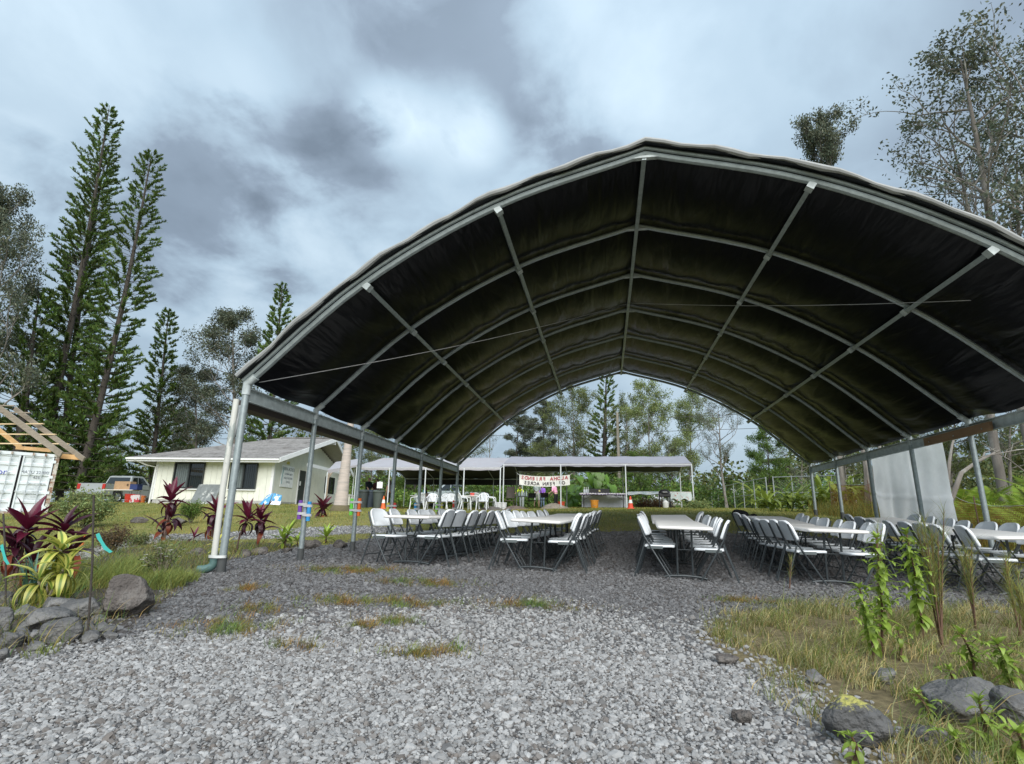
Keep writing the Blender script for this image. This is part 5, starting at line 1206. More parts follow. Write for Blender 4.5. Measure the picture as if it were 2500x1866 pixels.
def grill():
    p = gp(1627, 30.0); root = empty("black_grill", p, 0, "black barbecue grill on legs between the two cloth tables", "grill"); m = BLACKPL
    q = MB(); q.box((0, 0, .68), (.6, .42, .18), bev=.04); q.build("firebox", m, root); q = MB(); q.lathe([(.3, 0), (.27, .12), (.15, .2), (.01, .22)], (0, 0, .77), 16); q.build("hood", m, root, True)
    for sx in (-1, 1):
        for sy in (-1, 1): q = MB(); q.tube([(sx * .26, sy * .17, .6), (sx * .3, sy * .2, 0)], .018, 6); q.build("leg", m, root, True)
    q = MB(); q.box((0, 0, .25), (.56, .38, .02)); q.build("shelf", m, root); q = MB(); q.tube([(-.12, -.3, .82), (.12, -.3, .82)], .012, 6); q.build("handle", RIM, root, True)
    q = MB(); q.lathe([(.13, .02), (.15, .08), (.15, .3), (.08, .38), (.03, .42)], (0, -.35, 0), 14); g = q.mesh("cylinder", mat("gas_white", (.6, .6, .57), .5), True); gr = empty("gas_cylinder", p, 0, "small white gas cylinder in front of the black grill", "gas cylinder"); link("cylinder", g, gr)
    q = MB(); q.tube([(0, -.35, .42), (0, -.35, .47)], .04, 8); q.build("valve", GALV, gr, True)
grill()
def mound(label, px, Y, w, h, c):
    p = gp(px, Y); rs = np.random.RandomState(px); q = MB(); ph = rs.uniform(0, 6, 6)
    def fn(u, v):
        a = u * 6.283; r_ = 1 - v; return Vector((w * r_ * math.cos(a) * (1 + .12 * math.sin(3 * a + ph[0])), w * .6 * r_ * math.sin(a) * (1 + .1 * math.sin(4 * a + ph[1])), h * (1 - r_ ** 1.8) * (1 + .1 * math.sin(5 * a + 7 * v + ph[2])) - .03))
    q.grid(fn, 28, 7); o = q.build("mulch_mound", mat("mulch_%.2f" % c[0], c, .95, 0, .35, 6, .6, 25), None, 'all'); o.location = p; tag(o, label, "mound")
mound("grey brown heap of mulch by the person in pink", 1352, 29.2, .85, .30, (.22, .19, .15)); mound("dark brown heap of mulch behind the brown chair stack", 1255, 28.6, .9, .22, (.13, .10, .08)); mound("low dark heap behind the third row of chairs", 1200, 27.5, .8, .22, (.10, .09, .08))
# table, box and tubs in front of the truck by the house
small_table("small_table", "white folding table in front of the silver truck", 280, 28.6, 2.0, .75, .74, TABLE_PL)
bx = empty("cardboard_box", gp(284, 28.6) + Vector((0, 0, .76)), R(8), "brown cardboard box on the table in front of the truck", "box")
q = MB(); q.box((0, 0, .24), (.95, .5, .48)); q.build("carton", mat("cardboard", (.42, .27, .15), .85), bx)
for s in (-1, 1): q = MB(); q.box((s * .24, 0, .486), (.46, .5, .008)); q.build("flap", mat("cardboard", (.42, .27, .15), .85), bx)
q = MB(); q.box((.33, -.253, .28), (.12, .004, .14)); q.build("print", mat("carton_print", (.1, .06, .03), .8), bx)
b2_ = empty("blue_tub", gp(312, 28.5) + Vector((0, 0, .76)), 0, "dark blue box beside the cardboard box on the table", "box")
q = MB(); q.box((0, 0, .15), (.5, .4, .3), bev=.02); q.build("crate_body", mat("dark_blue_plastic", (.03, .05, .16), .5), b2_); q = MB(); q.box((0, 0, .31), (.53, .43, .03)); q.build("lid", mat("dark_blue_plastic", (.03, .05, .16), .5), b2_)
tub("bucket", "red bucket on the lawn under the table by the truck", 300, 27.8, .24, .5, (.62, .05, .03)); tub("bucket", "orange bucket on the lawn right of the red and white boxes", 334, 28.0, .15, .4, (.7, .2, .05))
rb = empty("carton_pack", gp(319, 27.9), R(5), "red and white carton on the lawn beside the red bucket", "carton"); q = MB(); q.box((0, 0, .22), (.62, .4, .44), bev=.01); q.build("carton", mat("red_white_carton", (.75, .70, .70), .6, 0, .05, 3, second=(.55, .05, .06), sec_scale=4, sec_lo=.5, sec_hi=.54), rb); q = MB(); q.box((0, 0, .45), (.5, .3, .02)); q.build("top_pack", mat("red_pack", (.6, .06, .07), .5), rb)

# ------------------------------------------------------------------ swimming noodles taped to the posts, drain pipe, tarp, lumber
NCOL = {"purple": (.20, .07, .40), "blue": (.04, .32, .68), "green": (.18, .75, .08), "orange": (.85, .18, .03), "yellow": (.75, .70, .12), "red": (.70, .07, .06), "teal": (.05, .45, .50), "lime": (.35, .80, .12)}
def noodle(c, side, i, py0, py1, sx=-1):
    x = TX + sx * 5.865; y = TY0 + TSP * i; d = y
    z0, z1 = at(0, py1, y).z, at(0, py0, y).z
    pt = lambda py: CZ + y * (ray(1250 + 0, py).z / ray(1250, py).y)
    # heights from the pixel rows at this post's column
    col_px = {1: 739, 2: 867, 3: 958, 4: 1020, 5: 1072, 6: 1112}[i]
    z0, z1 = at(col_px, py1, y).z, at(col_px, py0, y).z
    p = Vector((x + side * .085, y - .03, z0)); root = empty("foam_noodle", p, 0, "%s foam tube taped to the %s side of the %s left tent post" % (c, "left" if side < 0 else "right", ORD[i]), "foam tube")
    m = mat("foam_" + c, NCOL[c], .8, 0, .06, 20); L_ = z1 - z0
    q = MB(); q.lathe([(.012, L_), (.034, L_), (.036, L_ * .5), (.034, 0), (.012, 0)], (0, 0, 0), 12); q.build("tube", m, root, True)
    for t in (.3, .78):
        q = MB(); q.lathe([(.085, -.022), (.085, .022)], (-side * .04, .015, L_ * t), 14, Matrix(((1.08, 0, 0), (0, .7, 0), (0, 0, 1))), False); q.build("tape", mat("clear_tape", (.62, .63, .64), .3, alpha=.85), root, True)
for a in (("purple", -1, 1, 1222, 1268), ("blue", 1, 1, 1225, 1272), ("green", -1, 2, 1218, 1258), ("orange", 1, 2, 1217, 1260), ("yellow", -1, 3, 1228, 1262), ("red", 1, 3, 1228, 1262), ("blue", -1, 4, 1228, 1250), ("lime", -1, 5, 1228, 1250), ("yellow", 1, 5, 1229, 1250), ("red", -1, 6, 1222, 1250)): noodle(*a)
def drain():
    x, y = TX - 5.865, TY0; g = gz(x, y); root = empty("drain_pipe", (x - .108, y - .03, g), 0, "white peeling drain pipe strapped beside the nearest left tent post", "pipe")
    PV = mat("peeling_white_pvc", (.60, .60, .55), .5, 0, .08, 3, .1, 20, second=(.34, .38, .36), sec_scale=3.5, sec_lo=.52, sec_hi=.56, stretch=(1, 1, .35))
    q = MB(); q.tube([(0, 0, .12), (-.02, 0, 1.1), (-.01, 0, 2.4)], .042, 12); q.build("pipe", PV, root, True)
    q = MB(); q.tube(arc([(0, 0, .22), (0, 0, .10), (-.07, -.03, .045), (-.17, -.06, .035)], 4), .054, 12); q.build("elbow", mat("dark_green_fitting", (.09, .17, .16), .5), root, True)
    q = MB(); q.lathe([(.115, .19), (.115, .225)], (.05, 0, 0), 16, Matrix(((1.1, 0, 0), (0, .62, 0), (0, 0, 1))), False); q.build("strap", mat("strap_white", (.7, .72, .7), .5), root, True)
    gt = empty("gutter_end", (x - .16, y + .12, CZ + 1.62), 0, "dark brown gutter end at the top of the nearest left post", "gutter")
    q = MB(); q.add([(-.14, 0, .05), (-.12, 0, -.08), (.10, 0, -.08), (.12, 0, .05), (-.14, 11.9, .05), (-.12, 11.9, -.08), (.10, 11.9, -.08), (.12, 11.9, .05)], [(0, 1, 5, 4), (1, 2, 6, 5), (2, 3, 7, 6), (0, 3, 2, 1)]); q.build("trough", mat("brown_gutter", (.045, .03, .025), .6), gt)
    q = MB(); q.tube([(.02, 0, -.05), (.03, -.06, -.3), (.02, -.13, -.55)], .05, 10); q.build("outlet", mat("white_pipe", (.7, .7, .7)), gt, True)
drain()
def tarp_curtain():
    x = TX + 5.865 + .05; y0, y1 = 11.95, 14.95; zt = CZ + 1.82; root = empty("white_tarp", (x, y0, gz(x, y0)), 0, "white plastic tarp hanging from the right eave like a curtain", "tarp")
    o = Vector(root.location); n = 60
    def fn(u, v):
        y = y0 + (y1 - y0) * u; zb = gz(x, y) + .10; top = zt - .05 * math.sin(math.pi * 2 * u) ** 2 - .22 * max(0, u - .72) * (1 - abs(2 * (u - .72) / .28 - 1)) * 2
        z = top + (zb - top) * v; fold = .016 * math.sin(u * 13 + 1.2 * v) + .010 * math.sin(u * 37 - 2 * v + 2 * math.sin(v * 5)) + .012 * math.sin(v * 11 + u * 6) + .05 * math.exp(-((u - .45) / .04) ** 2) - .05 * math.exp(-((u - .70) / .05) ** 2)
        crease = .012 * (1 if abs(v - .55) < .02 else 0)
        return Vector((x + fold * (.4 + .8 * v) + crease, y + .06 * v * (u - .5), z)) - o
    q = MB(); q.grid(fn, n, 40); q.build("sheet", mat("white_tarp_plastic", (.86, .89, .91), .5, 0, .07, 3, .25, 14, trans=.6), root, 'all')
    for k in range(5):
        p = fn(k / 4, 0); q = MB(); q.tube([p, p + Vector((0, 0, .1))], .006, 5); q.build("tie", mat("white_pipe", (.7, .7, .7)), root)
tarp_curtain()
wb = empty("timber_plank", (TX + 5.80, 10.1, CZ + 1.72), 0, "brown timber plank fixed along the right eave of the tent", "plank")
q = MB(); q.bar((0, .2, -.03), (0, 2.2, -.03), .045, .15); q.build("plank", mat("brown_timber", (.28, .17, .09), .8, 0, .25, 3, .2, 30, stretch=(1, .2, 1)), wb)
for y_ in (.4, 1.2, 2.0): q = MB(); q.lathe([(.012, 0), (.012, .01)], (-.03, y_, -.05), 8, basis((0, 1, 0), (-1, 0, 0))); q.build("bolt", GALV, wb)

# ------------------------------------------------------------------ fence, net, utility pole, palm trunk
def chain_fence():
    A, B = gpt(1715, 52), gpt(1882, 33); C_ = gpt(1900, 32.3); D_ = gpt(2100, 30); root = empty("chain_link_fence", A, 0, "grey chain link fence with top rail behind the right rows of chairs", "fence"); m = mat("fence_grey", (.36, .39, .39), .5, .4); H = 1.75
    for (S, T, n) in ((A, B, 8), (C_, D_, 4)):
        L_ = (T - S); ln = Vector((L_.x, L_.y, 0)).length
        def pt(t, z): p = S.lerp(T, t); return Vector((p.x, p.y, gz(p.x, p.y) + z))
        for k in range(n + 1):
            q = MB(); q.tube([pt(k / n, -.05), pt(k / n, H + .05)], .035 if k in (0, n) else .028, 7); q.build("post", m, root, True, True)
        q = MB(); q.tube([pt(t, H) for t in np.linspace(0, 1, 12)], .024, 6); q.build("top_rail", m, root, True, True)
        q = MB(); q.tube([pt(t, .9) for t in np.linspace(0, 1, 12)], .016, 5); q.build("middle_rail", m, root, True, True)
        # wire diamonds
        nd = int(ln / .16); V, F_ = [], []; d = L_.normalized(); w = np.array(Vector((d.x, d.y, 0)) * .0035); k = 0
        rows = int(H / .16)
        for i in range(nd):
            for j in range(rows):
                for sg in (0, 1):
                    a, b = np.array(pt((i + sg) / nd, j * .16)), np.array(pt((i + 1 - sg) / nd, j * .16 + .16)); V += [a - w, a + w, b + w, b - w]; F_.append((k, k + 1, k + 2, k + 3)); k += 4
        o = link("wire_mesh", np_mesh("wire_mesh", np.array(V) - np.array(A), np.array(F_), m), root); o["kind"] = "stuff"
chain_fence()
gs = empty("gate_sign", gpt(1822, 50) + Vector((0, 0, 1.2)), 0, "white board standing behind the chain link fence", "sign"); q = MB(); q.box((0, 0, .5), (2.1, .04, .5)); q.build("board", mat("sign_white", (.8, .8, .8)), gs); q = MB(); q.box((0, .05, 0), (.08, .06, 2.3)); q.build("stake", mat("weathered_lumber", (.5, .4, .3)), gs)
def safety_net():
    xs = TX + 5.865 + 1.0; root = empty("safety_net", (xs, 8, gz(xs, 8)), 0, "rust orange safety netting stretched low outside the right tent posts", "net"); o = Vector(root.location)
    m = bpy.data.materials.new("orange_net"); m.use_nodes = True; N = m.node_tree.nodes; L = m.node_tree.links; b = N["Principled BSDF"]; b.inputs["Roughness"].default_value = .8
    b.inputs["Base Color"].default_value = (.38, .12, .025, 1); tc = N.new("ShaderNodeTexCoord"); w1 = N.new("ShaderNodeTexWave"); w1.bands_direction = 'Y'; w1.inputs["Scale"].default_value = 9; w2 = N.new("ShaderNodeTexWave"); w2.bands_direction = 'Z'; w2.inputs["Scale"].default_value = 9
    mx = N.new("ShaderNodeMath"); mx.operation = 'MAXIMUM'; L.new(tc.outputs["Object"], w1.inputs[0]); L.new(tc.outputs["Object"], w2.inputs[0]); L.new(w1.outputs["Fac"], mx.inputs[0]); L.new(w2.outputs["Fac"], mx.inputs[1])
    mr = N.new("ShaderNodeMapRange"); mr.inputs[1].default_value = .72; mr.inputs[2].default_value = .8; mr.inputs[3].default_value = .08; mr.inputs[4].default_value = .62; L.new(mx.outputs[0], mr.inputs[0]); L.new(mr.outputs[0], b.inputs["Alpha"])
    def fn(u, v):
        y = 5.5 + 14.5 * u; x = xs + .12 * math.sin(u * 23); g = gz(x, y); return Vector((x + .03 * math.sin(v * 5 + u * 60), y, g + (1.05 - .10 * abs(math.sin(u * 16))) * v)) - o
    q = MB(); q.grid(fn, 90, 6); q.build("netting", m, root, 'all')
    for k in range(7):
        y = 5.5 + 14.5 * k / 6; x = xs + .12 * math.sin(k / 6 * 23); q = MB(); q.tube([Vector((x, y, gz(x, y))) - o, Vector((x, y, gz(x, y) + 1.1)) - o], .012, 6); q.build("stake", mat("rusty_stake", (.12, .07, .05), .8), root, True)
    q = MB(); q.tube([fn(t, 1.0) for t in np.linspace(0, 1, 40)], .005, 5); q.build("top_wire", mat("wire", (.4, .4, .4)), root)
safety_net()
up_ = empty("utility_pole", gpt(1516, 49), 0, "pale wooden utility pole among the trees beyond the canopy", "pole"); H_ = at(1516, 1008, 49).z - up_.location.z
q = MB(); q.tube([(0, 0, 0), (0, 0, H_)], [.16, .12], 10); q.build("mast", mat("pole_wood", (.30, .27, .22), .9, 0, .15, 3, .2, 20, stretch=(1, 1, .2)), up_, True)
q = MB(); q.lathe([(.10, 0), (.12, .08), (.06, .12)], (0, 0, H_), 8); q.build('cap', GALV_DULL, up_, True)
for k, (p1, p2) in enumerate((((180, 1066), (2300, 985)), ((180, 1072), (2300, 1030)))):
    a, b = at(p1[0], p1[1], 49.0), at(p2[0], p2[1], 52); q = MB(); q.tube([a.lerp(b, t) - Vector((0, 0, .5 * math.sin(math.pi * t))) for t in np.linspace(0, 1, 14)], .022, 5)
    o = q.build("power_line", mat("cable", (.05, .05, .05), .6)); tag(o, ("upper" if k == 0 else "lower") + " power line strung past the utility pole behind the trees", "cable", "power lines")
def palm():
    b = gpt(825, 22.5); t = at(858, 1020, 22.5); ax = t - b; root = empty("palm_trunk", b, 0, "smooth pale palm trunk with swollen base standing on the lawn by the porch", "palm tree"); n = 30
    m = mat("palm_bark", (.50, .43, .38), .8, 0, .12, 3, .1, 30, second=(.36, .33, .30), sec_scale=2, sec_lo=.5, sec_hi=.65, stretch=(.5, .5, 5))
    rad = lambda u: .16 * (1 - u) ** 1.6 + .155 - .02 * u
    q = MB(); q.tube([ax * (k / n) for k in range(n + 1)], [rad(k / n) + (.008 if k % 2 else 0) for k in range(n + 1)], 16, cap=False); tr = q.build("trunk", m, root, 'all')
    q = MB(); q.lathe([(.44, -.05), (.42, .06), (.36, .18), (.32, .24)], (0, 0, 0), 18, None, False); q.build("root_flare", mat("root_mat", (.13, .11, .06), .95, bump=.6, bscale=20), root, True)
palm()
# ------------------------------------------------------------------ vegetation helpers
def leaf_mat(name, base, trans=.3, rough=.55, var=.25, scale=1.5):
    return mat(name, base, rough, 0, var, scale, tint=True, trans=trans, spec=.3)
def leaf_quads(C, size, rs, tint, up=.35, aspect=.5):
    """diamond leaves at centres C (N,3)"""
    n = len(C); size = np.broadcast_to(size, (n,))
    t = rs.normal(size=(n, 3)); t[:, 2] *= .8; t /= np.linalg.norm(t, axis=1, keepdims=True)
    nn = rs.normal(size=(n, 3)); nn[:, 2] = np.abs(nn[:, 2]) + up; b = np.cross(nn, t); b /= np.linalg.norm(b, axis=1, keepdims=True) + 1e-9
    s = size[:, None]
    V = np.stack([C - t * s * .5, C + b * s * aspect * .5 - t * s * .05, C + t * s * .5, C - b * s * aspect * .5 - t * s * .05], 1)
    F_ = np.arange(n * 4).reshape(n, 4)
    return V.reshape(-1, 3), F_, np.repeat(tint, 4, axis=0)
def blades(B, H, W, lean, rs, tint, droop=.25, segs=2):
    """grass-like blades from base points"""
    n = len(B); a = rs.uniform(0, 2 * np.pi, n); d = np.stack([np.cos(a), np.sin(a), np.zeros(n)], -1)
    if lean.ndim == 1: L_ = d * lean[:, None]
    else: L_ = lean
    side = np.stack([-np.sin(a + .8), np.cos(a + .8), np.zeros(n)], -1)
    rows = []; 
    for k in range(segs + 1):
        t = k / segs
        c = B + L_ * (H * t ** 1.7)[:, None]; c[:, 2] += H * (t - droop * t * t * np.linalg.norm(L_, axis=1))
        w = (W * (1 - t) ** .7 + W * .06)[:, None] * .5
        rows.append(np.stack([c - side * w, c + side * w], 1))
    V = np.concatenate(rows, 1).reshape(-1, 3); m = 2 * (segs + 1)
    base = np.arange(n)[:, None] * m
    F_ = np.concatenate([np.stack([base[:, 0] + 2 * k, base[:, 0] + 2 * k + 1, base[:, 0] + 2 * k + 3, base[:, 0] + 2 * k + 2], -1) for k in range(segs)], 0)
    return V, F_, np.repeat(tint, m, axis=0)
def cat_parts(parts):
    V, F_, T = [], [], []; k = 0
    for v, f, t in parts: V.append(v); F_.append(f + k); T.append(t); k += len(v)
    return np.concatenate(V), np.concatenate(F_), np.concatenate(T)
def tint_rand(rs, n, lo=.6, hi=1.4, warm=.25):
    g = rs.uniform(lo, hi, n)[:, None]; w = rs.uniform(-warm, warm, n)[:, None]
    return g * np.concatenate([1 + w, np.ones((n, 1)), 1 - w * .5], 1)

BARK = mat("grey_bark", (.19, .17, .15), .95, 0, .3, 5, .4, 30, second=(.33, .32, .29), sec_scale=3, sec_lo=.52, sec_hi=.66, stretch=(1, 1, .4))
BARK_D = mat("dark_bark", (.07, .06, .05), .95, 0, .3, 5, .4, 30, stretch=(1, 1, .4))
LEAF_OHIA = leaf_mat("ohia_leaf", (.13, .15, .10), .25, .5)
LEAF_OLIVE = leaf_mat("olive_leaf", (.16, .19, .07), .3)
LEAF_GREEN = leaf_mat("green_leaf", (.13, .21, .045), .35)
LEAF_LIGHT = leaf_mat("light_leaf", (.26, .31, .12), .4)
LEAF_PINE = leaf_mat("pine_needle", (.085, .14, .03), .15, .6, .35, .5)
LEAF_FERN = leaf_mat("fern_frond", (.20, .29, .035), .4)

def branchy(seed, H=10.0, first=.35, nmain=6, spread=.42, levels=3, clump_r=.55, leaves=46, leaf=.15, trunk_r=.16, upw=.55, bend=.5, clump_flat=.8, wood_levels=3, lower=.0):
    """an open-branched tree of nominal height H: returns wood MB and leaf arrays"""
    rs = np.random.RandomState(seed); rr = random.Random(seed); wood = MB(); clumps = []
    def grow(p, d, L_, r_, lev):
        pts = [p.copy()]; q = p.copy(); dd = d.copy(); n = 4
        for k in range(n):
            dd = (dd + Vector((rr.uniform(-1, 1), rr.uniform(-1, 1), rr.uniform(-.3, .8) * upw)) * .22 * bend * 2).normalized()
            q = q + dd * (L_ / n); pts.append(q.copy())
        if lev <= wood_levels: wood.tube(pts, [r_ * (1 - .55 * k / n) for k in range(n + 1)], 6 if lev < 2 else 4, cap=False)
        if lev >= levels:
            clumps.append((q, L_)); clumps.append((pts[2].lerp(pts[3], .5), L_ * .8)); return
        nk = rr.choice((2, 3, 3)) if lev else nmain
        for k in range(nk):
            t = rr.uniform(.45, 1.0); i = min(int(t * n), n - 1); s = pts[i].lerp(pts[i + 1], t * n - i)
            a = rr.uniform(0, 6.28); side = Vector((math.cos(a), math.sin(a), 0))
            nd = (dd * rr.uniform(.5, 1.0) + side * rr.uniform(.5, 1.0) + Vector((0, 0, upw * .4))).normalized()
            grow(s, nd, L_ * rr.uniform(.5, .75), r_ * .5, lev + 1)
        grow(q, dd, L_ * .6, r_ * .45, lev + 1)
    # trunk
    pts = []; q = Vector((0, 0, 0)); dx, dy = rr.uniform(-.03, .03), rr.uniform(-.03, .03); n = 12
    ph = rr.uniform(0, 6.28)
    for k in range(n + 1):
        t = k / n; pts.append(Vector((H * (dx * t + .015 * bend * math.sin(ph + 6 * t)), H * (dy * t + .015 * bend * math.cos(ph + 5 * t)), H * .93 * t)))
    wood.tube(pts, [trunk_r * (1.25 if k == 0 else 1 - .85 * k / n) for k in range(n + 1)], 8, cap=False)
    for j in range(nmain * 3):
        t = first + (1 - first) * (j + rr.random()) / (nmain * 3)
        if lower and rr.random() < lower * (1 - t): continue
        i = min(int(t * n), n - 1); s = pts[i].lerp(pts[i + 1], t * n - i); a = j * 2.4 + rr.uniform(-.5, .5)
        L_ = H * spread * (.55 + .6 * math.sin(math.pi * min(1, (t - first) / (1 - first) * .9 + .1))) * rr.uniform(.55, 1.05) * .5
        nd = Vector((math.cos(a), math.sin(a), upw * rr.uniform(.4, 1.4))).normalized()
        grow(s, nd, L_, trunk_r * .34 * (1.1 - .6 * t), levels - 2 if levels > 2 else 1)
    C, T, S = [], [], []
    for (p, L_) in clumps:
        n_ = max(6, int(leaves * rs.uniform(.5, 1.3))); r_ = clump_r * rs.uniform(.6, 1.25)
        o = rs.normal(size=(n_, 3)); o /= np.linalg.norm(o, axis=1, keepdims=True); o *= (rs.uniform(.25, 1, (n_, 1)) ** .5) * r_; o[:, 2] *= clump_flat
        C.append(np.array(p) + o); g = rs.uniform(.7, 1.25)
        T.append(tint_rand(rs, n_, .65 * g, 1.3 * g, .16)); S.append(rs.uniform(.6, 1.25, n_) * leaf)
    return wood, leaf_quads(np.concatenate(C), np.concatenate(S), rs, np.concatenate(T))
def tree_variant(name, lm, bark, **k):
    wood, (v, f, t) = branchy(**k)
    return (wood.mesh("trunk", bark, 'all', recalc=False), np_mesh("crown", v, f, lm, t), k.get("H", 10.0))
VAR = {
 "ohia_tall": tree_variant("a", LEAF_OHIA, BARK, seed=21, H=14, first=.42, nmain=5, spread=.28, clump_r=.32, leaves=15, leaf=.115, trunk_r=.17, upw=.9, bend=.6),
 "ohia_wide": tree_variant("b", LEAF_OHIA, BARK, seed=33, H=12, first=.30, nmain=6, spread=.46, clump_r=.42, leaves=26, leaf=.125, trunk_r=.2, upw=.7, bend=.7),
 "ohia_sparse": tree_variant("c", LEAF_OHIA, BARK, seed=45, H=13, first=.22, nmain=5, spread=.34, clump_r=.27, leaves=15, leaf=.105, trunk_r=.14, upw=.9, bend=.8),
 "ohia_tuft": tree_variant("d", LEAF_OHIA, BARK, seed=52, H=14, first=.80, nmain=6, spread=.17, clump_r=.34, leaves=30, leaf=.12, trunk_r=.15, upw=.9, bend=.6),
 "ohia_dense": tree_variant("j", LEAF_OHIA, BARK, seed=27, H=13, first=.25, nmain=8, spread=.34, clump_r=.5, leaves=44, leaf=.15, trunk_r=.15, upw=.9, bend=.6),
 "olive": tree_variant("e", LEAF_OLIVE, BARK, seed=61, H=11, first=.18, nmain=8, spread=.46, clump_r=.50, leaves=34, leaf=.17, trunk_r=.2, upw=.7, bend=.6),
 "green": tree_variant("f", LEAF_GREEN, BARK_D, seed=72, H=10, first=.10, nmain=9, spread=.5, clump_r=.55, leaves=44, leaf=.18, trunk_r=.2, upw=.5, bend=.5),
 "light": tree_variant("g", LEAF_LIGHT, BARK, seed=83, H=11, first=.20, nmain=7, spread=.42, clump_r=.5, leaves=34, leaf=.16, trunk_r=.13, upw=1.1, bend=.6),
 "slim": tree_variant("h", LEAF_OHIA, BARK_D, seed=94, H=13, first=.25, nmain=8, spread=.19, clump_r=.42, leaves=36, leaf=.16, trunk_r=.15, upw=.7, bend=.6),
 "bare": tree_variant("i", LEAF_OHIA, BARK, seed=99, H=12, first=.45, nmain=3, spread=.14, clump_r=.22, leaves=7, leaf=.12, trunk_r=.09, upw=.7, bend=.6),
}
def up_rot(axis, spin):
    q = Vector((0, 0, 1)).rotation_difference(axis.normalized()); return (q.to_matrix() @ Matrix.Rotation(spin, 3, 'Z'))
def plant_tree(kind, name, label, base_px, top_px, Y, spin=0.0, wide=1.0, group=None, cat="tree"):
    b = gpt(base_px, Y); t = at(top_px[0], top_px[1], Y); ax = t - b; tr, cr, H = VAR[kind]; s = ax.length / H
    root = empty(name, b, 0, label, cat, group)
    root.rotation_mode = 'QUATERNION'; root.rotation_quaternion = up_rot(ax, spin).to_quaternion(); root.scale = (s * wide, s * wide, s)
    link("trunk", tr, root); link("crown", cr, root); return root

# ------------------------------------------------------------------ columnar pines
def pine(name, label, base_px, top_px, Y, seed, low_w=3.0, top_w=.55, dens=1.0, trunk=.42, curve=.02, first=.03):
    rs = np.random.RandomState(seed); b = gpt(base_px, Y); t = at(top_px[0], top_px[1], Y); ax = t - b; H = ax.length
    root = empty(name, b, 0, label, "tree", "columnar pines")
    side = ax.cross(Vector((0, 1, 0))).normalized(); a_ = np.array(ax); sd = np.array(side)
    def tp(u): return a_ * u + sd * (curve * H * math.sin(math.pi * u))
    wood = MB(); n = 18
    wood.tube([tp(k / n) for k in range(n + 1)], [trunk * (1 - k / n) ** .8 + .02 for k in range(n + 1)], 8, cap=False)
    parts = []; u = first; k = 0
    ux = np.array(side); uy = np.cross(a_ / H, ux)
    B_, D_, Ln, Wd, T_ = [], [], [], [], []
    while u < .995:
        R_ = (top_w + (low_w - top_w) * (1 - u) ** 1.35) * rs.uniform(.85, 1.1)
        if u > .93: R_ *= (1.02 - u) / .09 * .8 + .2
        c = tp(u); nb = rs.randint(5, 8); ph = rs.uniform(0, 6.28)
        for j in range(nb):
            a = ph + 6.283 * j / nb + rs.uniform(-.25, .25); L_ = R_ * rs.uniform(.75, 1.12)
            out = ux * math.cos(a) + uy * math.sin(a)
            if rs.rand() < .10: continue
            L_ *= rs.uniform(.75, 1.15); lift = (.22 + .35 * u) * rs.uniform(.6, 1.3); pts = []
            for q in range(5):
                s = q / 4; p = c + out * (L_ * s) + (a_ / H) * (L_ * (lift * s * s + .02 * s - .10 * (1 - u) * s))
                pts.append(p)
            wood.tube(pts, [.03 * (1 - .6 * q / 4) * (1.6 - u) for q in range(5)], 3, cap=False)
            nf = int((36 + 110 * (1 - u) ** 1.2) * dens); s = rs.uniform(.42 if u > .45 else .25, 1.04, nf) ** .7
            i = np.minimum((s * 4).astype(int), 3); fr = np.minimum(s, 1.0) * 4 - i; PP = np.array(pts)
            pos = PP[i] + (PP[i + 1] - PP[i]) * fr[:, None]
            tang = (PP[4] - PP[3]); tang = tang / np.linalg.norm(tang)
            d = tang * .75 + rs.normal(size=(nf, 3)) * .42 + (a_ / H) * .45; d /= np.linalg.norm(d, axis=1, keepdims=True)
            B_.append(pos); D_.append(d); Ln.append(rs.uniform(.22, .46, nf) * (1.15 - .35 * u)); Wd.append(rs.uniform(.045, .10, nf))
            T_.append(tint_rand(rs, nf, .55, 1.5, .2) * rs.uniform(.75, 1.2))
        u += (.40 + .10 * rs.rand()) / H * (1.25 if u < .5 else 1.0); k += 1
    B_ = np.concatenate(B_); D_ = np.concatenate(D_); Ln = np.concatenate(Ln)[:, None]; Wd = np.concatenate(Wd)[:, None]; T_ = np.concatenate(T_)
    s = np.cross(D_, rs.normal(size=D_.shape)); s /= np.linalg.norm(s, axis=1, keepdims=True)
    V = np.stack([B_ - s * Wd * .4, B_ + D_ * Ln * .6 + s * Wd * .6, B_ + D_ * Ln, B_ + D_ * Ln * .55 - s * Wd * .6], 1).reshape(-1, 3)
    link("trunk", wood.mesh("trunk", BARK_D, 'all', recalc=False), root)
    link("crown", np_mesh("crown", V, np.arange(len(V)).reshape(-1, 4), LEAF_PINE, np.repeat(T_, 4, axis=0)), root)
pine("columnar_pine", "tallest columnar pine leaning right at the upper left", 62, (267, 258), 36, 1, 4.6, 1.15, 1.1, .30, -.012)
pine("columnar_pine", "columnar pine crowded behind the tallest one, its top just below", 128, (262, 370), 38, 2, 4.0, .8, 1.0, .26)
pine("columnar_pine", "second tallest columnar pine with pale trunk behind the container", 166, (371, 372), 35, 3, 3.3, 1.15, 1.0, .27, -.014)
pine("columnar_pine", "slim lone columnar pine left of the house roof", 350, (413, 752), 42, 4, 3.3, .7, .9, .2, 0)
pine("columnar_pine", "columnar pine rising behind the house roof beside the tent corner", 636, (690, 690), 41, 5, 3.6, .7, 1.0, .2, 0)
pine("columnar_pine", "low dark pine filling the left edge under the tallest one", 10, (95, 720), 33, 6, 4.0, 1.2, 1.1, .35, 0)
pine("columnar_pine", "broad green pine seen through the far end of the tent", 1474, (1480, 915), 58, 7, 3.6, .8, .9, .35, 0, .15)

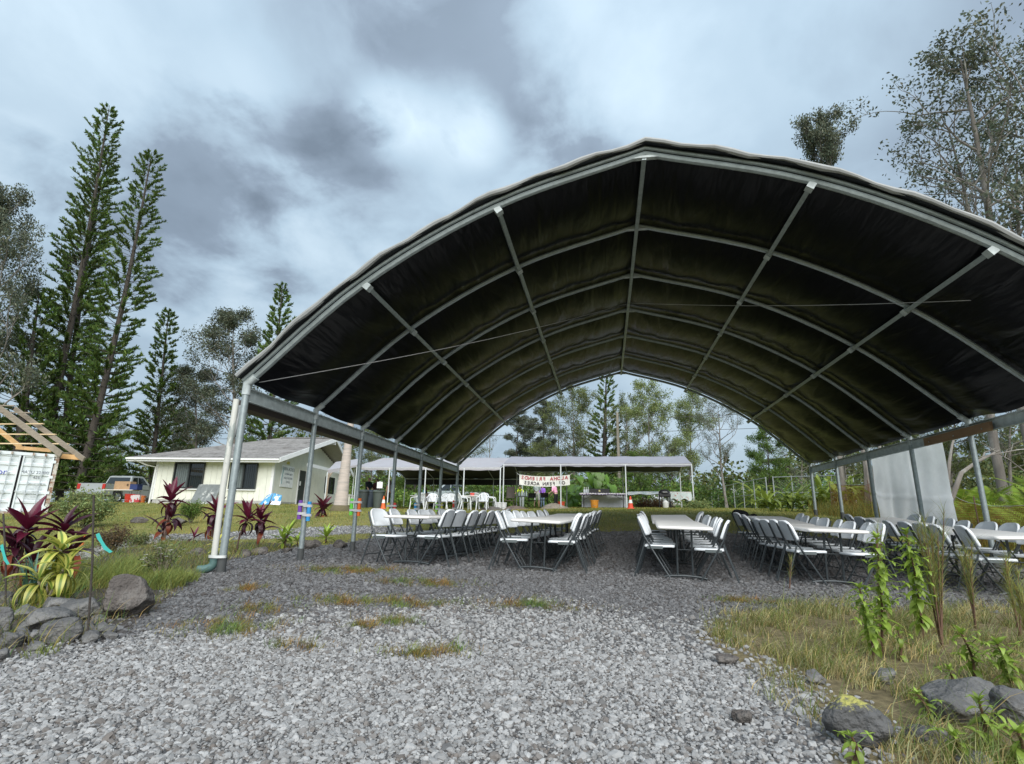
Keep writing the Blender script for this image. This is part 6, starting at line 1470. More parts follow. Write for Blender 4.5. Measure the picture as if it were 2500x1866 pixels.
for a in (
 ("ohia_dense", "ohia_tree", "grey green ohia tree cut by the left edge of the photo", -50, (-5, 468), 30, .3, .62),
 ("ohia_dense", "ohia_tree", "tall grey ohia tree with rounded crown between the two small pines", 555, (572, 766), 42, 1.3, 1.0),
 ("ohia_dense", "ohia_tree", "shorter ohia tree left of the rounded grey one behind the roof", 470, (478, 905), 44, 2.2, 1.1),
 ("ohia_sparse", "ohia_tree", "small ohia tree showing over the right end of the house ridge", 775, (790, 1010), 47, 4.2, 1.2),
 ("ohia_tuft", "ohia_tree", "lone ohia crown standing above the right slope of the tent", 2070, (1968, 272), 21, 1.0, .62),
 ("ohia_tall", "ohia_tree", "tallest open crowned ohia tree at the upper right", 2575, (2362, 84), 17, .4, 1.05),
 ("ohia_sparse", "ohia_tree", "thin ohia tree left of the tall one at the upper right", 2480, (2292, 262), 18.5, 2.6, .9),
 ("ohia_sparse", "ohia_tree", "leafy ohia tree low at the right edge above the tent", 2620, (2480, 300), 19, 5.1, 1.0),
 ("ohia_wide", "ohia_tree", "dark ohia crown cut by the top right corner", 2790, (2570, 20), 16, .9, .75),
 ("slim", "slim_tree", "slim dark tree left of the others under the far arch", 1262, (1262, 1000), 57, .2, 1.1),
 ("slim", "slim_tree", "taller slim dark tree second under the far arch", 1324, (1324, 974), 55, 1.7, 1.0),
 ("slim", "slim_tree", "slim dark tree squeezed between the two taller slim ones", 1296, (1296, 1015), 60, 3.7, 1.0),
 ("bare", "bare_tree", "thin nearly leafless tree standing alone under the far arch", 1366, (1364, 955), 54, .5, 1.0),
 ("olive", "green_tree", "olive green tree left of the broad pine under the arch", 1408, (1396, 965), 52, 2.0, .75),
 ("olive", "green_tree", "dark olive tree directly behind the broad pine", 1535, (1530, 990), 56, 4.0, .65),
 ("light", "pale_tree", "pale feathery tree right of the utility pole", 1585, (1590, 962), 47, .8, .9),
 ("light", "pale_tree", "thin pale tree between the feathery tree and the big forked one", 1690, (1682, 985), 56, 3.0, .9),
 ("ohia_wide", "forked_tree", "big forked ohia tree with pale trunk beside the chain link fence", 1778, (1750, 982), 40, 2.5, .85),
 ("green", "dark_tree", "dark green tree with flat crown right of the forked ohia", 1888, (1872, 1045), 42, 1.1, .8),
 ("ohia_wide", "dark_tree", "dark tree close beside the last right tent post", 1965, (1958, 1085), 44, 3.3, 1.0),
 ("olive", "green_tree", "olive tree behind the white canopy nearest the palm trunk", 905, (905, 1058), 47, 1.9, 1.0),
 ("green", "green_tree", "low green tree behind the middle of the white canopy", 1010, (1010, 1075), 46, 3.9, 1.1),
 ("olive", "green_tree", "olive tree behind the right half of the white canopy", 1105, (1105, 1050), 48, .1, 1.1),
 ("ohia_sparse", "slim_tree", "thin tree left of the slim dark ones above the white canopy", 1190, (1190, 1025), 52, 2.9, 1.0),
 ("olive", "green_tree", "olive tree behind the banner", 1330, (1330, 1090), 50, 5.0, 1.1),
 ("olive", "green_tree", "low olive tree behind the right end of the pale canopy", 1640, (1640, 1085), 50, .9, 1.1),
 ("green", "green_tree", "green bushy tree behind the pale canopy's middle poles", 1560, (1560, 1120), 46, 2.2, 1.1),
 ("olive", "green_tree", "olive tree behind the truck and the container", 255, (262, 1040), 48, .6, 1.0),
 ("olive", "green_tree", "low olive tree between the lone pine and the house roof", 425, (428, 1020), 50, 2.6, 1.1),
 ("olive", "right_tree", "tangled tree behind the hanging tarp", 2190, (2185, 985), 25, .6, .9),
 ("olive", "right_tree", "leafy tree seen between the tarp and the next right post", 2330, (2330, 960), 23, 2.0, .9),
 ("ohia_wide", "right_tree", "grey leaved tree at the right edge under the tent eave", 2470, (2470, 940), 21, 3.4, .9),
 ("ohia_wide", "right_tree", "grey leaved tree behind the far right tent posts", 2070, (2060, 1030), 30, 4.4, .9),
): plant_tree(a[0], a[1], a[2], a[3], a[4], a[5], a[6], a[7])

# tree fern beside the fence
def tree_fern():
    b = gpt(1918, 46); t = at(1918, 1128, 46); H = (t - b).length; root = empty("tree_fern", b, 0, "small pale tree fern standing behind the chain link fence", "tree fern")
    w = MB(); w.tube([(0, 0, 0), (.05, 0, H * .5), (0, 0, H)], [.13, .1, .09], 7); w.build("trunk", BARK, root, True)
    rs = np.random.RandomState(2); parts = []
    for k in range(16):
        a = 6.283 * k / 16 + rs.uniform(-.2, .2); d = np.array([math.cos(a), math.sin(a), 0]); L_ = rs.uniform(1.3, 1.9)
        s = np.linspace(.1, 1, 26); P = np.array([0, 0, H]) + d * (L_ * s)[:, None]; P[:, 2] += L_ * (.55 * s - .75 * s * s)
        sd = np.array([-d[1], d[0], 0]); w_ = .34 * np.sin(np.pi * np.minimum(s * .9 + .08, 1))[:, None]
        for sg in (-1, 1):
            q = np.stack([P, P + sd * sg * w_ * .6 + d * .05, P + sd * sg * w_ + np.array([0, 0, -.06]), P + sd * sg * w_ * .5 - d * .03], 1).reshape(-1, 3)
            parts.append((q, np.arange(len(q)).reshape(-1, 4), np.repeat(tint_rand(rs, len(s), .8, 1.3, .1), 4, axis=0)))
    link("crown", np_mesh("crown", *cat_parts(parts)[:2], LEAF_LIGHT, cat_parts(parts)[2]), root)
tree_fern()

# far woods: one mass
def far_woods():
    rs = np.random.RandomState(8); C, S, T = [], [], []; wood = []
    for k in range(260):
        px = rs.uniform(-250, 2800); Y = rs.uniform(62, 92); h = rs.uniform(5, 10) * 1.25 if (px < 850 or px > 1950) else rs.uniform(3.5, 6.5)
        b = gpt(px, Y); n_ = 330; o = rs.normal(size=(n_, 3)); o[:, 0] *= 1.6; o[:, 1] *= 1.6; z = h * (.08 + .9 * rs.beta(1.5, 1.3, n_))
        taper = np.sqrt(np.maximum(.05, 1 - (z / h) ** 2)); lump = .6 + .5 * np.sin(z * 1.9 + k) 
        P = np.stack([b.x + o[:, 0] * taper * lump, b.y + o[:, 1] * taper * lump, b.z + z], -1)
        C.append(P); S.append(rs.uniform(.35, .62, n_)); g = rs.uniform(.6, 1.25); T.append(tint_rand(rs, n_, .6 * g, 1.35 * g, .2))
    v, f, t = leaf_quads(np.concatenate(C), np.concatenate(S), rs, np.concatenate(T), aspect=.6)
    o = link("far_woods", np_mesh("far_woods", v, f, LEAF_OLIVE, t)); tag(o, "distant mass of olive green woods closing the view behind everything", None, None, "stuff")
far_woods()
def undergrowth():
    # waist to head high scrub between the yard and the woods
    rs = np.random.RandomState(18); C, S, T = [], [], []
    for k in range(190):
        px = rs.uniform(840, 2050); Y = rs.uniform(41, 56); h = rs.uniform(1.2, 3.2)
        b = gpt(px, Y); n_ = 300; o = rs.normal(size=(n_, 3)); z = h * rs.beta(1.2, 1.4, n_)
        P = np.stack([b.x + o[:, 0] * .7, b.y + o[:, 1] * .7, b.z + z], -1); C.append(P); S.append(rs.uniform(.16, .34, n_)); g = rs.uniform(.6, 1.3); T.append(tint_rand(rs, n_, .6 * g, 1.3 * g, .25))
    v, f, t = leaf_quads(np.concatenate(C), np.concatenate(S), rs, np.concatenate(T), aspect=.5)
    o = link("undergrowth", np_mesh("undergrowth", v, f, LEAF_GREEN, t)); tag(o, "green scrub growing thickly behind the canopies and the fence", None, None, "stuff")
undergrowth()
# ------------------------------------------------------------------ leaf objects shared between plants
def leaf_shape(name, L_, W_, m, droop=.4, fold=.18, nu=2, nv=7, tipp=1.6, wave=0.0, heart=False):
    V, Fc = [], []
    for j in range(nv + 1):
        t = j / nv
        w = W_ * .5 * (math.sin(math.pi * min(1, t ** .75 * .97 + .03)) ** .8 if not heart else (math.sqrt(max(0, 1 - t)) * (1.0 if t > .12 else .75 + 2 * t)))
        a = droop * t * 1.6; y = L_ * (math.sin(a) / max(a, 1e-4) if a > 1e-3 else 1) * t; z = -L_ * t * (1 - math.cos(a)) / max(a, 1e-4) if a > 1e-3 else 0
        for i in range(nu * 2 + 1):
            u = i / nu - 1
            V.append((u * w, y - (heart and t < .05) * abs(u) * .12 * L_, z + abs(u) * w * fold * 2 + wave * W_ * math.sin(t * 14 + u * 3) * abs(u)))
    n = nu * 2 + 1
    for j in range(nv):
        for i in range(n - 1): Fc.append((j * n + i, j * n + i + 1, (j + 1) * n + i + 1, (j + 1) * n + i))
    me = bpy.data.meshes.new(name); me.from_pydata(V, [], Fc); me.materials.append(m); me.polygons.foreach_set("use_smooth", [True] * len(Fc)); return me
def put_leaf(me, parent, p, az, pitch, s=1.0, roll=0.0, name="leaf"):
    o = bpy.data.objects.new(name, me); col.objects.link(o); o.parent = parent
    M = Matrix.Rotation(az, 4, 'Z') @ Matrix.Rotation(pitch, 4, 'X') @ Matrix.Rotation(roll, 4, 'Y'); o.matrix_local = Matrix.Translation(p) @ M @ Matrix.Scale(s, 4); return o
def leafm(name, c, rough=.35, trans=.25, second=None, **k): return mat(name, c, rough, 0, .22, 4, trans=trans, objrand=.28, second=second, spec=.5, **k)
TI_RED = leafm("ti_crimson", (.13, .012, .035)); TI_DK = leafm("ti_maroon", (.055, .010, .022)); TI_OLD = leafm("ti_rust", (.26, .055, .02), .5)
def stripe_mat():
    m = bpy.data.materials.new("variegated_leaf"); m.use_nodes = True; N = m.node_tree.nodes; L = m.node_tree.links; b = N["Principled BSDF"]; b.inputs["Roughness"].default_value = .38
    tc = N.new("ShaderNodeTexCoord"); sp = N.new("ShaderNodeSeparateXYZ"); L.new(tc.outputs["Object"], sp.inputs[0]); ab = N.new("ShaderNodeMath"); ab.operation = 'ABSOLUTE'; L.new(sp.outputs[0], ab.inputs[0])
    n = N.new("ShaderNodeTexNoise"); n.inputs["Scale"].default_value = 6; L.new(tc.outputs["Object"], n.inputs["Vector"]); ad = N.new("ShaderNodeMath"); ad.operation = 'MULTIPLY_ADD'; L.new(n.outputs["Fac"], ad.inputs[0]); ad.inputs[1].default_value = .012; L.new(ab.outputs[0], ad.inputs[2])
    cr = N.new("ShaderNodeValToRGB"); mr = N.new("ShaderNodeMapRange"); mr.inputs[2].default_value = .05; L.new(ad.outputs[0], mr.inputs[0]); L.new(mr.outputs[0], cr.inputs[0]); e = cr.color_ramp.elements
    e[0].position = .30; e[0].color = (.16, .24, .035, 1); e[1].position = .46; e[1].color = (.56, .55, .13, 1)
    oi = N.new("ShaderNodeObjectInfo"); m2 = N.new("ShaderNodeMapRange"); m2.inputs[3].default_value = .75; m2.inputs[4].default_value = 1.2; L.new(oi.outputs["Random"], m2.inputs[0]); vm = N.new("ShaderNodeVectorMath"); vm.operation = 'SCALE'; L.new(cr.outputs[0], vm.inputs[0]); L.new(m2.outputs[0], vm.inputs["Scale"]); L.new(vm.outputs[0], b.inputs["Base Color"])
    t = N.new("ShaderNodeBsdfTranslucent"); L.new(vm.outputs[0], t.inputs[0]); ms = N.new("ShaderNodeMixShader"); ms.inputs[0].default_value = .25; L.new(b.outputs[0], ms.inputs[1]); L.new(t.outputs[0], ms.inputs[2]); L.new(ms.outputs[0], N["Material Output"].inputs[0]); return m
VARIEG = stripe_mat(); YEL = leafm("yellow_leaf", (.58, .55, .10), .4); LIME = leafm("lime_leaf", (.30, .42, .05), .4); WEEDL = leafm("weed_leaf", (.29, .41, .065), .45, .35); GINGER = leafm("ginger_leaf", (.26, .33, .05), .4, .35); BIGL = leafm("big_leaf", (.13, .25, .03), .35, .35); IRIS = leafm("iris_leaf", (.07, .16, .12), .5)
LM = {
 "ti_red": [leaf_shape("leaf", .5, .135, TI_RED, d, .22) for d in (.15, .5, .9)], "ti_dk": [leaf_shape("leaf", .5, .13, TI_DK, d, .2) for d in (.4, .9, 1.3)], "ti_old": [leaf_shape("leaf", .46, .13, TI_OLD, d, .15, wave=.1) for d in (.8, 1.3)],
 "var": [leaf_shape("leaf", .46, .105, VARIEG, d, .15, wave=.05) for d in (.7, 1.4, 1.9)], "yel": [leaf_shape("leaf", .40, .075, YEL, d, .15) for d in (.5, 1.0, 1.4)], "lime": [leaf_shape("leaf", .36, .075, LIME, d, .18) for d in (.25, .6, 1.0)],
 "weed": [leaf_shape("leaf", .095, .034, WEEDL, d, .15, nv=5) for d in (.4, .9, 1.3)], "ginger": [leaf_shape("leaf", .60, .11, GINGER, d, .15) for d in (.3, .8, 1.2)], "big": [leaf_shape("leaf", .85, .72, BIGL, d, .08, 3, 6, heart=True, wave=.05) for d in (.3, .7)], "iris": [leaf_shape("leaf", .55, .025, IRIS, d, .1) for d in (.1, .35)],
}
STEM = mat("plant_stem", (.16, .14, .10), .8, 0, .2, 10, .2, 40); STEM_R = mat("ti_stem", (.14, .09, .075), .8, 0, .2, 10); STEM_G = mat("green_stem", (.10, .16, .04), .6); STEM_W = mat("weed_stem", (.13, .07, .045), .7)
def rosette(parent, c, keys, n, scale, rr, span=(75, -35), spread=1.0):
    if keys[0] in ('var', 'yel'): span = (62, -60)
    """leaves spiralling from upright in the middle to hanging outside"""
    for k in range(n):
        t = k / max(1, n - 1); az = k * 2.4 + rr.uniform(-.3, .3); pitch = R(span[0] + (span[1] - span[0]) * t + rr.uniform(-12, 12))
        key = keys[min(len(keys) - 1, int(t * len(keys)))]; ms = LM[key]; me = ms[min(len(ms) - 1, int(t * len(ms) * .999))]
        put_leaf(me, parent, Vector(c) - Vector((0, 0, .16 * t * scale)), az, pitch, scale * rr.uniform(.8, 1.12) * (.75 + .25 * math.sin(math.pi * min(1, t + .25))), rr.uniform(-.35, .35))
def ti(label, bx, by, ty, tiers, leafs=1.0, keys=("ti_red", "ti_red", "ti_dk"), n=16, lean=.0, Y=None, name="ti_plant", cat="ti plant", stem=None, group=None):
    b = G(bx, by) if Y is None else gpt(bx, Y); t = at(bx, ty, b.y); h = max(.25, t.z - b.z); rr = random.Random(bx * 7 + by)
    root = empty(name, b, 0, label, cat, group)
    for (fr, ox, oy, kk, nn) in tiers:
        top = Vector((ox * h + lean * h * fr, oy * h, h * fr)); q = MB(); q.tube(arc([(ox * .2 * h, oy * .2 * h, -.02), (ox * .6 * h, oy * .6 * h, h * fr * .5), top], 4), [.02 * leafs] * 8 + [.016 * leafs], 7); q.build("stem", stem or STEM_R, root, True)
        rosette(root, top, kk or keys, nn or n, leafs, rr)
    return root
OLD = ("ti_dk", "ti_old")
ti("large dark red ti plant at the left edge behind the rocks", 28, 1445, 1245, [(.80, .02, 0, None, 20), (.55, -.18, .05, ("ti_dk", "ti_dk", "ti_old"), 16), (.42, .22, .0, OLD, 12)], .80)
ti("dark red ti plant behind the yellow striped one", 118, 1440, 1250, [(.80, .05, .0, ("ti_dk", "ti_red", "ti_dk"), 18), (.5, .15, .1, ("ti_dk", "ti_old"), 14)], .78)
ti("red ti plant with two tiers of leaves in front of the house window", 398, 1322, 1195, [(.84, .02, 0, None, 18), (.50, .03, .05, ("ti_red", "ti_dk", "ti_old"), 14), (.22, -.05, 0, OLD, 9)], 1.05)
ti("red ti plant half hidden behind the nearest left tent post", 517, 1318, 1228, [(.80, 0, 0, ("ti_red", "ti_dk"), 18), (.42, -.05, 0, OLD, 10)], 1.05)
ti("slim stemmed red ti plant just right of the nearest post", 574, 1350, 1232, [(.74, .1, 0, None, 20)], .88, lean=.12)
ti("slim stemmed red ti plant right of its twin", 624, 1342, 1236, [(.74, .03, 0, None, 17), (.5, .12, 0, OLD, 6)], .86)
ti("tiny red ti plant low beside the yellow leaves", 470, 1332, 1292, [(.5, 0, 0, ("ti_red", "ti_dk"), 8)], .55)
ti("small red ti plant on the lawn in front of the palm trunk", 785, 1262, 1222, [(.7, 0, 0, None, 16), (.35, 0, 0, OLD, 10)], 1.1)
ti("yellow green striped dracaena with pale bent stems among the rocks", 95, 1487, 1280, [(.72, .14, 0, ("var",), 34), (.50, .30, -.05, ("var",), 26), (.36, -.02, -.06, ("var",), 26)], .76, name="striped_dracaena", cat="dracaena", stem=mat("pale_stem", (.36, .32, .24), .8))
ti("pale yellow leaved plant at the foot of the nearest post", 530, 1352, 1310, [(.55, -.1, 0, ("yel",), 16), (.5, .5, 0, ("yel",), 14)], 1.0, name="yellow_plant", cat="plant")
ti("lime green rosette plant left of the second tent post", 690, 1338, 1278, [(.4, 0, 0, ("lime", "lime", "yel"), 20), (.65, .12, .1, ("lime",), 12)], 1.05, name="lime_plant", cat="plant")
ti("small lime green rosette close against the second tent post", 726, 1332, 1292, [(.35, 0, 0, ("lime", "yel"), 14)], .8, name="lime_plant", cat="plant")
ti("lime green rosette among rocks right of the second post", 795, 1326, 1278, [(.4, 0, 0, ("lime", "lime", "yel"), 22)], 1.05, name="lime_plant", cat="plant")
def iris_clump():
    b = G(62, 1478); root = empty("iris_clump", b, 0, "blue green sword leaves behind the rocks at the left", "plant"); rr = random.Random(3)
    for k in range(34): put_leaf(rr.choice(LM["iris"]), root, (rr.uniform(-.14, .14), rr.uniform(-.1, .1), -.01), rr.uniform(0, 6.28), R(rr.uniform(62, 88)), rr.uniform(.6, 1.1))
iris_clump()
def clump(name, label, bx, Y, ty, n, key, spread, scale, cat="plant"):
    b = gpt(bx, Y); h = max(.4, at(bx, ty, Y).z - b.z); root = empty(name, b, 0, label, cat); rr = random.Random(bx)
    for s in range(max(3, n // 7)):
        a = rr.uniform(0, 6.28); r_ = rr.uniform(0, spread); hh = h * rr.uniform(.6, 1.0); top = Vector((r_ * math.cos(a) * 1.6, r_ * math.sin(a), hh * .9)); q = MB(); q.tube([(r_ * .4 * math.cos(a), r_ * .4 * math.sin(a), -.03), top * .6, top], .014, 5); q.build("stem", STEM_G, root, True)
        for k in range(7):
            t = .25 + .75 * k / 6; p = top * t; put_leaf(rr.choice(LM[key]), root, p, k * 3.0 + a + rr.uniform(-.5, .5), R(rr.uniform(5, 60)), scale * rr.uniform(.7, 1.15), rr.uniform(-.4, .4))
clump("ginger_clump", "yellow green ginger clump left of the hanging tarp", 2095, 21, 1160, 84, "ginger", 1.1, 1.5); clump("ginger_clump", "green ginger clump right beside the last right tent post", 1930, 23, 1196, 70, "ginger", .8, 1.3); clump("ginger_clump", "bright leafy clump between the last two right posts", 2010, 22, 1185, 56, "ginger", .7, 1.4)
clump("ginger_clump", "dark green clump in front of the chain link fence", 1885, 25, 1212, 49, "ginger", .6, 1.2); clump("ginger_clump", "banana like leaves standing behind the fence", 1850, 40, 1180, 42, "ginger", .9, 2.3)
def elephant():
    b = gpt(1448, 35.5); root = empty("elephant_ear_plant", b, 0, "large leaved green plant behind the buffet table under the pale canopy", "plant"); rr = random.Random(9)
    for k in range(46):
        a = rr.uniform(0, 6.28); r_ = rr.uniform(.1, 1.9); h = (1 - (r_ / 2.4) ** 2) * rr.uniform(.9, 2.5); p = Vector((r_ * math.cos(a) * .95, r_ * math.sin(a) * .5 - .2, h)); q = MB(); q.tube([(p.x * .3, p.y * .3, -.03), (p.x * .7, p.y * .7, h * .7), p], .018, 5); q.build("stalk", STEM_G, root, True)
        put_leaf(rr.choice(LM["big"]), root, p, rr.uniform(2.2, 4.1), R(rr.uniform(-65, -10)), rr.uniform(.6, 1.15), rr.uniform(-.3, .3))
elephant()
# ferns on the bank at the right
def fern_frond():
    rs = np.random.RandomState(6); parts = []; s = np.linspace(.06, 1, 30); P = np.stack([np.zeros(30), s, .55 * s - .62 * s * s], -1); w_ = .2 * np.sin(np.pi * np.minimum(s * .88 + .1, 1))
    for sg in (-1, 1):
        off = np.stack([sg * w_, np.full(30, .06), -w_ * .25], -1); q = np.stack([P - [0, .006, 0], P + off * .55 + [0, -.012, 0], P + off, P + off * .55 + [0, .014, 0]], 1).reshape(-1, 3); parts.append((q, np.arange(len(q)).reshape(-1, 4), np.repeat(tint_rand(rs, 30, .8, 1.25, .12), 4, axis=0)))
    v, f, t = cat_parts(parts); return np_mesh("frond", v, f, LEAF_FERN, t)
FROND = fern_frond()
def fern(label, x, y, size, n, seed):
    b = Vector((x, y, gz(x, y))); root = empty("fern", b, 0, label, "fern", "ferns on the right bank"); rr = random.Random(seed)
    q = MB(); q.lathe([(.06, -.02), (.07, .06), (.03, .12)], (0, 0, 0), 8); q.build("crown_stub", STEM, root, True)
    for k in range(n): put_leaf(FROND, root, (0, 0, .08), k * 2.4 + rr.uniform(-.3, .3), R(rr.uniform(5, 55)), size * rr.uniform(.7, 1.15), rr.uniform(-.25, .25), "frond")
FERNS = [(8.6, 9.6, 1.2), (9.4, 10.8, 1.4), (8.4, 11.4, 1.2), (9.8, 12.4, 1.5), (8.7, 13.0, 1.3), (10.4, 11.4, 1.5), (11.2, 12.8, 1.6), (9.6, 14.4, 1.5), (8.5, 14.8, 1.2), (10.8, 14.8, 1.6), (8.4, 16.4, 1.3), (9.7, 16.6, 1.5), (9.6, 9.2, 1.2), (10.8, 10.0, 1.4), (8.5, 18.2, 1.3), (12.0, 11.4, 1.6), (7.9, 10.4, .9), (7.8, 12.3, .9), (12.6, 14.0, 1.7), (11.6, 16.4, 1.7)]
FORD = ORD + ['eleventh', 'twelfth', 'thirteenth', 'fourteenth', 'fifteenth', 'sixteenth', 'seventeenth', 'eighteenth', 'nineteenth', 'twentieth']
for k, (x, y, s) in enumerate(sorted(FERNS, key=lambda f: f[1])): fern('bright green fern on the right bank, %s counting from the nearest' % FORD[k], x, y, s, 13, k)
# tangled leaning trunks behind the ferns
for k, (p1, p2, Y, r_, lb) in enumerate((((2330, 1165), (2440, 1100), 13.5, .06, "thick grey fallen branch slanting up behind the ferns"), ((2385, 1118), (2520, 1098), 12.8, .022, "thin pale dead branch crossing level behind the right post"), ((2395, 1080), (2490, 1145), 13.2, .025, "thin dead branch sloping down to the right"),
                                     ((2315, 1140), (2335, 1045), 14.5, .045, "grey snag leaning left beside the tarp"), ((2120, 1160), (2098, 1060), 20, .14, "dark leaning trunk behind the ginger clump"), ((2130, 1175), (2150, 1080), 20.5, .12, "second dark trunk leaning right behind the ginger clump"))):
    a, b = at(p1[0], p1[1], Y), at(p2[0], p2[1], Y + .4)
    if b.z < a.z or abs(b.z - a.z) < .3: a, b = b + (b - a) * .5, a     # rises from the far side
    d = a - b; g = a + Vector((d.x * .25, .3, 0)); g.z = gz(g.x, g.y) - .05; root = empty("leaning_branch", g, 0, lb, "branch")
    pts = [g, g.lerp(a, .6), a.lerp(b, .15), a.lerp(b, .5) + Vector((0, 0, .04)), b]; q = MB(); q.tube(pts, [r_ * (1.2 - .85 * i / 4) for i in range(5)], 7); q.build("limb", BARK, root, True, True)
    m_ = a.lerp(b, .6); q = MB(); q.tube([m_, m_ + Vector((.15, .1, .2)), m_ + Vector((.4, .1, .3))], [r_ * .35, r_ * .25, r_ * .1], 5); q.build("twig", BARK, root, True, True)

# ------------------------------------------------------------------ rocks
ROCKM = mat("basalt", (.115, .115, .115), .9, 0, .28, 5, .9, 22, second=(.20, .195, .185), sec_scale=2.6, sec_lo=.48, sec_hi=.66, objrand=.2)
ROCKB = mat("brown_basalt", (.12, .105, .095), .95, 0, .3, 6, 1.0, 30, second=(.19, .175, .16), sec_scale=4, sec_lo=.5, sec_hi=.65, objrand=.15)
LICH = mat("lichen_rock", (.10, .10, .10), .95, 0, .25, 6, .9, 24)
def add_lichen(m):   # crusty yellow growth on the upper side of this rock
    N = m.node_tree.nodes; L = m.node_tree.links; b = N["Principled BSDF"]; src = b.inputs["Base Color"].links[0].from_socket; tc = N.new("ShaderNodeTexCoord"); sp = N.new("ShaderNodeSeparateXYZ"); L.new(tc.outputs["Object"], sp.inputs[0])
    n = N.new("ShaderNodeTexNoise"); n.inputs["Scale"].default_value = 34; n.inputs["Detail"].default_value = 8; n.inputs["Roughness"].default_value = .75; L.new(tc.outputs["Object"], n.inputs["Vector"])
    a = N.new("ShaderNodeMath"); a.operation = 'MULTIPLY_ADD'; L.new(sp.outputs[2], a.inputs[0]); a.inputs[1].default_value = 5.5; L.new(n.outputs["Fac"], a.inputs[2]); mr = N.new("ShaderNodeMapRange"); mr.inputs[1].default_value = 1.0; mr.inputs[2].default_value = 1.10; L.new(a.outputs[0], mr.inputs[0])
    mx = N.new("ShaderNodeMixRGB"); L.new(mr.outputs[0], mx.inputs[0]); L.new(src, mx.inputs[1]); mx.inputs[2].default_value = (.38, .36, .10, 1); L.new(mx.outputs[0], b.inputs["Base Color"])
add_lichen(LICH)
for m_ in (ROCKM, ROCKB, LICH):
    for n_ in m_.node_tree.nodes:
        if n_.type == 'BUMP': n_.inputs['Distance'].default_value = .06
def rock_mesh(seed, size, m):
    rs = np.random.RandomState(seed); bm = bmesh.new(); bmesh.ops.create_icosphere(bm, subdivisions=4, radius=1.0)
    V = np.array([v.co for v in bm.verts]); N_ = V.copy()
    for k in range(9):   # facets: shave with random planes
        n = rs.normal(size=3); n /= np.linalg.norm(n); d = rs.uniform(.45, .82); over = np.maximum(0, V @ n - d); V -= over[:, None] * n * .92
    for (f, a) in ((2.1, .12), (4.7, .07), (10.3, .035), (19, .02)):
        ph = rs.uniform(0, 6.28, (3, 3)); w = np.zeros(len(V))
        for i in range(3): w += np.sin(V @ (rs.normal(size=3) * f) + ph[i, 0])
        V += N_ * (w / 3 * a)[:, None]
    V *= np.array(size) / 2 / .86
    for v, c in zip(bm.verts, V): v.co = c
    me = bpy.data.meshes.new("rock"); bm.to_mesh(me); bm.free(); me.materials.append(m); me.polygons.foreach_set("use_smooth", [True] * len(me.polygons)); return me
def rock(label, cx, cy, w, h, depth=.8, m=None, name="rock", sink=.12, seed=None, rz=None, roll=0.0):
    b = G(cx, cy + h * .42); Yc = b.y + .2 * w / F_PX * b.y; c = at(cx, cy, Yc); zc = (c - Vector((0, 0, CZ))).dot(CW); W_ = w * zc / F_PX; H_ = h * zc / F_PX * 1.05
    me = rock_mesh(seed or (cx * 13 + cy), (W_, W_ * depth, H_), m or ROCKM); o = link(name, me); g = gz(c.x, c.y)
    o.location = (c.x, c.y, max(c.z, g + H_ * .5 * (1 - sink * 2))); o.rotation_euler = (0, roll, rz if rz is not None else (cx * 1.7) % .5); tag(o, label, "rock"); return o
rock("largest rounded grey boulder at the end of the rock border", 307, 1470, 122, 96, .8, ROCKB, "boulder")
for a in ((207, 1489, 88, 62, "grey rock leaning on the left of the largest boulder"), (135, 1488, 95, 46, "dark blue grey rock behind the flat slab"), (100, 1523, 122, 50, "wide flat slab of grey rock on the border"), (152, 1546, 84, 58, "blocky grey rock at the front of the border"),
          (217, 1538, 42, 30, "small dark rock under the leaning grey one"), (222, 1560, 50, 30, "small rock touching the gravel below the dark one"), (241, 1514, 30, 22, "little pale grey stone beside the largest boulder"), (256, 1538, 44, 28, "dark rock tucked under the largest boulder"),
          (90, 1556, 42, 30, "brown rock left of the blocky one"), (91, 1582, 46, 30, "low rock at the gravel edge below the brown one"), (22, 1566, 48, 46, "dark rock near the left edge of the photo"), (8, 1522, 52, 66, "tall rock cut by the left edge"),
          (8, 1602, 34, 30, "low rock at the left edge by the gravel"), (50, 1558, 38, 34, "dark rock between the slab and the left edge rocks"), (12, 1470, 44, 44, "rock at the left edge behind the tall one"), (172, 1490, 34, 24, "small brown rock behind the slab"), (272, 1556, 40, 18, "thin flat stone lying at the gravel edge"), (60, 1500, 50, 34, "grey rock at the foot of the striped dracaena")):
    rock(a[4], a[0], a[1], a[2], a[3])
for a in ((1992, 1658, 44, 36, "dark rock at the gravel edge in the dry grass"), (1770, 1612, 52, 24, "low brown rock at the corner of the gravel"), (1808, 1752, 46, 40, "reddish rock lying in the near gravel"), (2158, 1652, 62, 40, "small dark rock under the tall weeds"), (2352, 1728, 180, 92, "large dark rock among the weeds at the right"), (2478, 1755, 120, 92, "dark rock cut by the right edge"), (2372, 1868, 80, 44, "rock cut by the bottom edge at the right"), (2260, 1800, 90, 46, "half buried rock right of the lichen rock")):
    rock(a[4], a[0], a[1], a[2], a[3], .8, ROCKB if a[0] in (1808, 1770) else ROCKM)
lr = rock("grey rock with yellow lichen on top in the right foreground", 2092, 1790, 138, 104, .8, LICH)
for k, (cx, cy, w, h) in enumerate(((480, 1352, 46, 22), (640, 1346, 40, 20), (600, 1352, 30, 18), (752, 1332, 34, 24), (770, 1330, 30, 22), (830, 1330, 34, 22), (700, 1345, 28, 14), (530, 1362, 40, 16), (440, 1276, 40, 20), (340, 1272, 36, 14))):
    rock("small dark lava rock, %s of those edging the ti bed from the left" % ORD[k] if k < 10 else "", cx, cy, w, h, .8, ROCKB)
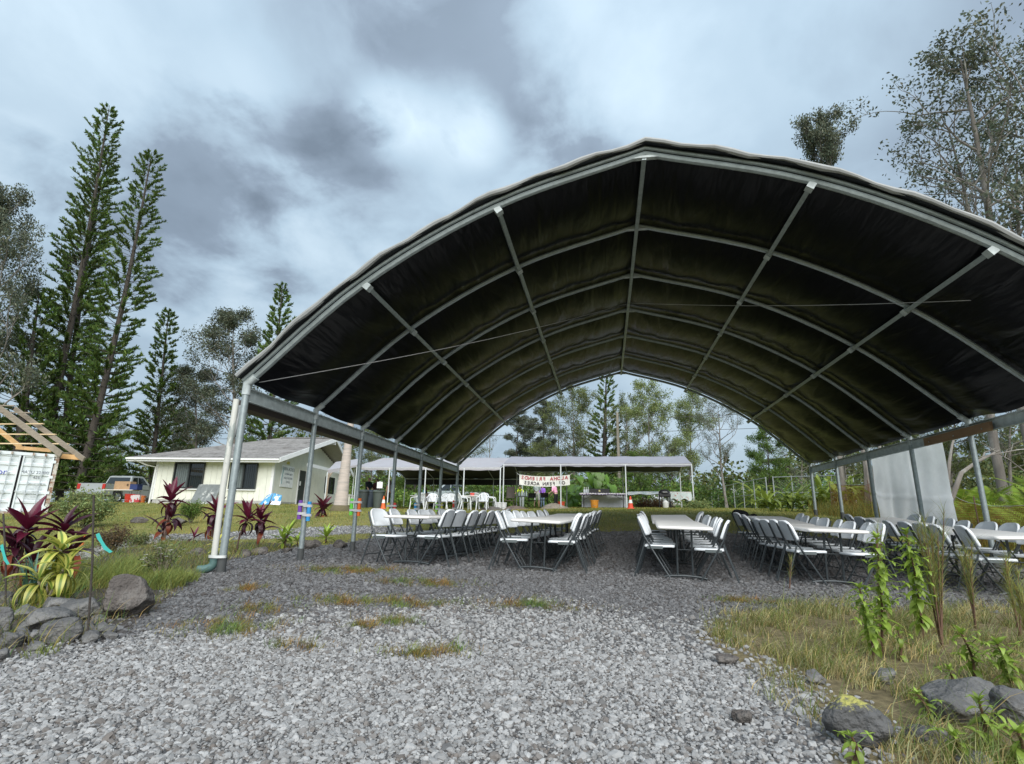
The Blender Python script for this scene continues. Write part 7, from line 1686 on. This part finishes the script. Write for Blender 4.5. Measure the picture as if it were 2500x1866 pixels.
for (cx, cy, w, h, lb) in ((1808, 1258, 34, 24, "black rock on the lawn behind the right chairs"), (1842, 1262, 20, 14, "small black rock right of the larger one on the lawn")): rock(lb, cx, cy, w, h, .8, mat("black_lava", (.03, .028, .026), .95, bump=.8, bscale=8))

# ------------------------------------------------------------------ weeds at the right
def weed(label, tx, ty, bx, by, n=16, s=1.0, stems=1):
    b = G(bx, by); t = at(tx, ty, b.y - .05); ax = t - b; rr = random.Random(tx); root = empty("leafy_weed", b, 0, label, "weed", "tall leafy weeds"); h = ax.length
    pts = arc([Vector((0, 0, -.02)), ax * .5 + Vector((.02, 0, 0)), ax], 6); q = MB(); q.tube(pts, [.007 * (1 - .6 * i / len(pts)) + .002 for i in range(len(pts))], 6); q.build("stem", STEM_W, root, True)
    for k in range(n):
        f = .22 + .78 * (k / (n - 1)); i = f * (len(pts) - 1); j = min(int(i), len(pts) - 2); p = pts[j].lerp(pts[j + 1], i - j); a = k * 1.57 + rr.uniform(-.2, .2); sc = s * (1.25 - .55 * f) * rr.uniform(.85, 1.15)
        for d in (0, math.pi):
            if rr.random() < .12: continue
            put_leaf(rr.choice(LM["weed"]), root, p, a + d + rr.uniform(-.3, .3), R(rr.uniform(-35, 30) + 45 * max(0, f - .8) / .2), sc * rr.uniform(.7, 1.15), rr.uniform(-.4, .4))
            if .3 < f < .85 and k % 3 == 0:   # short side shoot
                e = p + Vector((-math.sin(a + d), math.cos(a + d), .7)) * .07 * s; q = MB(); q.tube([p, e], .0022, 4); q.build("side_shoot", STEM_G, root)
                for g in range(4): put_leaf(LM["weed"][g % 2], root, e, g * 1.57 + a, R(rr.uniform(0, 50)), sc * .5)
    for k in range(6): put_leaf(LM["weed"][0], root, pts[-1], k * 1.05, R(rr.uniform(35, 75)), s * .55)
weed("tallest leafy green weed, left of the twin stalks in the right foreground", 2139, 1314, 2152, 1600, 44, 1.3); weed("tall leafy green weed, right of the twin stalks", 2212, 1300, 2256, 1585, 46, 1.3); weed("leafy weed leaning in front of the tallest one", 2098, 1437, 2134, 1617, 32, 1.2)
weed("short leafy weed between the two tall stalks", 2192, 1540, 2195, 1612, 7, .9); weed("drooping leafy weed at the middle right", 2347, 1547, 2380, 1655, 20, 1.1); weed("leafy weed near the right edge", 2434, 1572, 2470, 1680, 22, 1.1); weed("small leafy weed standing before the large dark rock", 2390, 1712, 2394, 1830, 10, .95)
weed("small leafy weed before the lichen rock", 2080, 1800, 2078, 1862, 6, .8); weed("small leafy weed left of the large dark rock", 2239, 1695, 2271, 1772, 8, .75); weed("broad leafed weed in the bottom right corner", 2486, 1790, 2484, 1870, 8, 1.3); weed("low leafy weed near the bottom right", 2330, 1800, 2325, 1852, 7, 1.1); weed("low leafy weed right of the drooping one", 2318, 1636, 2316, 1690, 6, .9)
# feathery stalk plants
FEATH = leaf_mat("feathery_leaf", (.30, .32, .09), .3)
def feathery(label, tx, ty, bx, by, n, spread, stems=5):
    b = G(bx, by); t = at(tx, ty, b.y); ax = t - b; h = ax.length; rs = np.random.RandomState(tx); root = empty("feathery_weed", b, 0, label, "weed"); B_, H_, T_ = [], [], []
    for s in range(stems):
        off = rs.normal(size=2) * spread * .25; tip = ax * rs.uniform(.75, 1.0) + Vector((rs.normal() * spread, rs.normal() * spread, 0)); q = MB(); pts = arc([Vector((off[0] * .3, off[1] * .3, -.02)), tip * .5 + Vector((off[0] * .4, off[1] * .4, 0)), tip], 6); q.tube(pts, [.006 * (1 - .7 * i / len(pts)) + .001 for i in range(len(pts))], 5); q.build("stem", STEM_W, root, True)
        PP = np.array([list(p) for p in pts]); u = rs.uniform(.30, 1, n // stems) * (len(pts) - 1); j = np.minimum(u.astype(int), len(pts) - 2); B_.append(PP[j] + (PP[j + 1] - PP[j]) * (u - j)[:, None])
    B_ = np.concatenate(B_); k = len(B_); v, f, tt = blades(B_, rs.uniform(.05, .17, k), np.full(k, .0035), rs.uniform(.3, 1.2, k), rs, tint_rand(rs, k, .7, 1.3, .25), .1); link("foliage", np_mesh("foliage", v, f, FEATH, tt), root)
feathery("tall feathery brown stemmed weed right of the leafy stalks", 2268, 1226, 2300, 1585, 900, .05, 7); feathery("slim feathery weed in front of the rightmost table", 2361, 1306, 2382, 1535, 420, .035, 4); feathery("feathery weed near the right edge before the chairs", 2470, 1365, 2492, 1555, 420, .05, 4); feathery("thin feathery sprig left of the leafy weeds", 2140, 1250, 2150, 1560, 160, .03, 2); feathery("feathery weed at the far right edge", 2500, 1400, 2520, 1600, 300, .05, 4)
feathery("dry seed stalk standing alone before the fourth row", 1930, 1362, 1928, 1440, 60, .02, 2)
# stakes with tape
def stake(label, bx, by, tx, ty, tape):
    b = G(bx, by); t = at(tx, ty, b.y); ax = t - b; root = empty("garden_stake", b, 0, label, "stake"); q = MB(); q.tube([Vector((0, 0, -.02)), ax * .5 + Vector((.012, 0, 0)), ax], .008, 6); q.build("stick", mat("dark_stick", (.05, .042, .035), .9, bump=.4), root, True)
    (x0, y0, x1, y1) = tape; p0, p1 = at(x0, y0, b.y - .02) - b, at(x1, y1, b.y - .06) - b; q = MB(); d = Vector((.014, 0, .006)); n = 6
    V = [];
    for k in range(n + 1):
        p = p0.lerp(p1, k / n) + Vector((0, 0, -.02 * math.sin(math.pi * k / n))); V += [p - d * (1 + .3 * math.sin(k * 2)), p + d]
    q.add(V, [(2 * k, 2 * k + 1, 2 * k + 3, 2 * k + 2) for k in range(n)]); q.build("tape_tail", mat("teal_tape", (.06, .48, .42), .4, trans=.2), root)
stake("dark stake with a teal tape tail standing behind the rocks", 214, 1565, 229, 1210, (238, 1303, 271, 1349)); stake("dark stake with teal tape at the left edge", 15, 1500, 8, 1255, (4, 1330, 20, 1378))
# flowering shrub, green shrubs
def shrub(name, label, bx, by, ty, wpx, m, n, leaf, Y=None, flowers=0, stems=14, cat="shrub"):
    b = G(bx, by) if Y is None else gpt(bx, Y); h = at(bx, ty, b.y).z - b.z; w = wpx * b.y / F_PX * .5; rs = np.random.RandomState(bx + n); root = empty(name, b, 0, label, cat); tips = []; q = MB()
    wood = MB()
    for s in range(stems):
        a = rs.uniform(0, 6.28); r_ = w * math.sqrt(rs.rand()); tip = Vector((r_ * math.cos(a), r_ * math.sin(a) * .7, h * rs.uniform(.55, 1.0) * (1 - .3 * (r_ / w) ** 2))); pts = [Vector((0, 0, -.02)), tip * .5 + Vector((0, 0, h * .1)), tip]; wood.tube(pts, [.012, .008, .003], 4, cap=False); tips.append(pts)
    wood.build("stems", STEM, root, True)
    u = rs.uniform(.35, 1.0, n); PP = np.array([[list(p) for p in t] for t in tips]); i = rs.randint(0, stems, n); k = np.where(u < .5, 0, 1); f = np.where(u < .5, u * 2, u * 2 - 1)[:, None]; C = PP[i, k] + (PP[i, k + 1] - PP[i, k]) * f + rs.normal(size=(n, 3)) * w * .13
    C[:, 2] = np.maximum(C[:, 2], .01)
    v, fc, tt = leaf_quads(C, rs.uniform(.6, 1.3, n) * leaf, rs, tint_rand(rs, n, .6, 1.35, .2)); link("leaves", np_mesh("leaves", v, fc, m, tt), root)
    for k in range(flowers):
        t = tips[k % stems]; p = t[2] + Vector((rs.normal() * .05, rs.normal() * .05, rs.uniform(-.1, .05))); q = MB()
        for a in range(5): an = a * 1.257; q.add([p, p + Vector((math.cos(an - .4) * .016, math.sin(an - .4) * .016, .008)), p + Vector((math.cos(an) * .028, math.sin(an) * .028, .004)), p + Vector((math.cos(an + .4) * .016, math.sin(an + .4) * .016, .008))], [(0, 1, 2, 3)])
        q.build("flower", mat("white_petal", (.8, .78, .78), .6), root)
shrub("flowering_shrub", "thin shrub with little white flowers left of the nearest post", 390, 1420, 1298, 120, LEAF_OLIVE, 900, .035, flowers=26, stems=18)
shrub("green_shrub", "bushy green shrub in front of the container corner", 200, 1300, 1192, 165, LEAF_LIGHT, 9000, .075, Y=14.0, stems=40); shrub("green_shrub", "small green shrub behind the red ti plants", 462, 1300, 1213, 75, LEAF_GREEN, 2600, .055, Y=15.5, stems=20); shrub("green_shrub", "brown twiggy shrub behind the staked sapling", 285, 1380, 1270, 130, leaf_mat("brown_leaf", (.13, .09, .045), .2), 2600, .035, Y=9.0, stems=30)
shrub("green_shrub", "round yellow green shrub beside the flowered cloth table", 1705, 1250, 1228, 80, LEAF_LIGHT, 2200, .10, Y=28, stems=14); shrub("green_shrub", "reddish shrub between the canopy poles at the right", 1595, 1250, 1225, 110, leaf_mat("reddish_leaf", (.19, .10, .055), .3), 2600, .10, Y=33, stems=16)
shrub("green_shrub", "leafy shrub behind the nearest left ti plants", 335, 1345, 1300, 90, LEAF_OLIVE, 1500, .04, Y=10.5, stems=18)
# orange marker on the lawn behind the left plants
mk = empty("orange_marker", gpt(203, 9.5), 0, "small orange marker post behind the striped dracaena", "marker"); q = MB(); q.lathe([(.05, 0), (.055, .3), (.03, .36), (.005, .37)], (0, 0, 0), 10); q.build("post", mat("marker_orange", (.8, .2, .06), .5), mk, True); q = MB(); q.lathe([(.058, .2), (.058, .24)], (0, 0, 0), 10, None, False); q.build("band", mat("cone_band", (.8, .8, .8)), mk)
# ------------------------------------------------------------------ grass
GRASS = leaf_mat("grass_blade", (.27, .27, .075), .3, .6); DRYG = leaf_mat("dry_grass_blade", (.44, .385, .18), .3, .7); ROUGH_G = leaf_mat("rough_grass_blade", (.19, .225, .06), .35, .6)
def stuff(name, label, parts, m):
    v, f, t = cat_parts(parts); o = link(name, np_mesh(name, v, f, m, t)); tag(o, label, None, None, "stuff"); return o
def pts_in(n, x0, x1, y0, y1, rs, cond):
    X = rs.uniform(x0, x1, n); Y = rs.uniform(y0, y1, n); k = cond(X, Y); X, Y = X[k], Y[k]; Z = gz_np(X, Y); v = in_view(X, Y, Z, 420); return np.stack([X[v], Y[v], Z[v]], -1)
def clumpy(X, Y, s=1.0, p=0.0): return np.sin(X * 3.1 * s + p) * np.sin(Y * 2.7 * s + 1.3 + p) + .6 * np.sin(X * 7.7 * s + Y * 5.3 * s) + .4 * np.sin(X * 13 * s - Y * 11 * s + p)
def build_grass():
    rs = np.random.RandomState(15)
    notg = lambda X, Y: ((soft_mask(X, Y, GRAVEL) + soft_mask(X, Y, PATH)) < .5)
    tx_in = lambda X, Y: (X > -5.6) & (X < 7.3) & (Y > 6) & (Y < 13)
    # mown lawn
    parts = []
    for (y0, y1, n, h, w) in ((9, 16, 60000, .05, .010), (16, 24, 60000, .06, .016), (24, 36, 50000, .07, .026)):
        B = pts_in(n * 2, -34, 16, y0, y1, rs, lambda X, Y: notg(X, Y) & ~tx_in(X, Y) & (clumpy(X, Y, .5) > -.9))[:n]
        k = len(B); g = tint_rand(rs, k, .65, 1.35, .22) * (1 + .22 * clumpy(B[:, 0], B[:, 1], .35)[:, None] * np.array([1.2, .6, .8]))
        parts.append(blades(B, rs.uniform(.5, 1.3, k) * h, np.full(k, w), rs.uniform(.1, .7, k), rs, np.clip(g, .3, 2.2), .2, 1))
    stuff("lawn_grass", "short patchy yellow green lawn around the tent and before the house", parts, GRASS)
    # rough grass of the left bed
    B = pts_in(60000, -11, -3.2, 3.2, 11.5, rs, lambda X, Y: notg(X, Y) & (clumpy(X, Y, 1.1, .4) > rs.uniform(-1.0, .7, X.shape)))[:7500]; k = len(B)
    stuff("bed_grass", "rough green grass growing between the rocks and the ti plants", [blades(B, rs.uniform(.07, .30, k), rs.uniform(.004, .008, k), rs.uniform(.2, 1.2, k), rs, tint_rand(rs, k, .5, 1.5, .5), .35, 3)], ROUGH_G)
    B = pts_in(30000, -11, -3.2, 3.2, 11.5, rs, lambda X, Y: notg(X, Y) & (clumpy(X, Y, 1.7, 2.4) > rs.uniform(-.6, 1.2, X.shape)))[:4500]; k = len(B)
    stuff("bed_straw", "dead brown stems and straw among the grass of the left bed", [blades(B, rs.uniform(.06, .26, k), rs.uniform(.003, .006, k), rs.uniform(.4, 1.6, k), rs, tint_rand(rs, k, .35, 1.1, .25), .45, 3)], DRYG)
    # bright tufts by the boulder
    tb = []
    for (px, py, n, r_, h) in ((395, 1432, 1200, .24, .24), (350, 1400, 800, .25, .3), (300, 1410, 700, .25, .35), (260, 1430, 700, .25, .35), (440, 1420, 500, .2, .18), (160, 1440, 500, .25, .3), (100, 1600, 60, .1, .1)):
        g = G(px, py); a = rs.uniform(0, 6.28, n); r2 = r_ * np.sqrt(rs.rand(n)); X, Y = g.x + r2 * np.cos(a), g.y + r2 * np.sin(a); B = np.stack([X, Y, gz_np(X, Y)], -1)
        tb.append(blades(B, rs.uniform(.4, 1.1, n) * h, np.full(n, .0055), rs.uniform(.2, .9, n), rs, tint_rand(rs, n, .9, 1.7, .15), .3, 3))
    stuff("bright_grass", "bright green grass tufts beside the largest boulder", tb, ROUGH_G)
    # dry grass on the right
    dparts = []
    cond = lambda X, Y: (soft_mask(X, Y, GRAVEL, 13, .6) + rs.uniform(-.35, .35, X.shape) < .45) & (X > .8) & (clumpy(X, Y, 1.6, .9) > rs.uniform(-.3, 1.6, X.shape))
    B = pts_in(220000, .8, 8.5, 2.0, 7.8, rs, cond)[:24000]; k = len(B)
    dparts.append(blades(B, rs.gamma(2.2, .035, k) + .03, rs.uniform(.0028, .006, k), rs.uniform(.3, 1.5, k), rs, tint_rand(rs, k, .55, 1.35, .2), .45, 3))
    stuff("dry_grass", "tangled dry straw coloured grass in the right foreground", dparts, DRYG)
    B = pts_in(180000, .8, 8.5, 2.0, 7.8, rs, lambda X, Y: cond(X, Y) & (clumpy(X, Y, 2.3, 2.0) > -.4))[:26000]; k = len(B)
    stuff("green_weed_grass", "green blades mixed into the dry grass at the right", [blades(B, rs.gamma(2.4, .04, k) + .03, rs.uniform(.003, .006, k), rs.uniform(.2, 1.1, k), rs, tint_rand(rs, k, .7, 1.4, .25), .35, 3)], ROUGH_G)
    # weedy patches in the gravel: ragged, thinning outwards
    B = []
    for (x, y, rx, ry) in PATCHES:
        n = int(rx * ry * 16000) + 100; X, Y = x + rx * rs.normal(size=n) * .55, y + ry * rs.normal(size=n) * .55
        k_ = clumpy(X, Y, 3.0, x * 9) > rs.uniform(-1.1, .9, n); X, Y = X[k_], Y[k_]; B.append(np.stack([X, Y, gz_np(X, Y) + .006], -1))
    B = np.concatenate(B); k = len(B); c = clumpy(B[:, 0], B[:, 1], 2.2)
    g = tint_rand(rs, k, .6, 1.4, .28); g[:, 0] *= 1 + .30 * np.clip(c, -1, 1); g[:, 1] *= 1 - .12 * np.clip(c, -1, 1)
    stuff("gravel_weeds", "low patches of green and rusty weeds growing through the gravel", [blades(B, rs.gamma(2.5, .016, k) + .015, rs.uniform(.003, .006, k), rs.uniform(.4, 1.4, k), rs, g, .4, 2)], leaf_mat("patch_weed", (.22, .20, .06), .3, .7))
    # scrub outside the right posts
    X = []; B = pts_in(60000, 7.0, 14, 6, 21, rs, lambda X, Y: (X > 7.0 + .0 * Y))[:24000]; k = len(B)
    stuff("bank_grass", "long rust and green grass growing along the orange net", [blades(B, rs.gamma(3, .13, k) + .08, rs.uniform(.006, .014, k), rs.uniform(.2, 1.1, k), rs, tint_rand(rs, k, .6, 1.4, .35), .4, 3)], leaf_mat("bank_blade", (.24, .22, .055), .35, .6))
build_grass()
